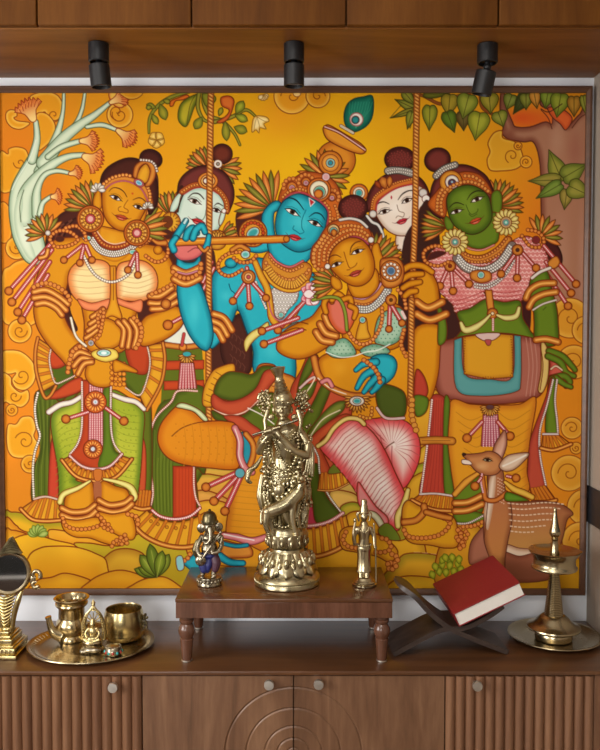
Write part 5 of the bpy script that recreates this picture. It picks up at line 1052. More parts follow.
# ================================================================ base cabinet and worktop
bc = thing('base_cabinet', 'walnut base cabinet with fluted outer doors and arc-carved middle doors', 'cabinet', (-.3, -.2, 0))
bm = NB(); box(bm, -1.75, XR - .001, -.372, -.001, .0, .648); obj('body', bm, M_FLUTE, bc)
def arc_door(x0, x1):
    bm = NB(); z0, z1, yf = .09, .6455, -.391; cx, cz = -.0177, .4269; st = .0016
    nx = int((x1 - x0) / st); nz_ = int((z1 - .30) / st)
    V = []
    for j in range(nz_ + 1):
        row = []
        for i in range(nx + 1):
            x = x0 + (x1 - x0) * i / nx; z = .30 + (z1 - .30) * j / nz_; r = math.hypot(x - cx, z - cz); d = 0
            for rr in (.1866, .129, .0787, .0453, .0187): d = max(d, 1 - abs(r - rr) / .0032)
            row.append(bm.verts.new((x, yf + .0032 * max(0, d), z)))
        V.append(row)
    for j in range(nz_):
        for i in range(nx): bm.faces.new((V[j][i], V[j][i + 1], V[j + 1][i + 1], V[j + 1][i]))
    rim = V[0][::-1] and [*V[0], *[V[j][nx] for j in range(1, nz_ + 1)], *V[nz_][::-1][1:], *[V[j][0] for j in range(nz_ - 1, 0, -1)]]
    bk = [bm.verts.new((v.co.x, -.3735, v.co.z)) for v in rim]
    for k in range(len(rim)): bm.faces.new((rim[k], bk[k], bk[(k + 1) % len(rim)], rim[(k + 1) % len(rim)]))
    bm.faces.new(bk)
    box(bm, x0, x1, yf, -.3735, z0, .2996)
    o = obj('door', bm, M_DOOR, bc, 50); o['label'] = 'smooth door carved with rings of arcs'; return o
def flute_door(x0, x1, n):
    bm = NB(); z0, z1, yf = .09, .6455, -.388; w = (x1 - x0) / n; P_ = []
    for k in range(n):
        for t in (0.0, .06, .14, .26, .4, .5, .6, .74, .86, .94): P_.append((x0 + w * (k + t), yf - .0105 * math.sin(pi * min(1, max(0, t))) ** .8 if t > 0 else yf + .001))
    P_.append((x1, yf + .001)); P_ += [(x1, -.3735), (x0, -.3735)]
    a = [bm.verts.new((x, y, z0)) for x, y in P_]; b = [bm.verts.new((x, y, z1)) for x, y in P_]
    for k in range(len(P_)): m = (k + 1) % len(P_); bm.faces.new((a[k], a[m], b[m], b[k]))
    bm.faces.new(b); bm.faces.new(a[::-1])
    o = obj('door', bm, M_FLUTE, bc, 35); o['label'] = 'fluted door'; return o
def knob(door, px, py, y=-.391):
    X, Z = at_y(px, py, y); Mx = Matrix.Rotation(R(90), 4, 'X')
    bm = NB(); lathe(bm, [(.0065, -.004), (.0055, .006), (.006, .010), (.0125, .0125), (.0135, .015), (.0135, .023), (.0125, .0248), (0.0, .0252)], (X, y, Z), 28, Mx); k = obj('knob', bm, M_KNOB, door); tag(k, 'round satin nickel knob')
G = .0016
d = flute_door(-1.252, -.8415 - G, 15); knob(d, -38, 683, -.396)
d = flute_door(-.8415 + G, -.4295 - G, 15); knob(d, 114.5, 684.5, -.396)
d = arc_door(-.4295 + G, -.0177 - G); knob(d, 269.3, 682)
d = arc_door(-.0177 + G, .3942 - G); knob(d, 318.5, 681.5)
d = flute_door(.3942 + G, .80, 15); knob(d, 475.8, 683, -.396)
bm = NB(); box(bm, .8015, XR - .001, -.388, -.3735, .0, .6455, .002, 1); obj('filler_panel', bm, M_FLUTE, bc)
bm = NB(); box(bm, -1.75, .8, -.345, -.3722, .0, .085); obj('plinth', bm, M_STAND, bc)
bm = NB(); box(bm, -1.75, XR - .001, -.398, -.0005, .6487, ZC, .003, 3); wt = obj('worktop', bm, M_TOP); tag(wt, 'dark walnut worktop running the whole width above the fluted cabinet', 'worktop')
# ================================================================ small raised table
tb = thing('raised_table', 'low teak table with turned legs carrying the brass figures', 'table', (-.044, -.2, ZC))
bm = NB(); box(bm, -.3441, .2560, -.3545, -.040, ZT - .010, ZT, .002, 2); obj('tabletop', bm, M_TABLE, tb)
bm = NB(); box(bm, -.3425, .2545, -.3530, -.0415, ZT - .0545, ZT - .0103, .001, 1); obj('apron', bm, M_LEG, tb)
LP = [(.012, .0), (.0135, .003), (.0135, .006), (.0145, .012), (.0175, .05), (.019, .064), (.0165, .066), (.018, .069), (.0225, .079), (.0235, .088), (.022, .097), (.0175, .105), (.016, .107), (.0185, .110), (.0205, .115), (.0205, .1195), (.017, .122), (.0165, .1297)]
for x, y in ((-.3165, -.326), (.2285, -.326), (-.3165, -.068), (.2285, -.068)):
    bm = NB(); lathe(bm, LP, (x, y, ZC + .0004), 28); lg = obj('leg', bm, M_LEG, tb)
    bm = NB(); lathe(bm, [(.0128, .0004), (.0150, .0012), (.0150, .0042), (.0136, .005)], (x, y, ZC + .0004), 24); tag(obj('ferrule', bm, M_KNOB, lg), 'thin pale metal ferrule at the foot')
# ================================================================ brass figures on the raised table
class Fig:                                     # lays a figure out on an upright plane through (., y0): picture units in, metres out
    def __init__(s, y0, base_z): s.y0 = y0; s.k = (DIST + y0) / FPX; s.bz = base_z
    def __call__(s, px, py, d=0.0):            # d = picture units towards the viewer
        X, Z = at_y(px, py, s.y0); return Vector((X, s.y0 - d * s.k, Z))
def limb(bm, pts, r, n=5, seg=12): p = cat(pts, n); tube(bm, p, r, seg); ball(bm, p[0], r if np.isscalar(r) else r[0]); ball(bm, p[-1], r if np.isscalar(r) else r[-1])
def mesh_obj(name, me, m, parent, label=None):
    o = link(name, me, m, parent, 180); 
    if label: o['label'] = label
    return o
def lotus_ring(bm, c, r0, z0, r1, z1, n, w, th, bulge=.25, off=0.0):   # ring of rounded petals leaning from (r0,z0) to (r1,z1)
    for i in range(n):
        a = 2 * pi * (i + off) / n; ca, sa = math.cos(a), math.sin(a); rows = []
        for t, ww in ((0, .5), (.2, .72), (.45, .92), (.7, 1.0), (.88, .86), (.97, .5), (1, .2)):
            r = r0 + (r1 - r0) * t + bulge * th * math.sin(pi * t) * 2; z = z0 + (z1 - z0) * t; row = []
            for u in (-1, -.6, 0, .6, 1):
                rr = r + th * (1 - u * u) - (0.35 * th if abs(u) == 1 else 0); x, y = rr, u * w * ww
                row.append(bm.verts.new((c[0] + x * ca - y * sa, c[1] + x * sa + y * ca, c[2] + z)))
            rows.append(row)
        for p, q in zip(rows, rows[1:]):
            for k in range(4): bm.faces.new((p[k], p[k + 1], q[k + 1], q[k]))
        # raised inner leaf
        for t0 in (.42,):
            r = r0 + (r1 - r0) * t0 + bulge * th * 2 + th * .9; z = z0 + (z1 - z0) * t0
            ball(bm, (c[0] + r * ca, c[1] + r * sa, c[2] + z), (w * .42, w * .42, abs(z1 - z0) * .26), Euler((0, 0, a)), 10, 8)
# ---------------- tall flute player with a calf
f = Fig(-.205, ZT); S = f.k; cx = f(287, 589).x; cy = f.y0; bz = ZT + .0005
t = thing('flute_player_statue', 'tall antique brass flute player statue with calf on a lotus pedestal', 'statue', (cx, cy, ZT))
bm = NB(); lathe(bm, [(.092, 0), (.0955, .003), (.0955, .009), (.0935, .0125), (.0935, .0165), (.0965, .02), (.094, .027), (.086, .034), (.078, .040), (.072, .058), (.064, .08), (.055, .094), (.050, .1), (.0485, .106), (.0515, .11), (.0535, .118), (.0575, .130), (.060, .146), (.0605, .152), (.0575, .157), (.056, .162), (.0565, .168), (.053, .171), (0, .171)], (cx, cy, bz), 64)
obj('pedestal', bm, M_ANTQ, t)
bm = NB(); lotus_ring(bm, (cx, cy, bz), .056, .099, .086, .037, 12, .0215, .0055); lotus_ring(bm, (cx, cy, bz), .053, .098, .079, .06, 12, .011, .0085, .25, .5); lotus_ring(bm, (cx, cy, bz), .0495, .108, .0575, .15, 14, .0115, .0055); obj('lotus_petals', bm, M_ANTQ, t, 60)
bm = NB(); beadstring(bm, [(cx + .0945 * math.cos(a), cy + .0945 * math.sin(a), bz + .0145) for a in np.linspace(0, 2 * pi, 60)][:-1], .0021, .006, 6, True); obj('bead_rim', bm, M_ANTQ, t)
# body: one continuous figure, legs crossed, arms raised to the flute
bm = NB()
limb(bm, [f(291, 470), f(293, 490, 3), f(289, 510, 4), f(286, 531, 2)], [9.5 * S, 8.5 * S, 6 * S, 4.2 * S])
limb(bm, [f(278, 470), f(280, 490, 6), f(285, 508, 8), f(292, 527, 7)], [9.5 * S, 8.5 * S, 6 * S, 4 * S])
ball(bm, f(285, 532, 5), (5 * S, 9 * S, 3 * S)); ball(bm, f(294, 530, 10), (4.5 * S, 8 * S, 3 * S), Euler((.4, 0, .3)))
limb(bm, [f(284, 474), f(283, 458), f(285, 442), f(285, 430), f(284, 424)], [13 * S, 10 * S, 13.5 * S, 14 * S, 8 * S]); ball(bm, f(284, 472), (16 * S, 11 * S, 11 * S)); ball(bm, f(284, 437), (15 * S, 10 * S, 11 * S))
limb(bm, [f(283, 424), f(282.5, 414, 2)], [4.6 * S, 4.4 * S]); ball(bm, f(282.5, 408.5, 2), (8.6 * S, 8.8 * S, 11 * S), Euler((0, R(6), 0))); ball(bm, f(283, 402, 0), (9.5 * S, 9 * S, 8 * S))
ball(bm, f(282.3, 410, 11.5), (1.3 * S, 2 * S, 3 * S)); ball(bm, f(279, 406.5, 9), (2.4 * S, 1.6 * S, 1.2 * S)); ball(bm, f(286, 406.5, 9), (2.4 * S, 1.6 * S, 1.2 * S)); ball(bm, f(282.6, 414.6, 9.6), (2.8 * S, 1.6 * S, 1.0 * S)); ball(bm, f(282.6, 418, 7.6), (3 * S, 2.4 * S, 2.2 * S)); ball(bm, f(273.4, 410, 0), (1.6 * S, 2.4 * S, 4 * S)); ball(bm, f(291.6, 410, 0), (1.6 * S, 2.4 * S, 4 * S))
limb(bm, [f(270, 431), f(262, 442, 4), f(260, 450, 8)], [5.4 * S, 4.8 * S, 4.2 * S]); limb(bm, [f(260, 450, 8), f(264, 441, 14), f(270, 433, 17)], [4.2 * S, 3.6 * S, 2.8 * S])
limb(bm, [f(299, 431), f(307, 444, 4), f(306, 454, 9)], [5.4 * S, 4.8 * S, 4.2 * S]); limb(bm, [f(306, 454, 9), f(294, 449, 16), f(283, 437, 18), f(277, 430, 18)], [4.4 * S, 4 * S, 3.4 * S, 3 * S])
ball(bm, f(270, 432, 17), (4 * S, 3 * S, 4.4 * S)); ball(bm, f(276, 429, 18), (4 * S, 3 * S, 4 * S))
for i in range(4): limb(bm, [f(274 + i * 2, 429 - i * .5, 19), f(274.5 + i * 2, 426.4 - i * .5, 21.5), f(275 + i * 2, 424.6 - i * .5, 19.5)], 1.05 * S, 3, 8); limb(bm, [f(266 + i * 2, 433 - i * .6, 18), f(265.4 + i * 2, 430 - i * .6, 21), f(265.6 + i * 2, 428.4 - i * .6, 19.4)], 1.05 * S, 3, 8)
mesh_obj('figure', remesh(bm, .0017), M_ANTQ, t)
bm = NB(); p0, p1 = f(253.5, 433, 19), f(298, 418.5, 15); tube(bm, [p0, p1], 1.25 * S, 12)
for k in np.linspace(.1, .9, 6): ball(bm, p0.lerp(p1, k), 1.5 * S, None, 10, 6)
obj('flute', bm, M_SILV, t)
bm = NB(); hc = f(283, 402)
lathe(bm, [(10.6 * S, -3 * S), (11.2 * S, -1 * S), (11.2 * S, 1.5 * S), (9.8 * S, 3 * S), (9.6 * S, 6 * S), (8.2 * S, 9 * S), (7.4 * S, 9.6 * S), (7.8 * S, 11 * S), (6.4 * S, 12.5 * S), (6.8 * S, 14.5 * S), (5.6 * S, 16 * S), (6 * S, 18 * S), (4.8 * S, 19.5 * S), (5.2 * S, 21.5 * S), (4.2 * S, 23 * S), (4.4 * S, 27 * S), (6.4 * S, 31 * S), (7.6 * S, 34.4 * S), (6.6 * S, 35.2 * S), (2.6 * S, 35.8 * S), (0, 36.4 * S)], hc, 36, Euler((R(2), R(-9), 0)).to_matrix().to_4x4())
for a in range(0, 360, 30): ball(bm, hc + Vector((11.2 * S * math.cos(R(a)), 11.2 * S * math.sin(R(a)), 0)), 1.4 * S, None, 8, 6)
obj('crown', bm, M_ANTQ, t)
for sx, X in ((-1, 270), (1, 296)):
    bm = NB()                                    # hair scroll and ear ornament beside the head
    for k in range(16):
        a = k * .9; rr = (4.8 - k * .12) * 1.0; q = f(X + sx * 4 + rr * math.cos(a), 396 + k * 1.35 + rr * .4 * math.sin(a), -2 + 3 * math.sin(a * 1.3)); ball(bm, q, (1.7 + .7 * math.sin(k * 1.7)) * S, None, 8, 6)
    for k in range(34):
        a = k * 2.4; rr = math.sqrt((k + .5) / 34); ball(bm, f(X + sx * 6 + 6.5 * rr * math.cos(a), 402 + 13 * rr * math.sin(a), -3 + 3 * math.sin(k)), (1.5 + .6 * math.sin(k * 1.3)) * S, None, 8, 6)
    th = np.linspace(0, 2 * pi * 1.5, 26); tube(bm, [f(X + sx * (6 + (6 - u * .35) * math.cos(u)), 399 - (7 - u * .5) * math.sin(u), -3) for u in th], [1.5 * S, .9 * S], 8); tube(bm, [f(X + sx * 2, 410, 2), f(X + sx * 5, 420, 4), f(X + sx * 4, 428, 6), f(X + sx * 7, 434, 5)], [2.6 * S, 2 * S, 1.2 * S], 8)
    disc_c = f(X - sx * 1.5, 417, 3); lathe(bm, [(0, -1 * S), (3.4 * S, -1 * S), (3.4 * S, 1 * S), (1.8 * S, 2 * S), (0, 2.2 * S)], disc_c, 16, Matrix.Rotation(R(90), 4, 'X'))
    obj('hair_scroll', bm, M_ANTQ, t, 60)
bm = NB()                                        # necklaces, chest strings and the long garland with its pendant
for w, y_, r_ in ((9, 425, 1.25), (12, 427, 1.4), (14.5, 429, 1.2)): beadstring(bm, [f(284 + w * math.sin(a), y_ + w * .75 * math.cos(a) * .8 + 2, 9.5 + 3.5 * math.cos(a)) for a in np.linspace(-1.25, 1.25, 16)], r_ * S)
beadstring(bm, cat([f(270, 430, 9), f(270, 450, 13), f(276, 464, 13), f(284, 470, 14), f(292, 464, 13), f(298, 450, 13), f(298, 432, 9)], 8), 1.7 * S)
beadstring(bm, cat([f(266, 446, 8), f(265, 468, 13), f(269, 484, 15), f(280, 494, 17), f(291, 486, 16), f(297, 470, 14), f(303, 452, 9)], 8), 2.3 * S)
beadstring(bm, cat([f(274, 436, 12), f(280, 455, 13), f(291, 466, 12)], 8), 1.1 * S)
ball(bm, f(280, 487, 15), (4.4 * S, 3 * S, 6.5 * S)); lathe(bm, [(3.4 * S, 0), (5 * S, 1 * S), (5 * S, 2 * S), (3.4 * S, 3 * S)], f(280, 487, 16), 18, Matrix.Rotation(R(90), 4, 'X')); obj('garlands', bm, M_ANTQ, t)
bm = NB()
for y_, r_, n_ in ((466, 15.5, 1.5), (470, 17, 1.9), (474.5, 18, 1.4)): beadstring(bm, [f(284 + r_ * math.cos(a), y_ + 3 * math.sin(a) * .8, 11.5 * math.sin(a)) for a in np.linspace(0, 2 * pi, 40)][:-1], n_ * S, None, 8, True)
for i in range(9): ball(bm, f(268 + i * 4, 479 + 3 * math.sin(pi * i / 8), 12 + 2.5 * math.sin(pi * i / 8)), (1.3 * S, 1.3 * S, 3 * S), None, 8, 6)
obj('belt', bm, M_ANTQ, t)
for (a, b) in (((263, 443), (267, 446)), ((302, 443), (309, 441))): bm = NB(); beadstring(bm, [f(a[0] + (b[0] - a[0]) * u, a[1] + (b[1] - a[1]) * u, 8 + 2 * math.sin(pi * u)) for u in (0, .33, .66, 1)], 1.4 * S); obj('armlet', bm, M_ANTQ, t)
for c_ in (f(266, 438, 15), f(290, 446, 17)): bm = NB(); beadstring(bm, [c_ + Vector((4.2 * S * math.cos(a), 4.2 * S * math.sin(a) * .6, 4.2 * S * math.sin(a) * .6)) for a in np.linspace(0, 2 * pi, 14)][:-1], 1.2 * S, None, 8, True); obj('bangle', bm, M_ANTQ, t)
bm = NB()                                        # pleated garment: folds on the thighs, hanging end pieces, scarf ends at both sides
for i in range(7):
    tube(bm, cat([f(270 + i * 1.5, 478 + i * 4.5, 12), f(279 + i * 1.2, 483 + i * 4.5, 14.5), f(289 + i * .6, 478 + i * 5, 11)], 5), [.7 * S, 1.2 * S, .7 * S], 6)
for k in range(7): tube(bm, cat([f(262 + k * 1.3, 474 + k, 3), f(259 + k * 1.9, 495, 5 + (k % 2) * 2), f(264 + k * 1.4, 514 + (k % 3) * 3, 6), f(262 + k * 1.8, 522 + (k % 2) * 3, 7)], 5), [1.6 * S, 2.2 * S, 1.8 * S, 1.0 * S], 7)
for k in range(6): tube(bm, cat([f(300 + k * 1.2, 474 + k, 3), f(306 - k * 1.0, 492, 4 + (k % 2) * 2), f(302 + k * .9, 512, 5), f(305 - k * 1.2, 527 - (k % 2) * 4, 6)], 5), [1.6 * S, 2.2 * S, 1.9 * S, 1.2 * S], 7)
for k in range(4): tube(bm, cat([f(262 - k, 456 + k * 2, 2), f(256 - k * 1.6, 466 + k, 3), f(249 - k * .4, 470 + k * 3, 4), f(246 + k * 2, 478 + k * 1.5, 3)], 5), [1.4 * S, 2.2 * S, 2.4 * S, 1.2 * S], 7)
for k in range(4): tube(bm, cat([f(301 + k, 431 + k, 0), f(308 + k * 1.2, 442 + k * 2, -1), f(308 + k * 1.5, 458 + k * 2, 1), f(305 + k * 2.4, 472 + k * 1.5, 2)], 5), [1.5 * S, 2.4 * S, 2.2 * S, 1.2 * S], 7)
for i in range(40):
    sx = random.choice((-1, 1)); q = f(284 + sx * random.uniform(17, 24), random.uniform(474, 526), random.uniform(2, 8)); ball(bm, q, random.uniform(1.2, 2.4) * S, None, 8, 6)
for i in range(14): q = f(random.uniform(302, 312), random.uniform(405, 470), random.uniform(-2, 4)); ball(bm, q, random.uniform(1.2, 2.3) * S, None, 8, 6)
obj('draped_garment', bm, M_ANTQ, t, 60)
bm = NB()                                        # pleated shawl falling behind the figure from the shoulders to the feet
for k in range(13):
    u = k / 12 * 2 - 1; tube(bm, cat([f(284 + u * 15, 424 + abs(u) * 5, -6), f(285 + u * 20, 446, -7 + (k % 2) * 2.5), f(285 + u * 19, 468, -6 + (k % 2) * 2), f(286 + u * 23, 490, -5 + (k % 2) * 2.5), f(286 + u * 21, 512, -5 + (k % 2) * 2), f(286 + u * 20, 529, -5)], 5), [2.0 * S, 2.6 * S, 2.2 * S, 2.7 * S, 2.4 * S, 1.8 * S], 8)
mesh_obj('shawl', remesh(bm, .002, 'shawl', 1), M_ANTQ, t)
bm = NB()                                        # rows of small bells and lobes along both edges of the garment
for sx, X in ((-1, 263), (1, 309)):
    for k in range(24): ball(bm, f(X + sx * (2 * math.sin(k * .8)) - sx * (2 if k > 18 else 0), 436 + k * 3.9, -1 + 3 * math.sin(k * 1.9)), (1.7 + .7 * math.sin(k * 2.3)) * S, None, 8, 6)
beadstring(bm, cat([f(266, 500, 12), f(272, 516, 14), f(284, 524, 15), f(296, 517, 14), f(304, 500, 11)], 7), 1.5 * S)
beadstring(bm, cat([f(264, 484, 11), f(270, 500, 15), f(280, 507, 18)], 7), 1.4 * S); beadstring(bm, cat([f(304, 484, 10), f(300, 500, 13)], 7), 1.5 * S); obj('edge_bells', bm, M_ANTQ, t)
# calf across the legs
bm = NB()
limb(bm, [f(270, 508, 15), f(280, 504, 17), f(290, 498, 17), f(298, 490, 15)], [6.5 * S, 7 * S, 7.4 * S, 7 * S]); limb(bm, [f(299, 489, 16), f(302, 480, 17)], [5 * S, 3.8 * S]); ball(bm, f(301, 476, 19), (4 * S, 5.6 * S, 4 * S), Euler((R(-25), 0, R(20)))); ball(bm, f(299.6, 477.8, 24), (2.6 * S, 3.4 * S, 2.4 * S))
for s_ in (-1, 1): ball(bm, f(301 + s_ * 5, 474, 16), (2.8 * S, 1.2 * S, 1.6 * S), Euler((0, R(-20 * s_), 0))); limb(bm, [f(301 + s_ * 2.4, 472, 17), f(301 + s_ * 3.4, 468, 17)], [1.1 * S, .6 * S], 3, 8)
for x0, y0_, x1, d in ((268, 512, 270, 19), (273, 512, 275, 11), (294, 500, 296, 19), (299, 498, 301, 10)): limb(bm, [f(x0, y0_ - 4, d - 1), f(x0 - 1.5, (y0_ + 530) / 2, d), f(x1, 529, d)], [4.6 * S, 2.8 * S, 2.2 * S]); ball(bm, f(x1, 530.5, d + 1), (2.6 * S, 3 * S, 1.8 * S))
limb(bm, [f(266, 504, 14), f(262, 510, 14), f(262, 520, 15)], [1.4 * S, 1 * S, 1.6 * S])
mesh_obj('calf', remesh(bm, .0017, 'calf'), M_ANTQ, t)
# ---------------- seated-style elephant-headed lute player, silver with coloured cloth
f = Fig(-.222, ZT); S = f.k; c = f(209.5, 584); bz = ZT + .0005
t = thing('elephant_head_statuette', 'small silver elephant-headed musician statuette with dark blue cloth, on the left', 'statue', (c.x, f.y0, ZT))
bm = NB(); lathe(bm, [(.034, 0), (.0365, .002), (.0365, .007), (.0345, .010), (.0335, .016), (.0355, .020), (.0345, .0245), (.030, .0265), (0, .0265)], (c.x, f.y0, bz), 40)
for i in range(20): a = 2 * pi * i / 20; ball(bm, (c.x + .0345 * math.cos(a), f.y0 + .0345 * math.sin(a), bz + .0145), (.004, .004, .0052), None, 8, 6)
obj('base', bm, M_SILV, t)
bm = NB(); zf = 574
limb(bm, [f(206, 556, 2), f(205, 564, 6), f(203.5, 572, 7)], [4.2 * S, 3.4 * S, 2.6 * S]); limb(bm, [f(214, 556, 2), f(216, 564, 5), f(214, 572, 6)], [4.2 * S, 3.4 * S, 2.6 * S]); ball(bm, f(203.5, 574, 9), (2.6 * S, 4 * S, 1.8 * S)); ball(bm, f(214, 574, 8), (2.6 * S, 4 * S, 1.8 * S))
ball(bm, f(210, 548, 3), (8.6 * S, 8 * S, 9 * S)); ball(bm, f(210, 538, 1), (8 * S, 6 * S, 6 * S)); ball(bm, f(210, 527, 2), (6.4 * S, 6.4 * S, 7 * S))
limb(bm, [f(211, 527, 8), f(212, 533, 11), f(211, 538, 12.5), f(207.5, 541, 12), f(205.6, 539, 12)], [3 * S, 2.4 * S, 2 * S, 1.6 * S, 1.2 * S])
for s_ in (-1, 1): limb(bm, [f(210 + s_ * 4, 531, 8), f(210 + s_ * 5, 534, 10.5)], [.9 * S, .5 * S], 3, 8)
ball(bm, f(219, 527, 1), (4.4 * S, 1.4 * S, 5 * S), Euler((0, R(8), R(12)))); ball(bm, f(201, 528, 1), (4.4 * S, 1.4 * S, 5 * S), Euler((0, R(-8), R(-12))))
limb(bm, [f(218, 537, 1), f(222, 543, 5), f(219, 549, 10), f(214, 550, 12)], [3 * S, 2.6 * S, 2.2 * S, 2 * S]); limb(bm, [f(202, 537, 1), f(198, 545, 5), f(200, 551, 10), f(203, 553, 12)], [3 * S, 2.6 * S, 2.2 * S, 2 * S]); limb(bm, [f(217, 536, 0), f(222, 536, 3), f(221.6, 541.4, 6)], [2.4 * S, 2 * S, 2.2 * S])
mesh_obj('figure', remesh(bm, .0011), M_SILV, t)
bm = NB(); lathe(bm, [(7.6 * S, -2 * S), (8 * S, 0), (7.6 * S, 1.5 * S), (7.2 * S, 5 * S), (5.6 * S, 8.5 * S), (3 * S, 10.4 * S), (1.4 * S, 10.8 * S), (1.6 * S, 12 * S), (0, 13 * S)], f(209.6, 521.5, 0), 28)
for a in range(0, 360, 30): ball(bm, f(209.6, 521.5, 0) + Vector((7.9 * S * math.cos(R(a)), 7.9 * S * math.sin(R(a)), 0)), 1.1 * S, None, 8, 6)
obj('crown', bm, M_DKMET, t)
bm = NB(); limb(bm, [f(204, 556, 4.5), f(203.5, 561, 7), f(205, 567, 9)], [5.4 * S, 5.2 * S, 3.8 * S]); limb(bm, [f(210, 557, 5), f(209, 563, 7), f(208, 568, 8)], [4.6 * S, 4.2 * S, 3 * S]); ball(bm, f(209, 554, 4), (9 * S, 7.4 * S, 4 * S)); mesh_obj('wrap_cloth', remesh(bm, .0012, 'cloth'), M_BLUE, t, 'dark blue enamelled cloth over the legs')
bm = NB(); limb(bm, [f(215, 556, 5), f(217, 561, 7), f(216, 567, 8)], [4.8 * S, 4.8 * S, 3.6 * S]); mesh_obj('wrap_end', remesh(bm, .0012, 'cloth'), M_PURP, t, 'maroon enamelled cloth on one leg')
bm = NB(); limb(bm, [f(198, 541, 3), f(196, 549, 4), f(197.5, 556, 3)], [2.6 * S, 3.6 * S, 2.2 * S]); mesh_obj('shawl', remesh(bm, .0012, 'cloth'), M_DKMET, t, 'dark shawl over one shoulder')
bm = NB(); ball(bm, f(202, 557.5, 12), (5.4 * S, 2.2 * S, 5.4 * S)); tube(bm, [f(204, 555, 12.5), f(221, 531, 8)], [1.4 * S, .9 * S], 8); ball(bm, f(221.4, 530.4, 8), 1.8 * S)
obj('lute', bm, M_SILV, t)
bm = NB(); ball(bm, f(215, 573.4, 9), (2.6 * S, 2.6 * S, 2.4 * S)); ball(bm, f(215, 570.4, 9), (1.5 * S, 1.5 * S, 1.4 * S)); obj('mouse', bm, M_SILV, t); bm = NB(); beadstring(bm, [f(210 + 6 * math.sin(a), 538 + 5 * math.cos(a), 7 + 3 * math.cos(a)) for a in np.linspace(-1.6, 1.6, 12)], .9 * S); obj('necklace', bm, M_SILV, t)
# ---------------- slim standing figure with a staff
f = Fig(-.23, ZT); S = f.k; c = f(364.5, 585); bz = ZT + .0005
t = thing('staff_bearer_statuette', 'small slim brass standing figure with a tall staff, on the right', 'statue', (c.x, f.y0, ZT))
bm = NB(); lathe(bm, [(.0325, 0), (.0355, .002), (.0355, .006), (.032, .0085), (.033, .012), (.029, .0165), (.025, .019), (.0235, .0235), (.020, .026), (0, .026)], (c.x, f.y0, bz), 40); obj('base', bm, M_LAMPB, t)
bm = NB()
limb(bm, [f(361, 572, 1), f(361, 577.5, 2)], 2.8 * S); limb(bm, [f(367, 572, 1), f(367, 577.5, 2)], 2.8 * S)
limb(bm, [f(364, 548), f(364, 538), f(364, 530), f(364, 524)], [6.2 * S, 5.6 * S, 7 * S, 4 * S]); ball(bm, f(364, 531), (7.6 * S, 5 * S, 5 * S)); limb(bm, [f(364, 525), f(364, 520, 1)], 2.5 * S); ball(bm, f(364, 516, 1), (4 * S, 4.3 * S, 5.4 * S)); ball(bm, f(364, 517, 5.4), (.8 * S, 1 * S, 1.3 * S))
limb(bm, [f(357.5, 529), f(354, 536, 1), f(354.5, 543, 4)], [2.8 * S, 2.4 * S, 2 * S]); limb(bm, [f(354.5, 543, 4), f(353.5, 535, 7), f(354, 527, 8)], [2 * S, 1.6 * S, 1.4 * S])
limb(bm, [f(370.5, 529), f(374, 536, 1), f(374.4, 544, 4)], [2.8 * S, 2.4 * S, 1.8 * S]); ball(bm, f(375, 546, 5), 2 * S)
mesh_obj('figure', remesh(bm, .0011), M_LAMPB, t)
bm = NB(); lathe(bm, [(7.6 * S, 0), (7.8 * S, 1.5 * S), (7 * S, 3 * S), (6.6 * S, 16 * S), (6.9 * S, 22 * S), (7.4 * S, 24 * S), (6.8 * S, 26 * S), (6.2 * S, 27 * S)], f(364, 571.5), 30, None, 1, .8, True, lambda a, z, r: 1 + .045 * math.cos(12 * a)); obj('skirt', bm, M_LAMPB, t, 60)
bm = NB(); tube(bm, cat([f(355, 520, 6), f(353, 532, 8), f(355, 541, 8)], 6), [1.2 * S, 1.7 * S, 1 * S], 8); ball(bm, f(354.6, 519, 6), (1.6 * S, 1.6 * S, 2.6 * S)); obj('raised_club', bm, M_LAMPB, t)
bm = NB(); tube(bm, [f(375.6, 580.8, 6), f(375, 548, 6), f(373.6, 524, 5)], .85 * S, 8); ball(bm, f(373.6, 523, 5), 1.4 * S); obj('staff', bm, M_LAMPB, t)
bm = NB(); lathe(bm, [(4.6 * S, 0), (5 * S, 1.2 * S), (4.4 * S, 2.4 * S), (4.6 * S, 4 * S), (3.8 * S, 6 * S), (4 * S, 7.4 * S), (3 * S, 9 * S), (3.3 * S, 12 * S), (2.8 * S, 14 * S), (0, 15 * S)], f(364, 513.5), 24)
for s_ in (-1, 1): tube(bm, cat([f(364 + s_ * 3.4, 512, 0), f(364 + s_ * 6.5, 514, 0), f(364 + s_ * 5, 521, 1)], 6), [1 * S, 1.7 * S, 1 * S], 8)
obj('crown', bm, M_LAMPB, t)
bm = NB(); beadstring(bm, [f(364 + 4.6 * math.sin(a), 526 + 5 * math.cos(a), 4.6 + 2 * math.cos(a)) for a in np.linspace(-1.5, 1.5, 12)], .8 * S); obj('necklace', bm, M_LAMPB, t); bm = NB(); beadstring(bm, [f(364 + 7.2 * math.cos(a), 544.5, 5.8 * math.sin(a)) for a in np.linspace(0, 2 * pi, 30)][:-1], 1 * S, None, 8, True); obj('belt', bm, M_LAMPB, t)
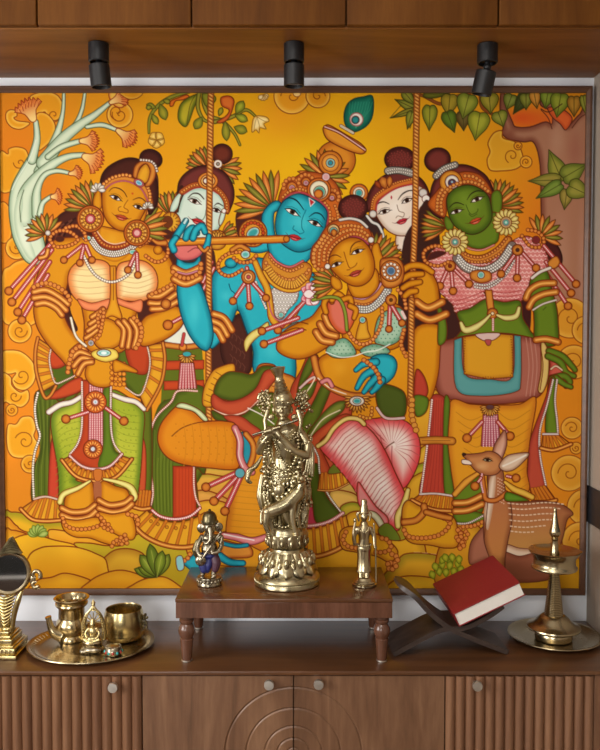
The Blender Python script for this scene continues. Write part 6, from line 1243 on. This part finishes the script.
# ================================================================ left: mirror, tray and what stands on it
# ---------------- hand mirror on a stepped foot
y0 = -.262; f = Fig(y0, ZC); S = f.k; mc = f(9, 573)
t = thing('standing_mirror', 'round metal mirror on an ornate brass stand at the left edge', 'mirror', (mc.x, y0, ZC))
Mx = Matrix.Translation((0, 0, 0)) @ Euler((R(90 - 7), 0, R(4))).to_matrix().to_4x4()
bm = NB(); lathe(bm, [(17.6 * S, 0), (18.2 * S, 2.2 * S), (20 * S, 3.4 * S), (21.4 * S, 2.6 * S), (22.4 * S, 0), (21.4 * S, -2.6 * S), (17.6 * S, -2.6 * S), (17.6 * S, 0)], mc, 56, Mx, 1, 1, False)
obj('ring_frame', bm, M_TRAY, t)
bm = NB(); lathe(bm, [(0, 1.0 * S), (17.7 * S, 1.0 * S), (17.7 * S, -2 * S), (0, -2 * S)], mc, 56, Mx, 1, 1, False); tag(obj('mirror_disc', bm, M_MIRROR, t), 'flat dark reflecting disc')
bm = NB()                                        # leaf-shaped crest of stacked ridges
P3 = [f(-.5, 553.5), f(22.5, 553), f(19, 548), f(16.5, 543), f(12.5, 536.5), f(9.5, 538), f(6, 543), f(2.5, 548)]
a = [bm.verts.new(p + Vector((0, -.004, 0))) for p in P3]; b = [bm.verts.new(p + Vector((0, .004, 0))) for p in P3]
for k in range(8): bm.faces.new((a[k], a[(k + 1) % 8], b[(k + 1) % 8], b[k]))
bm.faces.new(a[::-1]); bm.faces.new(b)
for i in range(6): yy = 552 - i * 2.6; tube(bm, [f(11.5 - (10.6 - i * 1.75), yy + 1.8, 1.2), f(11.5, yy - .6, 1.8), f(11.5 + (10.4 - i * 1.7), yy + 1.2, 1.2)], .8 * S, 6)
obj('crest', bm, M_DKMET, t, 30)
for sx in (1, -1):
    bm = NB()
    X = lambda u: 9 + sx * u
    th = np.linspace(-.6, 4.6, 20); tube(bm, [f(X(27 + (4.6 - u * .55) * math.cos(u)), 575 - (4.8 - u * .5) * math.sin(u), 0) for u in th], [2.4 * S, 1.6 * S], 8)
    th = np.linspace(.4, 5.2, 18); tube(bm, [f(X(26.5 + (4.0 - u * .4) * math.cos(u)), 584 + (4.0 - u * .4) * math.sin(u), 0) for u in th], [2.2 * S, 1.5 * S], 8); tube(bm, cat([f(X(21.4), 580), f(X(25), 588), f(X(31), 588.6)], 5), [1.5 * S, 1.2 * S], 8); ball(bm, f(X(24), 579, 0), (3 * S, 1.4 * S, 4 * S))
    obj('side_scroll', bm, M_TRAY, t, 60)
bm = NB()                                        # shell-ribbed stem curving into the foot
for i in range(9): w = 14 - i * 1.1; yy = 596.5 + i * 3.3; tube(bm, cat([f(6 - w * .7, yy - 2, 1), f(6, yy + 1.2, 3.6), f(6 + w * .7, yy - 2, 1)], 5), [1.1 * S, 2.0 * S, 1.1 * S], 8)
tube(bm, cat([f(22, 590, 0), f(18.5, 600, 1), f(15, 612, 1), f(13, 624, 1), f(11.5, 632, 1)], 6), [1.8 * S, 3 * S, 2.8 * S, 2.4 * S, 3 * S], 10); tube(bm, cat([f(-4, 591, 0), f(-3, 602, 1), f(-.5, 616, 1), f(2, 630, 1)], 6), [1.8 * S, 2.8 * S, 2.6 * S, 3 * S], 10); limb(bm, [f(6, 600, -1), f(6.5, 614, -1), f(6.5, 634, -1)], [4.5 * S, 3.6 * S, 4 * S]); ball(bm, f(8, 628, 2), (6 * S, 4 * S, 3 * S))
obj('stem', bm, M_GOLDB, t, 60)
bm = NB(); bx_ = f(3.5, 640).x; fz = ZC + .0005; h_ = f(7, 628).z - fz
for w, d, z0, z1 in ((.058, .062, 0, .012), (.052, .055, .012, .030), (.046, .05, .030, .036), (.040, .044, .036, .052), (.035, .039, .052, .06), (.027, .03, .06, h_)): box(bm, bx_ - w, bx_ + w, y0 - d, y0 + d, fz + z0, fz + z1, .003, 2)
for i in range(9): ball(bm, (bx_ - .048 + i * .012, y0 - .055, fz + .021), (.0046, .0028, .0075), None, 10, 8)
obj('foot', bm, M_GOLDB, t)
# ---------------- oval tray
tx, ty = -.612, -.2165; TR_ = (.1835, .165)
t = thing('brass_tray', 'wide round brass tray on the worktop under the vessels', 'tray', (tx, ty, ZC))
bm = NB(); pr = [(0, .0006), (.80, .0006), (.86, .0016), (.95, .0105), (.99, .0125), (1.0, .0135), (.995, .0155), (.985, .0155), (.94, .0132), (.85, .0042), (.79, .0030), (.5, .0030), (.49, .0036), (.47, .0030), (.0, .0030)]
lathe(bm, pr, (tx, ty, ZC), 96, None, TR_[0], TR_[1], False); obj('dish', bm, M_TRAY, t)
bm = NB()
for i in range(72): a = 2 * pi * i / 72; tube(bm, [(tx + TR_[0] * .875 * math.cos(a), ty + TR_[1] * .875 * math.sin(a), ZC + .0068), (tx + TR_[0] * .935 * math.cos(a), ty + TR_[1] * .935 * math.sin(a), ZC + .0129)], .0011, 6)
obj('rim_fluting', bm, M_TRAY, t)
ZB = ZC + .0036
# ---------------- spouted water pot
y0 = -.172; f = Fig(y0, ZB); S = f.k; c = f(72, 640); c.z = ZB
zz = lambda py: f(72, py).z - ZB
t = thing('spouted_pot', 'brass water pot with a flared neck and short spout on the tray', 'pot', (c.x, y0, ZB))
bm = NB(); lathe(bm, [(.037, 0), (.040, .002), (.0405, .005), (.038, .011), (.035, .017), (.037, .021), (.044, .030), (.0475, .040), (.0475, .049), (.0445, .058), (.040, .0645), (.0385, .068), (.039, .072), (.039, .096), (.041, .1), (.0465, .104), (.0490, .108), (.048, .1125), (.0455, .114), (.0465, .118), (.0520, .1235), (.0535, .1265), (.0515, .1285), (.0460, .127), (.039, .115), (.0365, .1), (.0365, .075), (.030, .065), (.0, .063)], c, 56, None, .98, .98, False); obj('vessel', bm, M_BRASS, t)
bm = NB(); tube(bm, cat([c + Vector((-.026, -.024, .022)), c + Vector((-.042, -.031, .032)), c + Vector((-.052, -.034, .050)), c + Vector((-.0585, -.036, .078))], 8), [.021, .016, .0105, .0075], 16); tube(bm, [c + Vector((-.0582, -.0358, .076)), c + Vector((-.0592, -.0362, .081))], .0094, 16); obj('spout', bm, M_BRASS, t)
# ---------------- open bowl
y0 = -.165; f = Fig(y0, ZB); c = f(124, 640); c.z = ZB
t = thing('brass_bowl', 'deep smooth brass bowl with an open rim at the right of the tray', 'bowl', (c.x, y0, ZB))
bm = NB(); lathe(bm, [(.040, .0), (.046, .001), (.055, .008), (.0585, .018), (.0592, .024), (.0588, .027), (.0596, .032), (.0605, .05), (.0595, .066), (.0565, .08), (.0535, .0895), (.053, .0915), (.0518, .0915), (.0505, .088), (.0560, .066), (.0572, .05), (.055, .022), (.045, .006), (0, .005)], c, 64, None, 1, 1, False); obj('vessel', bm, M_GOLDB, t)
bm = NB(); p = c + Vector((.0605, -.004, .052))
for k in range(7): ball(bm, p + Vector((.002 + .0045 * (k % 2), -.006 + .006 * (k % 3), .018 - k * .006)), .0048 - .0003 * k, None, 10, 8)
for k in range(10): ball(bm, p + Vector((.004 + .007 * math.sin(k * 1.7), -.004 + .008 * math.cos(k * 2.1), .02 - k * .0042)), .0046, None, 10, 8)
obj('handle', bm, M_DKMET, t, 60)
# ---------------- little shrine figure
y0 = -.252; f = Fig(y0, ZB); S = f.k; c = f(93, 655); c.z = ZB
t = thing('shrine_figurine', 'tiny golden seated figure under a pointed openwork arch on the tray', 'figurine', (c.x, y0, ZB))
bm = NB(); zb = lambda py: c.z + (655 - py) * S * 1.0
P2 = lambda dx, py, d=0: Vector((c.x + dx * S, y0 - d * S, zb(py)))
bm = NB(); lathe(bm, [(13.5 * S, 0), (14 * S, 1 * S), (13 * S, 2.5 * S), (11.5 * S, 3.4 * S), (11 * S, 6 * S), (12 * S, 8 * S), (11 * S, 9.5 * S), (0, 9.5 * S)], (c.x, y0, ZB + .0005), 36, None, .86, .62); obj('base', bm, M_TRAY, t)
bm = NB()
for rr, w_ in ((11.2, 1.1), (8.6, .8)): tube(bm, cat([P2(-rr, 646, -3), P2(-rr * 1.02, 632, -3), P2(-rr * .72, 621, -3), P2(-rr * .3, 615.5, -3), P2(0, 612 if rr > 10 else 616, -3), P2(rr * .3, 615.5, -3), P2(rr * .72, 621, -3), P2(rr * 1.02, 632, -3), P2(rr, 646, -3)], 6), w_ * S, 8)
beadstring(bm, cat([P2(-10, 645, -2), P2(-10, 632, -2), P2(-7, 622, -2), P2(0, 614, -2), P2(7, 622, -2), P2(10, 632, -2), P2(10, 645, -2)], 7), 1.15 * S, 2.6 * S)
for k in range(7): a = pi * (k + .5) / 7; tube(bm, [P2(0, 628, -3), P2(8.8 * math.cos(a), 631 - 13 * math.sin(a), -3)], .6 * S, 6)
ball(bm, P2(0, 610, -3), (2 * S, 2 * S, 2 * S)); lathe(bm, [(1.2 * S, 0), (2.4 * S, 1.4 * S), (1.4 * S, 3 * S), (0, 5.4 * S)], P2(0, 609.6, -3), 14); obj('arch', bm, M_GOLDB, t)
bm = NB(); ball(bm, P2(0, 643, 1), (6.4 * S, 5 * S, 3.4 * S)); ball(bm, P2(0, 637, 0), (4.4 * S, 3.4 * S, 5.6 * S)); ball(bm, P2(0, 629, 1), (2.8 * S, 2.8 * S, 3.6 * S)); lathe(bm, [(2.9 * S, 0), (2.2 * S, 2.4 * S), (1.2 * S, 4 * S), (0, 5 * S)], P2(0, 627, 0), 14)
for s_ in (-1, 1): limb(bm, [P2(s_ * 4, 633.5, 0), P2(s_ * 7, 638, 1), P2(s_ * 4.6, 642, 4)], [1.7 * S, 1.5 * S, 1.3 * S], 4, 8); limb(bm, [P2(s_ * 2, 643, 2), P2(s_ * 7.5, 644, 3), P2(s_ * -1, 646, 6)], [2.6 * S, 2.2 * S, 1.6 * S], 4, 8)
mesh_obj('figure', remesh(bm, .0011), M_GOLDB, t)
bm = NB(); ball(bm, P2(3, 651, 11), (9 * S, 4.6 * S, 3.4 * S)); ball(bm, P2(-6, 652.6, 11), (4.6 * S, 3.6 * S, 2.4 * S)); mesh_obj('front_lump', remesh(bm, .0012), M_SILV, t, 'smooth pale worn front of the base')
# ---------------- jewelled box
y0 = -.285; f = Fig(y0, ZB); c = f(113.5, 650); c.z = ZB; t = thing('jewelled_box', 'tiny round silver box set with red and teal stones on the tray', 'box', (c.x, y0, ZB))
bm = NB(); lathe(bm, [(.020, .0004), (.0225, .001), (.0235, .004), (.0235, .014), (.022, .0165)], c, 32); obj('box_body', bm, M_SILV, t)
bm = NB(); lathe(bm, [(.0225, .0168), (.0232, .018), (.0215, .022), (.015, .0265), (.006, .0285), (0, .029)], c, 32); beadstring(bm, [c + Vector((.0205 * math.cos(a), .0205 * math.sin(a), .023)) for a in np.linspace(0, 2 * pi, 24)][:-1], .0022, None, 8, True); obj('lid', bm, M_SILV, t)
for i in range(12):
    a = 2 * pi * (i + .3) / 12; bm = NB(); ball(bm, c + Vector((.0232 * math.cos(a), .0232 * math.sin(a), .0088)), (.0038, .0038, .0046), None, 10, 8)
    o = obj('stone', bm, M_REDE if i % 2 else M_TEALE, t); o['label'] = 'red inset stone' if i % 2 else 'teal inset stone'
# ================================================================ right: book on its folding stand, oil lamp on its plate
yr = -.2907; DPT = .19
X_ = lambda px, py, y=yr: at_y(px, py, y)
st = thing('book_stand', 'dark wooden folding book stand of two crossed boards', 'book stand', (.4225, -.22, ZC))
th, DPT = .0135, .14
YS = Matrix.Translation((.4225, yr, 0)) @ Euler((0, 0, R(3))).to_matrix().to_4x4() @ Matrix.Translation((-.4225, -yr, 0))
def board(pts, zmin, tip, off=0.0):               # curved board following pts in the xz plane, foot first, its far end rounded off
    q = [Vector((v.x, v.y)) for v in cat([(p[0], p[1], 0) for p in pts], 8)]; N = len(q); bm = NB(); rows = []
    for k in range(N):
        u = k / (N - 1); d = (q[min(k + 1, N - 1)] - q[max(k - 1, 0)]).normalized(); n = Vector((-d.y, d.x)); tt = th * (1 - .45 * max(0, (u - .85) / .15) ** 2)
        cut = DPT * .42 * (1 - math.sqrt(max(0, 1 - max(0, (u - tip) / (1 - tip)) ** 2))) if tip < 1 else 0
        a, b = q[k] - n * tt * .5, q[k] + n * tt * .5
        rows.append([bm.verts.new(YS @ Vector((v.x, y, max(v.y, zmin)))) for v, y in ((a, yr + cut + off), (b, yr + cut + off), (b, yr + DPT - cut - off), (a, yr + DPT - cut - off))])
    for r0, r1 in zip(rows, rows[1:]):
        for k in range(4): bm.faces.new((r0[k], r0[(k + 1) % 4], r1[(k + 1) % 4], r1[k]))
    bm.faces.new(rows[0][::-1]); bm.faces.new(rows[-1])
    return obj('board', bm, M_STAND, st, 35)
zf = ZC + .0006
board([X_(509, 654), X_(478, 641.5), X_(451, 629), X_(430, 613), X_(415, 597), X_(399, 587)], zf, .74)
board([X_(393, 654), X_(418, 641), X_(443, 630), X_(465, 628.5), X_(485, 620), X_(505, 608)], zf, 1.0, .0005)
# book lying on the rising board
p, q = Vector(X_(458.5, 625.5)), Vector(X_(525.5, 595)); d = (q - p).normalized(); n = Vector((-d.y, d.x)); L = (q - p).length
ex = Vector((d.x, 0, d.y)); ez = Vector((n.x, 0, n.y)); ey = Vector((0, 1, 0)); yb = yr - .012; BD = .25; TH = (Vector(X_(453, 612)) - p).dot(n)
YAW = Matrix.Translation((p.x, yb, p.y)) @ Euler((R(2.5), 0, R(4))).to_matrix().to_4x4() @ Matrix.Translation((-p.x, -yb, -p.y))
Mb = YAW @ Matrix(((ex.x, ey.x, ez.x, p.x), (ex.y, ey.y, ez.y, yb), (ex.z, ey.z, ez.z, p.y), (0, 0, 0, 1)))
bk = thing('book', 'thick red cloth-bound book lying tilted on the folding stand', 'book', Vector((p.x, yb, p.y)))
bm = NB(); ct = .0026
for z0, z1 in ((0, ct), (TH - ct, TH)): box(bm, 0, L, 0, BD, z0, z1, .0008, 1, Mb)
box(bm, -.0002, ct, .0002, BD - .0002, ct * .6, TH - ct * .6, .0008, 1, Mb); obj('cover', bm, M_RED, bk, 30)
bm = NB(); box(bm, ct + .0004, L - .0030, .0028, BD - .0035, ct + .0002, TH - ct - .0002, 0, 1, Mb); tag(obj('pages', bm, M_PAGE, bk, 30), 'cream block of pages')
# ---------------- plate and oil lamp
lx, ly = .764, -.158
t = thing('lamp_plate', 'wide shallow brass plate under the oil lamp', 'plate', (lx, ly, ZC))
bm = NB(); Rp = .1365; lathe(bm, [(0, .0006), (.092, .0006), (.10, .0015), (.127, .012), (Rp - .001, .0142), (Rp, .0155), (Rp - .001, .017), (Rp - .004, .0168), (.126, .0148), (.10, .0042), (.092, .0032), (0, .0032)], (lx, ly, ZC), 88, None, 1, 1, False); obj('dish', bm, M_TRAY, t)
f = Fig(ly - .01, ZC); S = f.k; lz = ZC + .0038; c = Vector((lx - .005, ly - .01, lz)); H = lambda py: f(552, py).z - lz
t = thing('oil_lamp', 'tall turned brass oil lamp with a ribbed stem, standing on its plate', 'oil lamp', c)
bm = NB(); lathe(bm, [(.049, 0), (.0535, .002), (.055, .006), (.0545, .018), (.053, .022), (.055, .025), (.070, .029), (.0775, .033), (.079, .036), (.078, .0395), (.074, .0415), (.066, .044), (.058, .049), (.050, .057), (.043, .065), (.036, .071), (.0285, .0745)], c, 64); obj('bell_base', bm, M_LAMPB, t)
bm = NB(); z0, z1 = .074, H(571); pr = []; N_ = 26
for i in range(N_): 
    u0 = i / N_; z = z0 + (z1 - z0) * u0; r = .0275 + (.0135 - .0275) * u0; dz = (z1 - z0) / N_; pr += [(r - .0016, z), (r, z + dz * .25), (r, z + dz * .7), (r - .0016, z + dz * .95)]
lathe(bm, pr, c, 40); obj('ribbed_stem', bm, M_LAMPB, t, 35)
bm = NB(); zb = H(571); zr = H(550); lathe(bm, [(.014, zb), (.016, zb + .001), (.05, zb + .003), (.0635, zb + .007), (.0665, zb + .010), (.0665, zb + .014), (.062, zb + .018), (.0605, zb + .026), (.0605, zb + .036), (.063, zb + .044), (.072, zb + .056), (.0755, zb + .0605), (.0762, zb + .0625), (.0745, zb + .0635), (.070, zb + .0605), (.058, zb + .050), (.03, zb + .045), (.0, zb + .045)], c, 64, None, 1, 1, False, lambda a, z, r: 1 + (.055 * max(0, (z - zb - .05) / .012) * max(0, math.cos(5 * (a - 3.5))) ** 3)); obj('oil_bowl', bm, M_LAMPB, t, 50)
bm = NB(); zs0 = zb + .045; pr = [(.014, zs0), (.0135, zs0 + .012), (.0115, zs0 + .018), (.0105, H(545)), (.0085, H(541)), (.0095, H(539.5)), (.0115, H(538.5)), (.0085, H(537.5)), (.0135, H(535.5)), (.0165, H(533.5)), (.0155, H(530.5)), (.0115, H(526)), (.0085, H(520)), (.0062, H(514)), (.0048, H(511)), (.0055, H(509.6)), (.0035, H(508.4)), (0, H(506.6))]
lathe(bm, pr, c, 36); obj('finial', bm, M_LAMPB, t, 40)
# ================================================================ light and camera
def area(name, loc, rot, sx, sy, e, c=(1, 1, 1)):
    l = bpy.data.lights.new(name, 'AREA'); l.shape = 'RECTANGLE'; l.size = sx; l.size_y = sy; l.energy = e; l.color = c
    o = bpy.data.objects.new(name, l); o.location = loc; o.rotation_euler = rot; COL.objects.link(o); return o
area('daylight_side_window', (XL - .1, (WL[0] + WL[1]) / 2, (WL[2] + WL[3]) / 2), (0, R(-90), 0), 1.35, 1.5, 76, (1, .97, .93))
area('daylight_front_window', ((WF[0] + WF[1]) / 2, YF - .1, (WF[2] + WF[3]) / 2), (R(90), 0, 0), 1.15, 1.35, 54, (1, .97, .94))
area('ceiling_area_light', (-.5, -2.4, ZCEIL - .02), (0, 0, 0), 1.0, 1.0, 24, (1, .95, .88))  # weak unseen ceiling light, no fixture modelled
w = bpy.data.worlds.new('sky'); SCN.world = w; w.use_nodes = True; w.node_tree.nodes['Background'].inputs[0].default_value = (.75, .85, 1, 1); w.node_tree.nodes['Background'].inputs[1].default_value = 1.0
cam = bpy.data.cameras.new('camera'); cam.sensor_fit = 'HORIZONTAL'; cam.sensor_width = 36.0; cam.lens = 36.0 * FPX / 600.0; cam.clip_start = .05
co_ = bpy.data.objects.new('camera', cam); co_.location = (0, -DIST, CAMH); co_.rotation_euler = (R(90) - PITCH, 0, 0); COL.objects.link(co_); SCN.camera = co_
SCN.view_settings.view_transform = 'Standard'; SCN.view_settings.look = 'None'; SCN.view_settings.exposure = -0.06; SCN.view_settings.gamma = 1.0; SCN.view_settings.use_curve_mapping = False
